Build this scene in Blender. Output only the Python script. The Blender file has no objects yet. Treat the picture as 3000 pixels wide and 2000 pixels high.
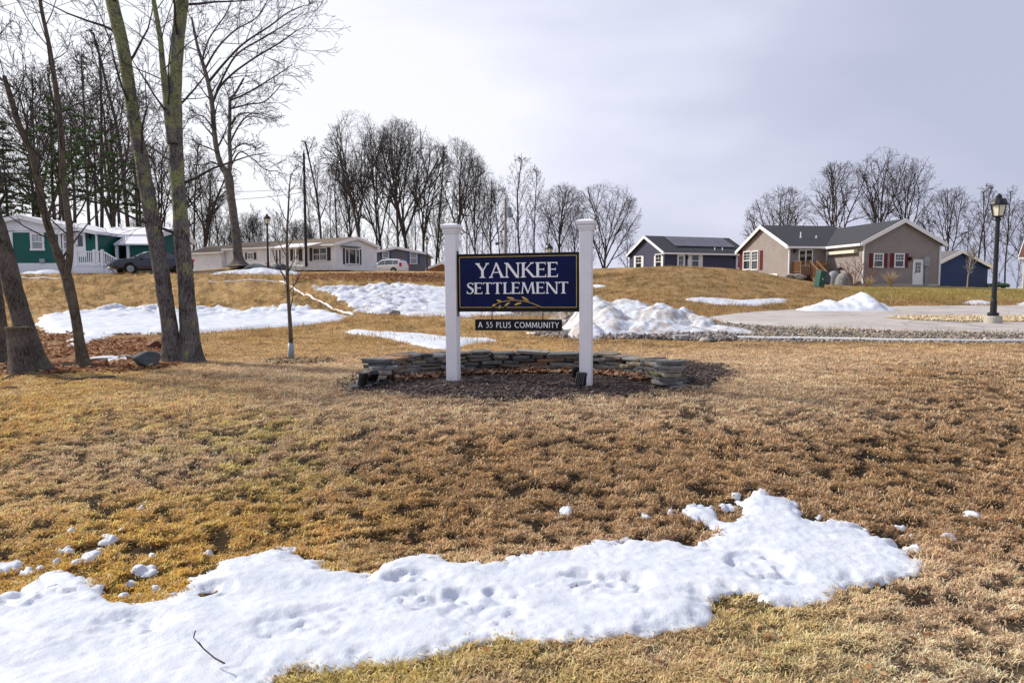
import bpy, math, random
import numpy as np
from mathutils import Vector, Matrix
PI = math.pi; R = math.radians
random.seed(7); rng = np.random.default_rng(7)
SC = bpy.context.scene; COL = SC.collection

# ------------------------------------------------------------------ camera, sky, sun, exposure
EYE = 1.6; PITCH = R(4.27); FPX = 25 / 36 * 2352          # "photo pixels" below are on a 2352 x 1568 grid
cam_d = bpy.data.cameras.new('camera'); cam = bpy.data.objects.new('camera', cam_d); COL.objects.link(cam)
cam.location = (0, 0, EYE); cam.rotation_euler = (PI / 2 - PITCH, 0, 0)
cam_d.lens = 25; cam_d.sensor_width = 36; cam_d.clip_start = 0.05; cam_d.clip_end = 3000
SC.camera = cam
SUN_AZ = math.atan2(-0.93, 0.36)      # clockwise from +Y
SUN_EL = R(37)
sdir = Vector((math.sin(SUN_AZ) * math.cos(SUN_EL), math.cos(SUN_AZ) * math.cos(SUN_EL), math.sin(SUN_EL)))
W = bpy.data.worlds.new('World'); SC.world = W; W.use_nodes = True
def world_nodes():
    t = W.node_tree; N = t.nodes; L = t.links
    bg = N['Background']; bg.inputs['Strength'].default_value = 1.02
    sky = N.new('ShaderNodeTexSky'); sky.sky_type = 'NISHITA'; sky.sun_disc = False
    sky.sun_elevation = SUN_EL; sky.sun_rotation = SUN_AZ; sky.dust_density = 3
    sk = N.new('ShaderNodeVectorMath'); sk.operation = 'SCALE'; sk.inputs['Scale'].default_value = 0.10
    L.new(sky.outputs[0], sk.inputs[0])
    tc = N.new('ShaderNodeTexCoord')
    dot = N.new('ShaderNodeVectorMath'); dot.operation = 'DOT_PRODUCT'
    g = Vector((-0.86, 0.45, -0.12)).normalized(); dot.inputs[1].default_value = g
    L.new(tc.outputs['Generated'], dot.inputs[0])
    mp = N.new('ShaderNodeMapping'); mp.inputs['Scale'].default_value = (1.1, 1.1, 3.2)
    L.new(tc.outputs['Generated'], mp.inputs[0])
    nz = N.new('ShaderNodeTexNoise'); nz.inputs['Scale'].default_value = 1.9; nz.inputs['Detail'].default_value = 6
    nz.inputs['Roughness'].default_value = 0.45
    L.new(mp.outputs[0], nz.inputs['Vector'])
    ma = N.new('ShaderNodeMath'); ma.operation = 'MULTIPLY_ADD'; ma.inputs[1].default_value = 1.0
    L.new(nz.outputs['Fac'], ma.inputs[0]); L.new(dot.outputs['Value'], ma.inputs[2])
    rp = N.new('ShaderNodeValToRGB'); e = rp.color_ramp.elements
    e[0].position = 0.36; e[0].color = (0.50, 0.525, 0.68, 1)
    e[1].position = 1.0; e[1].color = (0.93, 0.94, 1.0, 1)
    m = e.new(0.60); m.color = (0.59, 0.61, 0.765, 1)
    m = e.new(0.82); m.color = (0.77, 0.785, 0.93, 1)
    L.new(ma.outputs[0], rp.inputs[0])
    mx = N.new('ShaderNodeMix'); mx.data_type = 'RGBA'; mx.inputs['Factor'].default_value = 0.9
    L.new(sk.outputs[0], mx.inputs[6]); L.new(rp.outputs[0], mx.inputs[7])
    L.new(mx.outputs[2], bg.inputs['Color'])
world_nodes()
sun_d = bpy.data.lights.new('sun', 'SUN'); sun_d.energy = 4.3; sun_d.angle = R(3); sun_d.color = (1, 0.94, 0.85)
sun = bpy.data.objects.new('sun', sun_d); COL.objects.link(sun)
sun.rotation_euler = (-sdir).to_track_quat('-Z', 'Y').to_euler(); sun.location = (-20, 10, 30)
SC.view_settings.view_transform = 'Standard'; SC.view_settings.look = 'None'
SC.view_settings.exposure = 0.12; SC.view_settings.gamma = 1
SC.cycles.max_bounces = 6; SC.cycles.diffuse_bounces = 3; SC.cycles.glossy_bounces = 2
SC.cycles.transmission_bounces = 2; SC.cycles.use_denoising = True
if hasattr(SC.cycles, 'transparent_max_bounces'): SC.cycles.transparent_max_bounces = 4

# ------------------------------------------------------------------ pixel <-> world
CP, SP = math.cos(PITCH), math.sin(PITCH)
def kk(u, v):
    cx = (u - 1176) / FPX; cy = (784 - v) / FPX
    dy = CP + cy * SP
    return cx / dy, (-SP + cy * CP) / dy
def at(u, v, Y):
    a, b = kk(u, v); return Vector((a * Y, Y, EYE + b * Y))

# ------------------------------------------------------------------ numpy noise
def _hash(ix, iy, seed):
    h = (ix.astype(np.int64) * 374761393 + iy.astype(np.int64) * 668265263 + seed * 974634777) & 0xffffffff
    h = ((h ^ (h >> 13)) * 1274126177) & 0xffffffff
    h = h ^ (h >> 16)
    return (h & 0xffffff) / float(0xffffff)
def vnoise(x, y, seed=0):
    x = np.asarray(x, float); y = np.asarray(y, float)
    ix = np.floor(x); iy = np.floor(y); fx = x - ix; fy = y - iy
    fx = fx * fx * (3 - 2 * fx); fy = fy * fy * (3 - 2 * fy)
    a = _hash(ix, iy, seed); b = _hash(ix + 1, iy, seed); c = _hash(ix, iy + 1, seed); d = _hash(ix + 1, iy + 1, seed)
    return (a + (b - a) * fx) * (1 - fy) + (c + (d - c) * fx) * fy
def fbm(x, y, f, oct=4, seed=0, g=0.5):
    s = 0; a = 1; t = 0
    for i in range(oct):
        s = s + a * (vnoise(x * f + 17.3 * i, y * f - 9.1 * i, seed + i) - 0.5); t += a; a *= g; f *= 2.03
    return s / t * 2
def sstep(a, b, x):
    t = np.clip((x - a) / (b - a), 0, 1); return t * t * (3 - 2 * t)

# ------------------------------------------------------------------ terrain height
TU = [-900, -300, 100, 400, 668, 900, 1176, 1400, 1540, 1700, 1900, 2100, 2352, 2900]
TY = [1.5, 3, 4, 5, 6, 7, 8.3, 10, 12, 14, 17, 20, 25, 30, 36, 42, 48, 55, 65, 80, 110, 200, 700]
TZ = {
 -900: [0,0,.02,.1,.2,.3,.38,.44,.42,.42,.45,.5,.6,.9,1.5,2.2,2.45,2.6,2.7,2.9,3.0,3,0],
 -300: [0,0,.02,.1,.2,.3,.38,.44,.40,.38,.42,.46,.56,.85,1.5,2.25,2.48,2.6,2.7,2.9,3.0,3,0],
 100:  [0,0,.02,.12,.22,.31,.39,.45,.36,.36,.42,.46,.56,.85,1.53,2.27,2.46,2.55,2.7,2.9,3.0,3,0],
 400:  [0,0,.02,.12,.22,.31,.39,.46,.44,.46,.47,.46,.48,.75,1.47,2.30,2.50,2.62,2.8,3.0,3.2,3,0],
 668:  [0,0,.01,.12,.24,.34,.42,.45,.44,.42,.44,.45,.48,.81,1.47,2.17,2.58,2.88,3.2,3.35,3.4,3,0],
 900:  [0,0,0,.12,.27,.38,.45,.45,.42,.42,.44,.51,.59,.81,1.38,1.91,2.28,2.75,3.15,3.2,3.3,3,0],
 1176: [0,0,0,.12,.28,.40,.46,.49,.47,.44,.41,.44,.48,.50,.76,1.30,1.95,2.65,3.1,3.2,3.2,3,0],
 1400: [0,0,0,.12,.28,.40,.47,.51,.53,.52,.48,.46,.56,.68,1.09,1.78,2.48,3.12,3.3,3.2,3.2,3,0],
 1540: [0,0,0,.12,.28,.40,.48,.53,.55,.54,.52,.54,.64,.81,1.38,2.17,2.96,3.25,3.2,3.1,3.0,2,-2],
 1700: [0,0,0,.11,.27,.39,.48,.54,.57,.55,.60,.66,.68,.755,1.03,1.78,2.68,3.0,3.0,2.9,2.8,1,-3],
 1900: [0,0,0,.10,.25,.38,.47,.54,.59,.56,.60,.645,.71,.755,.94,1.34,1.66,1.94,2.1,2.1,2,0,-4],
 2100: [0,0,0,.08,.22,.36,.46,.54,.59,.565,.60,.65,.71,.79,.94,1.19,1.5,1.77,1.85,1.8,1.3,-2,-4],
 2352: [0,0,-.02,.04,.17,.31,.43,.53,.585,.55,.57,.60,.68,.755,.87,1.06,1.3,1.54,1.55,1.2,0,-3,-5],
 2900: [0,-.02,-.04,.0,.1,.2,.35,.48,.55,.55,.57,.60,.68,.755,.87,1.06,1.3,1.5,1.4,1.0,-1,-4,-5]}
def herm(xs, ys, xq):
    xs = np.asarray(xs, float); ys = np.asarray(ys, float)
    dx = np.diff(xs); dl = np.diff(ys, axis=0) / dx.reshape((-1,) + (1,) * (ys.ndim - 1))
    m = np.zeros_like(ys); m[1:-1] = (dl[1:] + dl[:-1]) * 0.5
    m[1:-1] = np.where(dl[1:] * dl[:-1] <= 0, m[1:-1] * 0.35, m[1:-1]); m[0] = dl[0]; m[-1] = dl[-1]
    i = np.clip(np.searchsorted(xs, xq) - 1, 0, len(xs) - 2)
    h = dx[i]; t = (xq - xs[i]) / h
    if ys.ndim > 1: t = t[:, None]; h = h[:, None]
    return (2*t**3 - 3*t**2 + 1) * ys[i] + (t**3 - 2*t**2 + t) * h * m[i] + (-2*t**3 + 3*t**2) * ys[i+1] + (t**3 - t**2) * h * m[i+1]
_tab = np.array([TZ[u] for u in TU]).T                       # rows Y, cols U
_ly = np.linspace(math.log(1.5), math.log(700), 500); _su = np.linspace(-900, 2900, 500)
_den = herm(np.log(TY), _tab, _ly); _den = herm(TU, _den.T, _su).T
BUMPS = [(580, 60, 0.50, 5.5, 5), (1545, 9.7, .06, .5, .5), (1250, 20, .0, 1, 1), (1030, 12.4, .07, 1.2, .7)]
BW = [((b[0] - 1176) / FPX * b[1], b[1], b[2], b[3], b[4]) for b in BUMPS]
def Zs(x, y):
    x = np.asarray(x, float); y = np.asarray(y, float)
    s = np.clip(x / np.maximum(y, 3.0) * FPX + 1176, -900, 2900)
    l = np.log(np.clip(y, 1.5, 700))
    fi = np.clip((l - _ly[0]) / (_ly[1] - _ly[0]), 0, 498.999); fj = np.clip((s + 900) / (_su[1] - _su[0]), 0, 498.999)
    i = fi.astype(int); j = fj.astype(int); a = fi - i; b = fj - j
    z = (_den[i, j] * (1-a) + _den[i+1, j] * a) * (1-b) + (_den[i, j+1] * (1-a) + _den[i+1, j+1] * a) * b
    for bx, by, h, rx, ry in BW:
        z = z + h * np.exp(-((x - bx) / rx) ** 2 - ((y - by) / ry) ** 2)
    return z
def inpoly(x, y, P):
    x = np.asarray(x, float); y = np.asarray(y, float); r = np.zeros(x.shape, bool); n = len(P)
    for k in range(n):
        x0, y0 = P[k]; x1, y1 = P[(k + 1) % n]
        if y0 == y1: continue
        c = ((y0 > y) != (y1 > y)) & (x < (x1 - x0) * (y - y0) / (y1 - y0) + x0); r ^= c
    return r
def sdist(x, y, P):
    x = np.asarray(x, float); y = np.asarray(y, float); d = np.full(x.shape, 1e9); n = len(P)
    for k in range(n):
        ax, ay = P[k]; bx, by = P[(k + 1) % n]; ex, ey = bx - ax, by - ay; q = ex * ex + ey * ey + 1e-12
        t = np.clip(((x - ax) * ex + (y - ay) * ey) / q, 0, 1)
        d = np.minimum(d, (x - ax - t * ex) ** 2 + (y - ay - t * ey) ** 2)
    d = np.sqrt(d); return np.where(inpoly(x, y, P), d, -d)
_Ys = np.geomspace(1.6, 160, 4000)
def G(u, v, ymin=1.6):
    """where the ray through a photo pixel meets the smooth ground"""
    a, b = kk(u, v)
    Y = _Ys[_Ys >= ymin]; below = (EYE + b * Y) <= Zs(a * Y, Y)
    i = int(np.argmax(below)) if below.any() else len(Y) - 1
    Yh = Y[i]; return (a * Yh, Yh)
def GP(pts): return [G(u, v) for u, v in pts]

# ground regions (outlines traced on the ground)
ROAD = GP([(1636,733),(1642,726),(1700,719),(1800,712),(1920,707),(2050,704),(2200,702),(2480,700),(2700,702),(2700,770),(2352,763),(2150,760),(2000,757),(1850,752),(1740,746),(1680,741)])
ISLAND = GP([(2042,731),(2080,727.5),(2200,726.5),(2352,727),(2520,730),(2520,739),(2352,740.5),(2200,740),(2110,737),(2060,733.5)])
GRAVEL = GP([(1225,757),(1290,738),(1400,732),(1560,740),(1690,742),(1850,755),(2000,760),(2352,766),(2700,772),(2700,792),(2352,789),(2100,787),(1900,786),(1700,783),(1500,780),(1330,777),(1240,772)])
GRAVEL2 = GP([(1090,722),(1130,716),(1290,716),(1290,728),(1200,730),(1110,728)])
SPUR = GP([(1258,741),(1272,725),(1288,715),(1330,713),(1340,728),(1300,741)])
MULCH = GP([(785,893),(800,872),(850,850),(1000,850),(1200,846),(1500,846),(1580,826),(1650,838),(1690,856),(1650,872),(1580,892),(1480,905),(1300,914),(1150,916),(1000,908),(880,900)])
MULCH2 = GP([(618,830),(640,822),(690,820),(740,822),(760,828),(700,834),(640,835)])
LEAFY = GP([(-100,860),(-100,770),(60,765),(200,765),(300,772),(372,770),(372,835),(300,845),(120,850)])
LEAFY2 = GP([(690,645),(700,632),(860,628),(1030,628),(1030,646),(900,646)])
NEARBED = MULCH
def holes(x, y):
    """hollows between the matted tufts, painted dark as soil and shade, strongest on the slope below the sign"""
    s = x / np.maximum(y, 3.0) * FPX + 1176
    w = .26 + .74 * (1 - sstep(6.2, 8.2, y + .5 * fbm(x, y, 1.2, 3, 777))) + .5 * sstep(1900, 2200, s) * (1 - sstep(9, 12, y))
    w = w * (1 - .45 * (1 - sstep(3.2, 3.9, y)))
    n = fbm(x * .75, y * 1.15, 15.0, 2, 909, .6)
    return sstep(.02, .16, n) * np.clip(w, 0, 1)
def lumps(x, y):
    """matted turf relief, quiet under the road"""
    near = 1 - sstep(9, 18, y)
    hb = holes(x, y)
    a = (0.022 * fbm(x, y, 3.0, 3, 3) - .020 * hb) * near + 0.010 * fbm(x, y, 19., 2, 9) * near
    mid = sstep(9, 18, y) * (1 - sstep(60, 90, y))
    a = a + mid * (0.035 * fbm(x, y, 1.5, 4, 21, .6))
    s = x / np.maximum(y, 3.0) * FPX + 1176
    bank = sstep(23, 30, y) * (1 - sstep(42, 46, y)) * (1 - sstep(900, 1100, s))
    a = a + bank * 0.30 * fbm(x, y, 2.1, 4, 33, .6)
    return a
_rb = (min(p[0] for p in ROAD) - 1, max(p[0] for p in ROAD) + 1, min(p[1] for p in ROAD) - 1, max(p[1] for p in ROAD) + 1)
def Z(x, y):
    x = np.asarray(x, float); y = np.asarray(y, float)
    sh = x.shape; x1 = x.ravel(); y1 = y.ravel(); l = lumps(x1, y1)
    m = (x1 > _rb[0]) & (x1 < _rb[1]) & (y1 > _rb[2]) & (y1 < _rb[3])
    if m.any():
        d = sdist(x1[m], y1[m], ROAD); q = 1 - sstep(-0.6, 0.0, d)
        l[m] = l[m] * q - 0.03 * (1 - q)
    return (Zs(x1, y1) + l).reshape(sh)
def zg(x, y): return float(Z(np.array([x]), np.array([y]))[0])
def gp(u, v, ymin=1.6):
    x, y = G(u, v, ymin); return Vector((x, y, zg(x, y)))

# ------------------------------------------------------------------ objects
def props(o, label=None, cat=None, group=None, kind=None):
    if label: o['label'] = label
    if cat: o['category'] = cat
    if group: o['group'] = group
    if kind: o['kind'] = kind
    return o
def thing(name, label, cat, loc=(0, 0, 0), rz=0, group=None):
    o = bpy.data.objects.new(name, None); o.empty_display_size = .2; COL.objects.link(o)
    o.location = loc; o.rotation_euler = (0, 0, rz); return props(o, label, cat, group)
def copy_tree(o, parent=None):
    c = o.copy(); COL.objects.link(c); c.parent = parent
    for ch in list(KIDS.get(o.name, [])):
        k = copy_tree(ch, c); KIDS.setdefault(c.name, []).append(k)
    return c
KIDS = {}
def link(name, me, mats, parent=None):
    o = bpy.data.objects.new(name, me); COL.objects.link(o)
    for m in (mats if isinstance(mats, (list, tuple)) else [mats]): me.materials.append(m)
    if parent is not None: o.parent = parent; KIDS.setdefault(parent.name, []).append(o)
    return o
class MB:
    def __init__(s): s.v = []; s.f = []; s.mi = []; s.col = []; s.cur = None
    def add(s, vs, fs, mi=0, col=None):
        b = len(s.v); s.v += [tuple(p) for p in vs]; s.f += [tuple(i + b for i in f) for f in fs]; s.mi += [mi] * len(fs)
        if col is not None: s.col += [col] * len(vs)
        return s
    def box(s, x0, x1, y0, y1, z0, z1, mi=0, M=None):
        vs = [(x0,y0,z0),(x1,y0,z0),(x1,y1,z0),(x0,y1,z0),(x0,y0,z1),(x1,y0,z1),(x1,y1,z1),(x0,y1,z1)]
        if M: vs = [M @ Vector(p) for p in vs]
        return s.add(vs, [(3,2,1,0),(4,5,6,7),(0,1,5,4),(1,2,6,5),(2,3,7,6),(3,0,4,7)], mi)
    def prism(s, poly, d, mi=0, M=None):          # poly 3D list, extruded by vector d
        n = len(poly); d = Vector(d); a = [Vector(p) for p in poly]; b = [p + d for p in a]; vs = a + b
        if M: vs = [M @ p for p in vs]
        fs = [tuple(range(n - 1, -1, -1)), tuple(range(n, 2 * n))] + [(i, (i+1) % n, n + (i+1) % n, n + i) for i in range(n)]
        return s.add(vs, fs, mi)
    def tube(s, pts, rad, n=6, mi=0, cap=True):
        pts = [Vector(p) for p in pts]; m = len(pts)
        if not isinstance(rad, (list, tuple)): rad = [rad] * m
        vs = []; t0 = (pts[1] - pts[0]).normalized()
        a = t0.orthogonal().normalized()
        for i in range(m):
            t = (pts[min(i+1, m-1)] - pts[max(i-1, 0)]).normalized()
            a = (a - t * a.dot(t)).normalized(); b = t.cross(a)
            for k in range(n):
                w = 2 * PI * k / n; vs.append(pts[i] + (a * math.cos(w) + b * math.sin(w)) * rad[i])
        fs = [(i*n+k, i*n+(k+1) % n, (i+1)*n+(k+1) % n, (i+1)*n+k) for i in range(m-1) for k in range(n)]
        if cap: fs += [tuple(range(n-1, -1, -1)), tuple((m-1)*n + k for k in range(n))]
        return s.add(vs, fs, mi)
    def lathe(s, prof, n=16, c=(0, 0, 0), mi=0, rot=0, sq=False):
        vs = []; m = len(prof)
        for r, z in prof:
            for k in range(n):
                w = 2 * PI * (k + rot) / n; vs.append((c[0] + r * math.cos(w), c[1] + r * math.sin(w), c[2] + z))
        fs = [(i*n+k, i*n+(k+1) % n, (i+1)*n+(k+1) % n, (i+1)*n+k) for i in range(m-1) for k in range(n)]
        fs += [tuple(range(n-1, -1, -1)), tuple((m-1)*n + k for k in range(n))]
        return s.add(vs, fs, mi)
    def build(s, name, mats, parent=None, smooth=False, bevel=0):
        me = bpy.data.meshes.new(name); me.from_pydata(s.v, [], s.f)
        if any(s.mi): me.polygons.foreach_set('material_index', s.mi)
        if smooth: me.polygons.foreach_set('use_smooth', [True] * len(me.polygons))
        if s.col:
            at_ = me.color_attributes.new('tint', 'FLOAT_COLOR', 'POINT')
            at_.data.foreach_set('color', np.array([(*c, 1) for c in s.col], np.float32).ravel())
        o = link(name, me, mats, parent)
        if bevel:
            b = o.modifiers.new('bevel', 'BEVEL'); b.width = bevel; b.segments = 2; b.limit_method = 'ANGLE'
        me.update(); return o
def np_mesh(name, V, F, mats, parent=None, col=None, smooth=False):
    """V (n,3); F (m,k) all of k corners, or a list of such arrays"""
    me = bpy.data.meshes.new(name); Fs = F if isinstance(F, list) else [F]
    me.vertices.add(len(V)); me.vertices.foreach_set('co', np.ascontiguousarray(V, np.float32).ravel())
    tot = sum(f.size for f in Fs); npoly = sum(len(f) for f in Fs)
    me.loops.add(tot); me.loops.foreach_set('vertex_index', np.concatenate([f.ravel() for f in Fs]).astype(np.int32))
    me.polygons.add(npoly)
    st = []; o = 0
    for f in Fs: st.append(o + np.arange(len(f)) * f.shape[1]); o += f.size
    me.polygons.foreach_set('loop_start', np.concatenate(st).astype(np.int32))
    me.update(calc_edges=True)
    if smooth: me.polygons.foreach_set('use_smooth', np.ones(npoly, bool))
    if col is not None:
        c = np.ones((len(V), 4), np.float32); c[:, :3] = col
        a = me.color_attributes.new('tint', 'FLOAT_COLOR', 'POINT'); a.data.foreach_set('color', c.ravel())
    return link(name, me, mats, parent)

# ------------------------------------------------------------------ materials
def newmat(name):
    m = bpy.data.materials.new(name); m.use_nodes = True
    return m, m.node_tree.nodes, m.node_tree.links, m.node_tree.nodes['Principled BSDF']
def tex(N, L, kind, scale, detail=4, rough=.6, coord='Object', mscale=None):
    tc = N.new('ShaderNodeTexCoord'); n = N.new('ShaderNodeTexNoise' if kind == 'noise' else 'ShaderNodeTexVoronoi')
    n.inputs['Scale'].default_value = scale
    if kind == 'noise': n.inputs['Detail'].default_value = detail; n.inputs['Roughness'].default_value = rough
    src = tc.outputs[coord]
    if mscale:
        mp = N.new('ShaderNodeMapping'); mp.inputs['Scale'].default_value = mscale; L.new(src, mp.inputs[0]); src = mp.outputs[0]
    L.new(src, n.inputs['Vector']); return n
def ramp(N, L, src, stops):
    r = N.new('ShaderNodeValToRGB'); e = r.color_ramp.elements
    e[0].position, e[0].color = stops[0][0], (*stops[0][1], 1); e[1].position, e[1].color = stops[-1][0], (*stops[-1][1], 1)
    for p, c in stops[1:-1]: x = e.new(p); x.color = (*c, 1)
    L.new(src, r.inputs[0]); return r
def bump(N, L, b, src, strength, dist=.01, prev=None):
    n = N.new('ShaderNodeBump'); n.inputs['Strength'].default_value = strength; n.inputs['Distance'].default_value = dist
    L.new(src, n.inputs['Height'])
    if prev: L.new(prev.outputs[0], n.inputs['Normal'])
    L.new(n.outputs[0], b.inputs['Normal']); return n
def plain(name, c, rough=.6, var=.12, scale=12, bmp=0, metal=0, spec=.4):
    m, N, L, b = newmat(name)
    n = tex(N, L, 'noise', scale, 5)
    lo = tuple(x * (1 - var) for x in c); hi = tuple(min(1, x * (1 + var)) for x in c)
    r = ramp(N, L, n.outputs['Fac'], [(.3, lo), (.7, hi)]); L.new(r.outputs[0], b.inputs['Base Color'])
    b.inputs['Roughness'].default_value = rough; b.inputs['Metallic'].default_value = metal
    b.inputs['Specular IOR Level'].default_value = spec
    if bmp: bump(N, L, b, n.outputs['Fac'], bmp, .01)
    return m
def tinted(name, scale=40, var=.35, rough=.9, bmp=.4, dist=.02, scale2=None, trans=0):
    m, N, L, b = newmat(name)
    a = N.new('ShaderNodeAttribute'); a.attribute_name = 'tint'
    n = tex(N, L, 'noise', scale, 6, .65)
    r = ramp(N, L, n.outputs['Fac'], [(.3, (1-var,)*3), (.7, (1+var,)*3)])
    mx = N.new('ShaderNodeMix'); mx.data_type = 'RGBA'; mx.blend_type = 'MULTIPLY'; mx.inputs['Factor'].default_value = 1
    L.new(a.outputs['Color'], mx.inputs[6]); L.new(r.outputs[0], mx.inputs[7]); L.new(mx.outputs[2], b.inputs['Base Color'])
    b.inputs['Roughness'].default_value = rough; b.inputs['Specular IOR Level'].default_value = .15
    if bmp:
        p = bump(N, L, b, n.outputs['Fac'], bmp, dist)
        if scale2:
            n2 = tex(N, L, 'noise', scale2, 5, .6); bump(N, L, b, n2.outputs['Fac'], bmp, dist * 6, p)
    if trans:
        t = N.new('ShaderNodeBsdfTranslucent'); L.new(mx.outputs[2], t.inputs[0])
        s = N.new('ShaderNodeMixShader'); s.inputs[0].default_value = trans; o = N['Material Output']
        L.new(b.outputs[0], s.inputs[1]); L.new(t.outputs[0], s.inputs[2]); L.new(s.outputs[0], o.inputs[0])
    return m
def siding(name, c, course=.13, depth=.7, groove=.52):
    m, N, L, b = newmat(name)
    tc = N.new('ShaderNodeTexCoord'); sp = N.new('ShaderNodeSeparateXYZ'); L.new(tc.outputs['Object'], sp.inputs[0])
    d = N.new('ShaderNodeMath'); d.operation = 'DIVIDE'; d.inputs[1].default_value = course; L.new(sp.outputs['Z'], d.inputs[0])
    fr = N.new('ShaderNodeMath'); fr.operation = 'FRACT'; L.new(d.outputs[0], fr.inputs[0])
    n = tex(N, L, 'noise', 1.3, 5); v = ramp(N, L, n.outputs['Fac'], [(.3, tuple(x*.9 for x in c)), (.7, tuple(min(1, x*1.08) for x in c))])
    g = ramp(N, L, fr.outputs[0], [(0, (groove,)*3), (.10, (groove + .1,)*3), (.2, (1,)*3), (1, (1,)*3)])
    mx = N.new('ShaderNodeMix'); mx.data_type = 'RGBA'; mx.blend_type = 'MULTIPLY'; mx.inputs['Factor'].default_value = 1
    L.new(v.outputs[0], mx.inputs[6]); L.new(g.outputs[0], mx.inputs[7]); L.new(mx.outputs[2], b.inputs['Base Color'])
    b.inputs['Roughness'].default_value = .55; b.inputs['Specular IOR Level'].default_value = .3
    iv = N.new('ShaderNodeMath'); iv.operation = 'SUBTRACT'; iv.inputs[0].default_value = 1; L.new(fr.outputs[0], iv.inputs[1])
    bump(N, L, b, iv.outputs[0], depth, .02); return m
def bark_mat(name, dark, light, lichen=None, amount=.55, scale=1., bstr=1.0, rise=0.0):
    m, N, L, b = newmat(name)
    n = tex(N, L, 'noise', 42 * scale, 8, .75, mscale=(1, 1, .26)); nb = tex(N, L, 'noise', 3 * scale, 3, .5)
    ad = N.new('ShaderNodeMath'); ad.operation = 'MULTIPLY_ADD'; ad.inputs[1].default_value = .35; L.new(nb.outputs['Fac'], ad.inputs[0]); L.new(n.outputs['Fac'], ad.inputs[2])
    r = ramp(N, L, ad.outputs[0], [(.54, dark), (.66, tuple((x + y) * .5 for x, y in zip(dark, light))), (.80, light)])
    out = r.outputs[0]
    if lichen:
        n2 = tex(N, L, 'noise', 3.4 * scale, 8, .70, mscale=(1, 1, .8)); src = n2.outputs['Fac']
        if rise:
            tc = N.new('ShaderNodeTexCoord'); sp = N.new('ShaderNodeSeparateXYZ'); L.new(tc.outputs['Object'], sp.inputs[0])
            q = N.new('ShaderNodeMath'); q.operation = 'MULTIPLY_ADD'; q.inputs[1].default_value = rise; L.new(sp.outputs['Z'], q.inputs[0]); L.new(src, q.inputs[2]); src = q.outputs[0]
        k = ramp(N, L, src, [(amount - .025, (0, 0, 0)), (amount + .035, (.9, .9, .9))])
        n3 = tex(N, L, 'noise', 38 * scale, 5, .7); lc = ramp(N, L, n3.outputs['Fac'], [(.36, tuple(x*.25 for x in lichen)), (.52, tuple(x*.8 for x in lichen)), (.66, tuple(min(1, x*1.25) for x in lichen))])
        mx = N.new('ShaderNodeMix'); mx.data_type = 'RGBA'; L.new(k.outputs[0], mx.inputs['Factor'])
        L.new(out, mx.inputs[6]); L.new(lc.outputs[0], mx.inputs[7]); out = mx.outputs[2]
    L.new(out, b.inputs['Base Color']); b.inputs['Roughness'].default_value = .95; b.inputs['Specular IOR Level'].default_value = .1
    bump(N, L, b, n.outputs['Fac'], bstr, .035); return m
M = {}
M['ground'] = tinted('ground', 26, .45, .95, .8, .03, 5)
M['blade'] = tinted('blade', 3, .12, .8, 0, trans=.3)
M['leaf'] = tinted('leaf', 12, .2, .7, 0, trans=.2)
M['stone_tint'] = tinted('stone_tint', 14, .35, .85, .7, .02)
M['chip'] = tinted('chip', 30, .3, .9, 0)
def snow_mat(name, dirt=0.0):
    m, N, L, b = newmat(name)
    n = tex(N, L, 'noise', 60, 5, .7); n2 = tex(N, L, 'noise', 5, 6, .6); nd = tex(N, L, 'noise', 46, 3, .6)
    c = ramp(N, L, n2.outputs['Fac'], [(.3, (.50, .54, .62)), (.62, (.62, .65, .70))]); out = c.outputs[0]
    if dirt:
        n3 = tex(N, L, 'noise', 2.2, 8, .72)
        k = ramp(N, L, n3.outputs['Fac'], [(.60 - dirt * .2, (0, 0, 0)), (.72 - dirt * .18, (.9, .9, .9))])
        mx = N.new('ShaderNodeMix'); mx.data_type = 'RGBA'; mx.inputs[7].default_value = (.34, .29, .25, 1)
        L.new(k.outputs[0], mx.inputs['Factor']); L.new(out, mx.inputs[6]); out = mx.outputs[2]
    kd = ramp(N, L, nd.outputs['Fac'], [(.71, (0, 0, 0)), (.76, (1, 1, 1))]); mq = N.new('ShaderNodeMix'); mq.data_type = 'RGBA'; mq.inputs[7].default_value = (.30, .25, .20, 1); L.new(kd.outputs[0], mq.inputs['Factor']); L.new(out, mq.inputs[6]); out = mq.outputs[2]
    L.new(out, b.inputs['Base Color'])
    b.inputs['Roughness'].default_value = .55; b.inputs['Specular IOR Level'].default_value = .3
    p = bump(N, L, b, n.outputs['Fac'], .6, .008); bump(N, L, b, n2.outputs['Fac'], .25, .03, p); return m
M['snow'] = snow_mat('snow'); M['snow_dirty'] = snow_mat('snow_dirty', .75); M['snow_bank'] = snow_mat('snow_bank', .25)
M['bark_twin'] = bark_mat('bark_twin', (.030, .026, .025), (.27, .245, .23), (.40, .42, .19), .635, 1.3, 1.0, .040)
M['bark_slim'] = bark_mat('bark_slim', (.07, .055, .04), (.21, .175, .13), (.25, .27, .15), .60, 1.5, .8)
M['bark_dark'] = bark_mat('bark_dark', (.045, .038, .033), (.22, .19, .16), (.24, .25, .13), .60, 1.4, .9)
M['bark_far'] = bark_mat('bark_far', (.035, .029, .026), (.11, .092, .080), None, .5, .3, .3)
M['twig'] = plain('twig', (.055, .042, .038), .9, .25, 1)
M['twig_mid'] = plain('twig_mid', (.05, .04, .036), .9, .25, 1)
M['needles'] = tinted('needles', 2, .25, .8, 0, trans=.15)
M['white'] = plain('white', (.80, .80, .80), .45, .04, 3)
M['vinyl'] = plain('vinyl', (.80, .80, .83), .42, .05, 9, .1)
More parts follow.
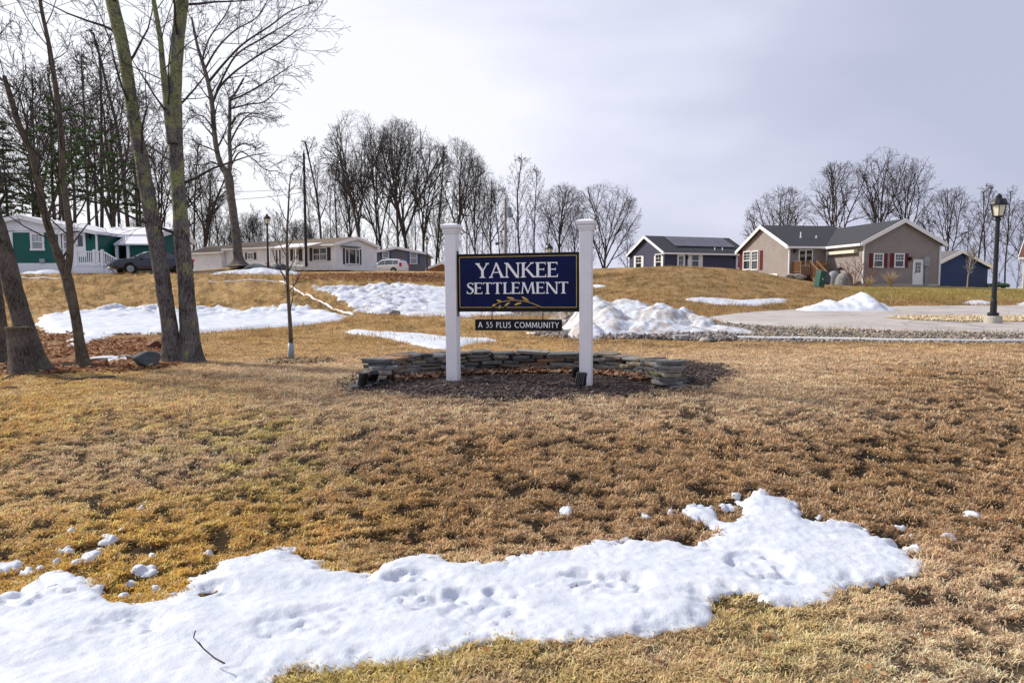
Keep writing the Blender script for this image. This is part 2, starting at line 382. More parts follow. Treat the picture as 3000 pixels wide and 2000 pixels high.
def vinyl_mat():
    m, N, L, b = newmat('vinyl_post'); n = tex(N, L, 'noise', 7, 6, .7); tc = N.new('ShaderNodeTexCoord'); sp = N.new('ShaderNodeSeparateXYZ'); L.new(tc.outputs['Object'], sp.inputs[0])
    q = N.new('ShaderNodeMath'); q.operation = 'MULTIPLY_ADD'; q.inputs[1].default_value = -2.2; L.new(sp.outputs['Z'], q.inputs[0]); L.new(n.outputs['Fac'], q.inputs[2])
    k = ramp(N, L, q.outputs[0], [(.30, (0, 0, 0)), (.62, (.6, .6, .6))]); base = ramp(N, L, n.outputs['Fac'], [(.3, (.76, .76, .79)), (.7, (.84, .84, .87))])
    x = N.new('ShaderNodeMix'); x.data_type = 'RGBA'; x.inputs[7].default_value = (.36, .30, .23, 1); L.new(k.outputs[0], x.inputs['Factor']); L.new(base.outputs[0], x.inputs[6]); L.new(x.outputs[2], b.inputs['Base Color']); b.inputs['Roughness'].default_value = .42; return m
M['vinyl_post'] = vinyl_mat()
M['black'] = plain('black', (.008, .008, .010), .5, .2, 20, 0, 0, .2)
M['black_metal'] = plain('black_metal', (.012, .012, .016), .4, .2, 10, .1)
M['navy'] = plain('navy', (.003, .008, .058), .5, .35, 5, .0, 0, .15)
M['gold'] = plain('gold', (.62, .42, .10), .45, .2, 40, .1, .3)
M['letter'] = plain('letter', (.92, .93, .95), .5, .03, 10)
M['glass'] = plain('glass', (.018, .024, .028), .06, .3, 1, 0, 0, 1.0)
M['glass_car'] = plain('glass_car', (.03, .045, .055), .05, .2, 1, 0, 0, 1.0)
M['curtain'] = plain('curtain', (.30, .33, .34), .35, .3, 4)
M['asphalt'] = plain('asphalt', (.37, .34, .325), .9, .12, 3, .3)
def worn_asphalt():
    m, N, L, b = newmat('worn_asphalt'); n = tex(N, L, 'noise', .8, 6, .6); g = tex(N, L, 'noise', 30, 4, .7); v = tex(N, L, 'vor', .45); v.feature = 'DISTANCE_TO_EDGE'; w = tex(N, L, 'noise', 1.5, 5)
    v.inputs['Randomness'].default_value = 1
    tc = N.new('ShaderNodeTexCoord'); mm = N.new('ShaderNodeMix'); mm.data_type = 'RGBA'; mm.inputs['Factor'].default_value = .35; L.new(tc.outputs['Object'], mm.inputs[6]); L.new(w.outputs['Color'], mm.inputs[7]); L.new(mm.outputs[2], v.inputs['Vector'])
    c = ramp(N, L, n.outputs['Fac'], [(.3, (.30, .275, .255)), (.5, (.42, .385, .36)), (.7, (.50, .46, .43))]); cg = ramp(N, L, g.outputs['Fac'], [(.3, (.75,)*3), (.7, (1.2,)*3)]); ck = ramp(N, L, v.outputs['Distance'], [(.0, (.55,)*3), (.012, (1,)*3)])
    o = c.outputs[0]
    for r in (cg, ck):
        x = N.new('ShaderNodeMix'); x.data_type = 'RGBA'; x.blend_type = 'MULTIPLY'; x.inputs['Factor'].default_value = 1; L.new(o, x.inputs[6]); L.new(r.outputs[0], x.inputs[7]); o = x.outputs[2]
    L.new(o, b.inputs['Base Color']); b.inputs['Roughness'].default_value = .9; b.inputs['Specular IOR Level'].default_value = .2; bump(N, L, b, g.outputs['Fac'], .3, .01); return m
M['asphalt'] = worn_asphalt()
M['asphalt_dark'] = plain('asphalt_dark', (.13, .12, .11), .9, .2, 3, .3)
M['concrete'] = plain('concrete', (.42, .39, .33), .9, .15, 9, .3)
M['red'] = plain('red', (.13, .010, .014), .5); M['blue_sh'] = plain('blue_sh', (.04, .09, .24), .5)
M['shutter_black'] = plain('shutter_black', (.015, .015, .018), .5)
M['wood_deck'] = plain('wood_deck', (.22, .11, .045), .7, .3, 8, .3)
M['rust'] = plain('rust', (.13, .05, .03), .8); M['pole_wood'] = plain('pole_wood', (.26, .22, .19), .9, .25, 5, .3)
M['pole_dark'] = plain('pole_dark', (.03, .025, .025), .85, .2, 5, .2)
M['green_box'] = plain('green_box', (.012, .075, .055), .45); M['grey_tarp'] = plain('grey_tarp', (.23, .24, .26), .6, .15, 4, .3)
M['boulder'] = plain('boulder', (.22, .21, .20), .9, .4, 5, .8); M['boulder_dark'] = plain('boulder_dark', (.075, .085, .09), .8, .35, 4, .8)
M['lamp_glass'] = plain('lamp_glass', (.72, .68, .50), .3, .06, 5)
M['solar'] = plain('solar', (.045, .04, .055), .18, .2, 2, 0, 0, .9)
M['meter'] = plain('meter', (.30, .34, .35), .5); M['paper'] = plain('paper', (.66, .58, .4), .8)
M['transformer'] = plain('transformer', (.22, .27, .32), .5)
M['light_strip'] = plain('awning', (.70, .66, .52), .5)
M['bin'] = plain('bin', (.012, .07, .30), .45)
def shingle(name, c):
    m, N, L, b = newmat(name); n = tex(N, L, 'noise', 14, 6, .75)
    r = ramp(N, L, n.outputs['Fac'], [(.32, tuple(x*.6 for x in c)), (.68, tuple(x*1.5 for x in c))]); L.new(r.outputs[0], b.inputs['Base Color'])
    b.inputs['Roughness'].default_value = .9; b.inputs['Specular IOR Level'].default_value = .2; bump(N, L, b, n.outputs['Fac'], .5, .02); return m
M['roof_dark'] = shingle('roof_dark', (.048, .049, .056)); M['roof_brown'] = shingle('roof_brown', (.15, .115, .085))
M['roof_grey'] = shingle('roof_grey', (.13, .12, .125)); M['roof_white'] = plain('roof_white', (.66, .66, .70), .6, .05, 2)

# ------------------------------------------------------------------ the ground
def grass_tint(x, y):
    """albedo of the winter lawn: straw, pinkish tan, brown, partly painted shade on the slopes, and a few greener patches"""
    s = x / np.maximum(y, 3.0) * FPX + 1176
    n1 = fbm(x, y, .35, 4, 50); n2 = fbm(x, y, 1.3, 4, 60); n3 = fbm(x, y, 5, 3, 70)
    straw = np.array([.50, .31, .11]); tan_ = np.array([.76, .505, .31]); brown = np.array([.46, .285, .135])
    green = np.array([.42, .35, .06]); gold = np.array([.78, .43, .08]); pale = np.array([.78, .60, .38])
    c = np.repeat(tan_[None], x.size, 0)
    def mixin(c, col, w): return c * (1 - w[:, None]) + col[None] * w[:, None]
    c = mixin(c, gold, sstep(900, 100, s) * .75 * sstep(-.5, .4, n1 + .2))
    band = sstep(3.9, 4.6, y) * (1 - sstep(5.8, 7.0, y)) * sstep(450, 950, s)
    c = mixin(c, brown, np.clip(band * .75 + .30 * n2 * band, 0, 1))  # slope turned from the sun: its shade is mixed in as brown
    # right-hand slope browner too, its shade put into the colour
    c = mixin(c, brown, np.clip(sstep(1800, 2150, s) * sstep(5, 6.5, y) * (1 - sstep(9, 12, y)) * (.6 + .5 * n2), 0, 1))
    low = 1 - sstep(3.4, 4.3, y)
    c = mixin(c, green, np.clip(low * (.40 + .8 * n2) * (1 - sstep(1900, 2200, s)), 0, .75))
    c = mixin(c, pale, np.clip(low * sstep(1500, 2250, s) * sstep(3.8, 2.7, y) * (.8 + .4 * n2), 0, 1))
    gl = np.exp(-((s - 560) / 260) ** 2) * sstep(4.2, 5, y) * (1 - sstep(6.5, 7.6, y))
    c = mixin(c, green * 1.25, np.clip(gl * (.25 + .9 * n3), 0, .55))
    c = mixin(c, gold, np.clip(np.exp(-((s - 450) / 450) ** 2) * (1 - sstep(4.5, 5.6, y)) * sstep(3.0, 3.8, y) * .7, 0, 1))
    far = sstep(10, 14, y)
    strawf = np.where(s[:, None] > 1300, np.array([.38, .25, .105])[None], np.array([.50, .33, .14])[None])
    c = c * (1 - far[:, None]) + strawf * far[:, None]
    c = mixin(c, brown * 1.15, np.clip(far * (.15 + .8 * n2 + .3 * n1), 0, .6))
    sp = sstep(.08, .30, fbm(x, y * .7, 2.1, 4, 801, .65)) * far * (1 - sstep(55, 75, y)); c = c * (1 - .42 * sp)[:, None]  # dark spots between far tussocks, shade put into the tint
    # greener lawn before the tan house
    gr = sstep(34, 44, y) * (1 - sstep(75, 90, y)) * sstep(1880, 2000, s)
    c = mixin(c, np.array([.37, .30, .09]), np.clip(gr * (.75 + .5 * n2), 0, 1))
    c = c * (1 + .16 * n3[:, None] + .12 * n2[:, None])
    return np.clip(c, .01, 1)
def region(c, x, y, P, col, soft=.12, amt=1.0, warp=.12):
    bx = (min(p[0] for p in P) - 1, max(p[0] for p in P) + 1, min(p[1] for p in P) - 1, max(p[1] for p in P) + 1)
    m = (x > bx[0]) & (x < bx[1]) & (y > bx[2]) & (y < bx[3])
    if not m.any(): return c
    d = sdist(x[m], y[m], P) + warp * fbm(x[m], y[m], 3, 3, 80)
    w = (sstep(-soft, soft, d) * amt)[:, None]; c[m] = c[m] * (1 - w) + np.array(col)[None] * w; return c
def full_tint(x, y):
    c = grass_tint(x, y)
    c = c * (1 - .90 * (holes(x, y) * (1 - sstep(9, 14, y))))[:, None] * (.40 + .40 * sstep(9, 14, y))[:, None]  # hollows painted dark, soil and shade together; near thatch tinted darker
    c = region(c, x, y, LEAFY, (.17, .075, .035), .4, .8, .8)
    c = region(c, x, y, LEAFY2, (.17, .08, .04), 1.5, .7, 1.5)
    c = region(c, x, y, MULCH, (.075, .056, .050), .3, .95, .5)
    c = region(c, x, y, MULCH2, (.07, .045, .035), .15, .9, .2)
    c = region(c, x, y, GRAVEL, (.29, .245, .19), .12, .9, .3)
    c = region(c, x, y, GRAVEL2, (.27, .24, .21), .12, 1, .15)
    c = region(c, x, y, ISLAND, (.36, .26, .14), .1, 1, .02)
    return c
def build_ground():
    nc = 860
    s = np.linspace(-1.25, 1.25, nc)
    w = np.concatenate([np.linspace(-3, 1.9, 16), np.arange(2, 9.5, .03), np.geomspace(15.5, 706, 420) - 6, [1500.0]]); nr = len(w)
    yy, ss = np.meshgrid(w, s, indexing='ij'); xx = ss * (yy + 6)
    x = xx.ravel(); y = yy.ravel(); z = Z(x, y)
    z = np.where(y > 700, -6, z)
    i = np.arange(nr - 1)[:, None] * nc + np.arange(nc - 1)[None]; i = i.ravel()
    F = np.stack([i, i + 1, i + 1 + nc, i + nc], 1)
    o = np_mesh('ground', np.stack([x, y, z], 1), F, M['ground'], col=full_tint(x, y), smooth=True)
    props(o, kind='structure')
build_ground()

def drape(name, P, step, off, mat, edge=.02, thick=None, col=None, ragged=0, seed=0, kind='structure', label=None, cat=None, bumpy=None, group=None, extra=None, smooth=True, parent=None):
    """a sheet lying on the ground inside outline P; thick(d,x,y) gives its height above the ground"""
    x0 = min(p[0] for p in P) - .3; x1 = max(p[0] for p in P) + .3; y0 = min(p[1] for p in P) - .3; y1 = max(p[1] for p in P) + .3
    if isinstance(step, tuple): sx, sy = step
    else: sx = sy = step
    xs = np.arange(x0, x1 + sx, sx); ys = np.arange(y0, y1 + sy, sy)
    X, Y = np.meshgrid(xs, ys); x = X.ravel(); y = Y.ravel()
    d = sdist(x, y, P)
    if ragged: d = d + ragged * (fbm(x, y, .35 / ragged, 5, seed, .62))
    if extra is not None: d = extra(d, x, y)
    h = off + (thick(d, x, y) if thick else 0)
    z = Z(x, y) + h
    nx = len(xs); i = (np.arange(len(ys) - 1)[:, None] * nx + np.arange(nx - 1)[None]).ravel()
    F = np.stack([i, i + 1, i + 1 + nx, i + nx], 1)
    keep = (d[F] > -edge).any(1); F = F[keep]
    used = np.zeros(len(x), bool); used[F.ravel()] = True; mp = np.cumsum(used) - 1
    V = np.stack([x, y, z], 1)[used]; F = mp[F]
    o = np_mesh(name, V, F, mat, col=(col(x[used], y[used]) if col else None), smooth=smooth, parent=parent)
    return props(o, label, cat, group, kind)

def roadthick(d, x, y): return .03 * sstep(-.02, .04, d)
drape('road', ROAD, .14, .012, M['asphalt'], thick=lambda d, x, y: .035 * sstep(-.05, .1, d), edge=.05)
drape('gravel', ISLAND, .12, .055, plain('pebble_bed', (.40, .30, .17), .9, .4, 18, .6), kind='stuff', label='sandy pebble bed filling the road island', cat='gravel')
drape('paved_spur', SPUR, .12, .02, M['asphalt'], thick=lambda d, x, y: .03 * sstep(-.05, .1, d), edge=.05)
def far_road():
    P = [(-60, 43.5), (-30, 44.2), (-22, 46.5), (-16, 53), (-12, 60), (-16, 62), (-19.5, 56), (-25, 50), (-32, 48.2), (-60, 47)]
    drape('road', P, .5, .10, M['asphalt_dark'], edge=.05)
far_road()

# ------------------------------------------------------------------ snow
def snow(name, pts, step, T, soft, seed, label, mat='snow', ragged=.12, holes=None, cat='snow', rough=.02, kind='stuff', raw=None):
    P = raw if raw else GP(pts)
    def thick(d, x, y):
        e = sstep(-.01, soft, d); base = T * (e ** .6)
        return base + e * (rough * fbm(x, y, 1.7, 4, seed + 3) + rough * .55 * fbm(x, y, 6, 4, seed + 5)) + (-.05) * (1 - sstep(-.06, .01, d))
    def extra(d, x, y):
        if holes:
            for hx, hy, hr in holes:
                q = np.hypot(x - hx, (y - hy) * 1.3) - hr * (1 + .35 * fbm(x, y, 4, 3, 11)); d = np.minimum(d, np.maximum(q, -.2) )
        return d
    return drape(name, P, step, -.004, M[mat], thick=thick, ragged=ragged, seed=seed, edge=.05, kind=kind, label=label, cat=cat, extra=extra if holes else None)
FG = [(-260,1372),(-60,1352),(0,1355),(40,1352),(90,1320),(130,1308),(170,1310),(205,1325),(240,1345),(262,1372),(300,1385),(340,1385),(385,1375),(420,1352),(430,1325),(475,1308),(520,1290),(560,1280),(600,1268),(640,1258),(675,1262),(690,1285),(740,1290),(755,1310),(800,1320),(850,1325),(870,1320),(890,1300),(935,1280),(990,1278),(1040,1282),(1100,1290),(1150,1292),(1180,1280),(1240,1268),(1310,1262),(1370,1250),(1410,1250),(1430,1235),(1500,1240),(1570,1245),(1620,1238),(1655,1222),(1640,1210),(1600,1195),(1572,1180),(1575,1160),(1600,1155),(1620,1165),(1650,1175),(1668,1192),(1690,1185),(1700,1150),(1725,1122),(1755,1119),(1765,1138),(1800,1142),(1830,1160),(1845,1180),(1875,1200),(1920,1200),(1960,1203),(2000,1225),(2050,1245),(2080,1270),(2115,1300),(2118,1310),(2090,1325),(2040,1335),(1990,1340),(1945,1350),(1920,1370),(1890,1390),(1860,1385),(1800,1395),(1765,1385),(1740,1370),(1700,1368),(1650,1372),(1610,1380),(1640,1408),(1640,1425),(1580,1440),(1500,1455),(1420,1468),(1340,1470),(1250,1472),(1200,1478),(1150,1475),(1100,1490),(1050,1500),(1000,1508),(950,1515),(900,1530),(850,1520),(800,1535),(740,1540),(700,1530),(650,1545),(620,1568),(590,1620),(-420,1700)]
def fg_snow():
    P = GP(FG)
    hol = [(*G(480, 1362), .10, .055), (*G(235, 1338), .08, .04), (*G(935, 1334), .11, .045), (*G(960, 1383), .13, .04), (*G(1060, 1376), .10, .04), (*G(1150, 1372), .09, .03),
           (*G(1745, 1300), .17, .045), (*G(1345, 1340), .13, .03), (*G(60, 1382), .12, .04), (*G(830, 1268 + 20), .09, .03), (*G(1610, 1262), .10, .02), (*G(1790, 1330), .14, .03),
           (*G(1430, 1350), .16, .03), (*G(300, 1440), .16, .03), (*G(700, 1440), .2, .03), (*G(1110, 1415), .16, .03)]
    def thick(d, x, y):
        e = sstep(-.004, .15, d)
        h = .040 * e ** .42 + e * (.034 * fbm(x * .6, y * 1.3, 1.6, 3, 401) + .019 * fbm(x * .6, y * 1.3, 4.5, 3, 402) - .004) + (.3 + .7 * e) * (.0085 * fbm(x, y, 24, 4, 403, .75)) * (d > 0) - .06 * (1 - sstep(-.02, .004, d))
        h = h + e * .010 * (np.abs(fbm(x * .8, y * 1.2, 3.3, 3, 404)) - .25)
        h = h - lumps(x, y) * .9 * e
        for hx, hy, r, dp in hol:
            q = np.hypot((x - hx) / 1.35, y - hy) / r; q = q * (1 + .3 * fbm(x, y, 5, 3, 77))
            h = h - dp * 1.5 * (1 - sstep(.45, 1.0, q)) * e
        h = np.where(d > .05, np.maximum(h, .012 + .006 * fbm(x, y, 30, 2, 5)), h)
        for hx, hy, r, dp in hol[:2]:
            q = np.hypot((x - hx) / 1.2, y - hy) / (r * .45); h = h - .05 * (1 - sstep(.6, 1.0, q * (1 + .4 * fbm(x, y, 9, 3, 78))))
        return np.maximum(h, -.06)
    o = drape('snow', P, .0145, 0, M['snow'], thick=thick, ragged=.06, seed=41, edge=.03, kind='stuff', extra=lambda d, x, y: d + .022 * fbm(x, y, 18, 4, 43, .65) * 1.4 + .03 * fbm(x, y, 7, 2, 44),
              label='large melting sheet of granular snow across the near lawn', cat='snow')
fg_snow()
crumbs = [(1300,1172,22),(1484,1183,14),(1620,1166,26),(1575,1170,16),(2070,1216,12),(2078,1228,12),(2178,1234,14),(2232,1180,20),(2095,1262,16),(40,1290,12),(90,1300,10),(130,1285,9),(175,1290,12),(300,1340,14),(360,1350,10),(250,1320,9),(190,1210,9),(280,1215,8),(350,1280,9),(320,1362,12),(230,1262,10),(1690,1135,10),(1540,1178,9),(1880,1188,9),(2140,1290,9),(1600,1190,12),(212,1278,24),(252,1242,18),(152,1264,14),(338,1308,26),
          (20,1302,34),(60,1308,20),(238,1238,10),(325,1165,9),(160,1222,12),(1668,1160,22),(1700,1150,14),(120,1352,14),(480,1268,13),(280,1368,16),(400,1368,16),(180,1240,10)]
def crumb_snow():
    for k, (u, v, r) in enumerate(crumbs):
        c = gp(u, v); rr = r / FPX * c.y * .95; n = 22; P = []
        for i in range(n):
            a = 2 * PI * i / n; q = rr * (.75 + .5 * random.random()); P.append((c.x + q * math.cos(a), c.y + q * math.sin(a) * .95))
        yield P
def add_crumbs():
    Vs = []; Fs = []; b = 0
    for P in crumb_snow():
        xs = np.arange(min(p[0] for p in P) - .03, max(p[0] for p in P) + .03, .011); ys = np.arange(min(p[1] for p in P) - .03, max(p[1] for p in P) + .03, .011)
        X, Y = np.meshgrid(xs, ys); x = X.ravel(); y = Y.ravel(); d = sdist(x, y, P) + .03 * fbm(x, y, 16, 4, 90, .7)
        h = .022 * sstep(0, .02, d) ** .5 - .03 * (1 - sstep(-.012, .0, d)) + .006 * fbm(x, y, 25, 3, 91)
        nx = len(xs); i = (np.arange(len(ys) - 1)[:, None] * nx + np.arange(nx - 1)[None]).ravel()
        F = np.stack([i, i + 1, i + 1 + nx, i + nx], 1); F = F[(d[F] > -.02).any(1)]
        Vs.append(np.stack([x, y, Z(x, y) + h], 1)); Fs.append(F + b); b += len(x)
    V = np.concatenate(Vs); F = np.concatenate(Fs); used = np.zeros(len(V), bool); used[F.ravel()] = True; mp = np.cumsum(used) - 1
    o = np_mesh('snow_crumbs', V[used], mp[F], M['snow'], smooth=True); props(o, 'small leftover crumbs of snow scattered on the lawn', 'snow', None, 'stuff')
add_crumbs()
snow('snow', [(92,724),(140,722),(200,716),(230,712),(300,706),(360,706),(430,712),(470,706),(560,718),(580,708),(640,712),(650,702),(700,712),(740,716),(800,728),(790,735),(720,745),(600,755),(500,762),(420,768),(330,768),(280,770),(240,780),(215,795),(185,800),(140,798),(165,780),(185,770),(150,766),(95,765),(85,745)],
     (.09, .09), .10, .45, 61, 'long bluish snow patch in the swale behind the forked trees', ragged=.3, rough=.05)
snow('snow', [(175,828),(250,822),(310,820),(300,828),(240,834),(180,834)], .06, .06, .2, 62, 'thin snow strip among leaves beside the slim forked tree', ragged=.12)
snow('snow', [(792,762),(830,760),(900,763),(1000,772),(1060,776),(1130,780),(1150,784),(1090,790),(1060,797),(1030,804),(990,802),(950,792),(900,780),(840,770),(800,766)], .07, .06, .25, 63, 'narrow snow strip behind the stone wall and left post', ragged=.12)
def streaked(d, x, y):
    return d
def bank_snow():
    P = GP([(712,658),(760,660),(800,664),(850,655),(960,655),(1040,662),(1100,672),(1180,700),(1180,724),(1100,729),(1030,728),(930,727),(870,722),(820,716),(800,700),(770,682),(740,668)])
    def extra(d, x, y):
        n = fbm(x * 1.2, y * .5, 1.1, 5, 501, .7); return np.minimum(d, .9 * (n + .20) + .35 * np.clip(d, 0, 2))
    drape('snow', P, (.11, .11), -.01, M['snow_bank'], thick=lambda d, x, y: .07 * sstep(0, .3, d) - .06 * (1 - sstep(-.06, 0, d)) + .03 * fbm(x, y, 3, 3, 502) * sstep(0, .2, d), ragged=.5, seed=64,
          edge=.05, kind='stuff', label='patchy snow streaked with grass on the bank left of the sign', cat='snow', extra=extra)
bank_snow()
snow('snow', [(1572,688),(1600,684),(1640,686),(1700,690),(1760,687),(1812,688),(1800,696),(1740,702),(1690,702),(1640,698),(1600,694)], .1, .09, .35, 66, 'thin ragged snow strip at the foot of the big grassy mound', ragged=.3)
snow('snow', [(1355,655),(1380,654),(1395,658),(1370,662)], .12, .06, .3, 67, 'tiny snow streak on the mound right of the sign', ragged=.1)
snow('snow', [(2208,696),(2240,691),(2270,696),(2290,699),(2240,701)], .1, .12, .4, 68, 'small snow strip on the grass left of the big lamp', ragged=.1)
snow('snow', [(2330,700),(2350,695),(2380,696),(2400,700),(2360,702)], .1, .12, .4, 69, 'small snow strip on the grass at the right edge', ragged=.1)
def pile(name, label, u0, u1, vb, peaks, Y0, depth, mat, seed, step=.06, rough=.12):
    """a plowed heap: peaks = [(u, v_top, half width d-px, depth offset)]"""
    A = at(u0, vb, Y0); B = at(u1, vb, Y0)
    xs = np.arange(A.x - .3, B.x + .3, step); ys = np.arange(Y0 - depth * .5 - .3, Y0 + depth + .3, step)
    X, Yg = np.meshgrid(xs, ys); x = X.ravel(); y = Yg.ravel(); g = Z(x, y); h = np.zeros_like(x)
    for (u, v, hw, dy, dd) in peaks:
        yc = Y0 + dy; c = at(u, v, yc); top = c.z - float(Zs(np.array([c.x]), np.array([yc]))[0]); wx = hw / FPX * yc
        q = np.sqrt(((x - c.x) / wx) ** 2 + ((y - yc) / dd) ** 2) * (1 + .22 * fbm(x, y, 1.3, 3, seed + 9))
        h = np.maximum(h, top * np.clip(1 - q ** 1.5, -.15, 1))
    m = sstep(0, .25, h)
    h = h + m * (rough * fbm(x, y, 1.6, 4, seed, .62) + rough * .6 * np.abs(fbm(x, y, 4.2, 4, seed + 2, .6)) - rough * .2) - .02
    nx = len(xs); i = (np.arange(len(ys) - 1)[:, None] * nx + np.arange(nx - 1)[None]).ravel()
    F = np.stack([i, i + 1, i + 1 + nx, i + nx], 1); F = F[(h[F] > -.02).any(1)]
    used = np.zeros(len(x), bool); used[F.ravel()] = True; mp = np.cumsum(used) - 1
    V = np.stack([x, y, g + np.maximum(h, -.08)], 1)[used]
    o = np_mesh(name, V, mp[F], M[mat], smooth=True); return props(o, label, 'snow pile')
pile('snow_pile', 'big dirty plowed snow heap right behind the sign post', 1308, 1740, 768,
     [(1370,681,80,3.0,2.0),(1440,684,120,3.0,2.2),(1510,700,105,2.0,1.8),(1400,700,85,1.2,1.8),(1480,735,170,.5,1.3),(1590,722,62,1.6,1.3),(1650,748,85,.6,1.0),(1350,735,50,.3,1.2),(1570,712,50,3.0,1.2)], 16.3, 4, 'snow_dirty', 71, .045, .15)
pile('snow_pile', 'clean white snow heap by the road below the tan house', 1830, 2050, 707,
     [(1905,683,50,1.0,1.5),(1950,679,45,1,1.5),(1978,667,42,1,1.6),(1930,690,95,.6,1.4),(2010,690,35,.8,1.2),(1870,695,45,.5,1.2)], 27.5, 3, 'snow', 81, .07, .10)
pile('snow_pile', 'low snow heap on the verge before the white mobile home', 480, 700, 629,
     [(560,617,50,1,1.6),(600,614,60,1.4,1.8),(520,622,40,.6,1.2),(645,620,55,1.2,1.4)], 46.5, 3, 'snow', 91, .12, .08)
pile('snow_pile', 'low snow heap against the skirting of the green mobile home', 40, 165, 634,
     [(75,622,40,.3,1.2),(110,618,48,.3,1.2),(140,626,25,.2,1.0)], 45.6, 2, 'snow', 95, .12, .05)

# ------------------------------------------------------------------ turf blades, leaves, mulch, gravel
SNOWFG = GP(FG)
def scatter(n, y0, y1, pw=1.0, smax=.80):
    r = rng.random(n); y = y0 * (y1 / y0) ** (r ** pw); s = (rng.random(n) * 2 - 1) * smax; return s * (y + .6), y
def blades():
    nt = 165000
    tx, ty = scatter(nt, 2.15, 17, .86, .80)
    h = holes(tx, ty); keep = sdist(tx, ty, SNOWFG) < .045
    keep &= sdist(tx, ty, MULCH) + .2 * fbm(tx, ty, 3, 3, 80) < .02
    for P in (GRAVEL, LEAFY): keep &= (sdist(tx, ty, P) < 0) | (rng.random(nt) < .05)
    keep &= rng.random(nt) < 1.02 - h * 1.25
    tx = tx[keep]; ty = ty[keep]; nt = len(tx); k = 6
    tc = grass_tint(tx, ty) * (.45 + .95 * rng.random(nt))[:, None]
    w = rng.random(nt); tc[w < .16] = tc[w < .16] * .3 + np.array([.66, .53, .37]) * .7
    rim = np.clip(fbm(tx, ty, 2.5, 2, 131), -1, 1)
    x = np.repeat(tx, k); y = np.repeat(ty, k); n = nt * k; sc = .011 * (1 + .07 * y)
    x = x + 1.5 * sc * rng.standard_normal(n); y = y + 1.5 * sc * rng.standard_normal(n)
    L = (.018 + .030 * rng.random(n) ** 1.5) * (1 + .04 * y) * np.repeat(1 + .35 * rim, k); wd = (.0009 + .0013 * rng.random(n)) * (1 + .14 * y)
    wind = fbm(x, y, 3.2, 2, 130) * 3 * PI; az = np.where(rng.random(n) < .45, wind + .7 * rng.standard_normal(n), 2 * PI * rng.random(n)); lean = .80 + .75 * rng.random(n)
    dx = np.cos(az); dy = np.sin(az); z = Z(x, y) - .005
    px = -dy * wd; py = dx * wd
    h1 = L * .55 * np.cos(lean * .6); o1 = L * .55 * np.sin(lean * .6); l2 = np.minimum(lean * 1.5, 2.2); h2 = h1 + L * .45 * np.cos(l2); o2 = o1 + L * .45 * np.sin(l2)
    V = np.empty((n, 5, 3))
    V[:, 0] = np.stack([x - px, y - py, z], 1); V[:, 1] = np.stack([x + px, y + py, z], 1)
    V[:, 2] = np.stack([x + dx * o1 + px * .8, y + dy * o1 + py * .8, z + h1], 1); V[:, 3] = np.stack([x + dx * o1 - px * .8, y + dy * o1 - py * .8, z + h1], 1)
    V[:, 4] = np.stack([x + dx * o2, y + dy * o2, z + h2], 1)
    b = np.arange(n)[:, None] * 5; Q = b + np.array([[0, 1, 2, 3]]); T = b + np.array([[3, 2, 4]])
    c = np.clip(np.repeat(tc, k, 0) * (.8 + .55 * rng.random(n))[:, None] * 1.1, .01, .85)
    o = np_mesh('grass', V.reshape(-1, 3), [Q, T], M['blade'], col=np.repeat(c, 5, 0)); props(o, 'matted straw-coloured winter grass of the lawn', 'grass', None, 'stuff')
blades()
def tufts_far():
    """tussocks of bent straw on the banks and the mound"""
    n = 80000; y = 15 + 35 * rng.random(n) ** .9; x = (rng.random(n) * 2 - 1) * .78 * y
    keep = np.ones(n, bool)
    for P in (ROAD, GRAVEL, LEAFY): keep &= ~inpoly(x, y, P)
    sn = GP([(92,720),(650,704),(800,728),(600,755),(280,772),(200,800),(140,798)]); keep &= sdist(x, y, sn) < -.3
    sn = GP([(712,658),(850,655),(1040,660),(1180,700),(1180,726),(930,729),(820,718)]); keep &= (sdist(x, y, sn) < .0) | (rng.random(n) < .12)
    keep &= rng.random(n) < np.clip(.55 + 1.2 * fbm(x, y, 1.2, 4, 140), .05, 1)
    x = x[keep]; y = y[keep]; n = len(x)
    k = 4; x = np.repeat(x, k) + .05 * rng.standard_normal(n * k); y = np.repeat(y, k) + .05 * rng.standard_normal(n * k); n *= k
    L = (.10 + .12 * rng.random(n)) * (1 + .5 * (y > 24)); wd = .006 + .006 * rng.random(n); az = 2 * PI * rng.random(n); lean = .5 + .9 * rng.random(n)
    dx = np.cos(az); dy = np.sin(az); z = Z(x, y) - .01; px = -dy * wd; py = dx * wd; hh = L * np.cos(lean); oo = L * np.sin(lean)
    V = np.empty((n, 3, 3)); V[:, 0] = np.stack([x - px, y - py, z], 1); V[:, 1] = np.stack([x + px, y + py, z], 1); V[:, 2] = np.stack([x + dx * oo, y + dy * oo, z + hh], 1)
    F = np.arange(n * 3).reshape(-1, 3); c = np.clip(full_tint(x, y) * (.75 + .8 * rng.random(n))[:, None], .01, .8)
    o = np_mesh('grass', V.reshape(-1, 3), F, M['blade'], col=np.repeat(c, 3, 0)); props(o, 'coarse straw tussocks on the banks and the mound', 'grass', None, 'stuff')
tufts_far()
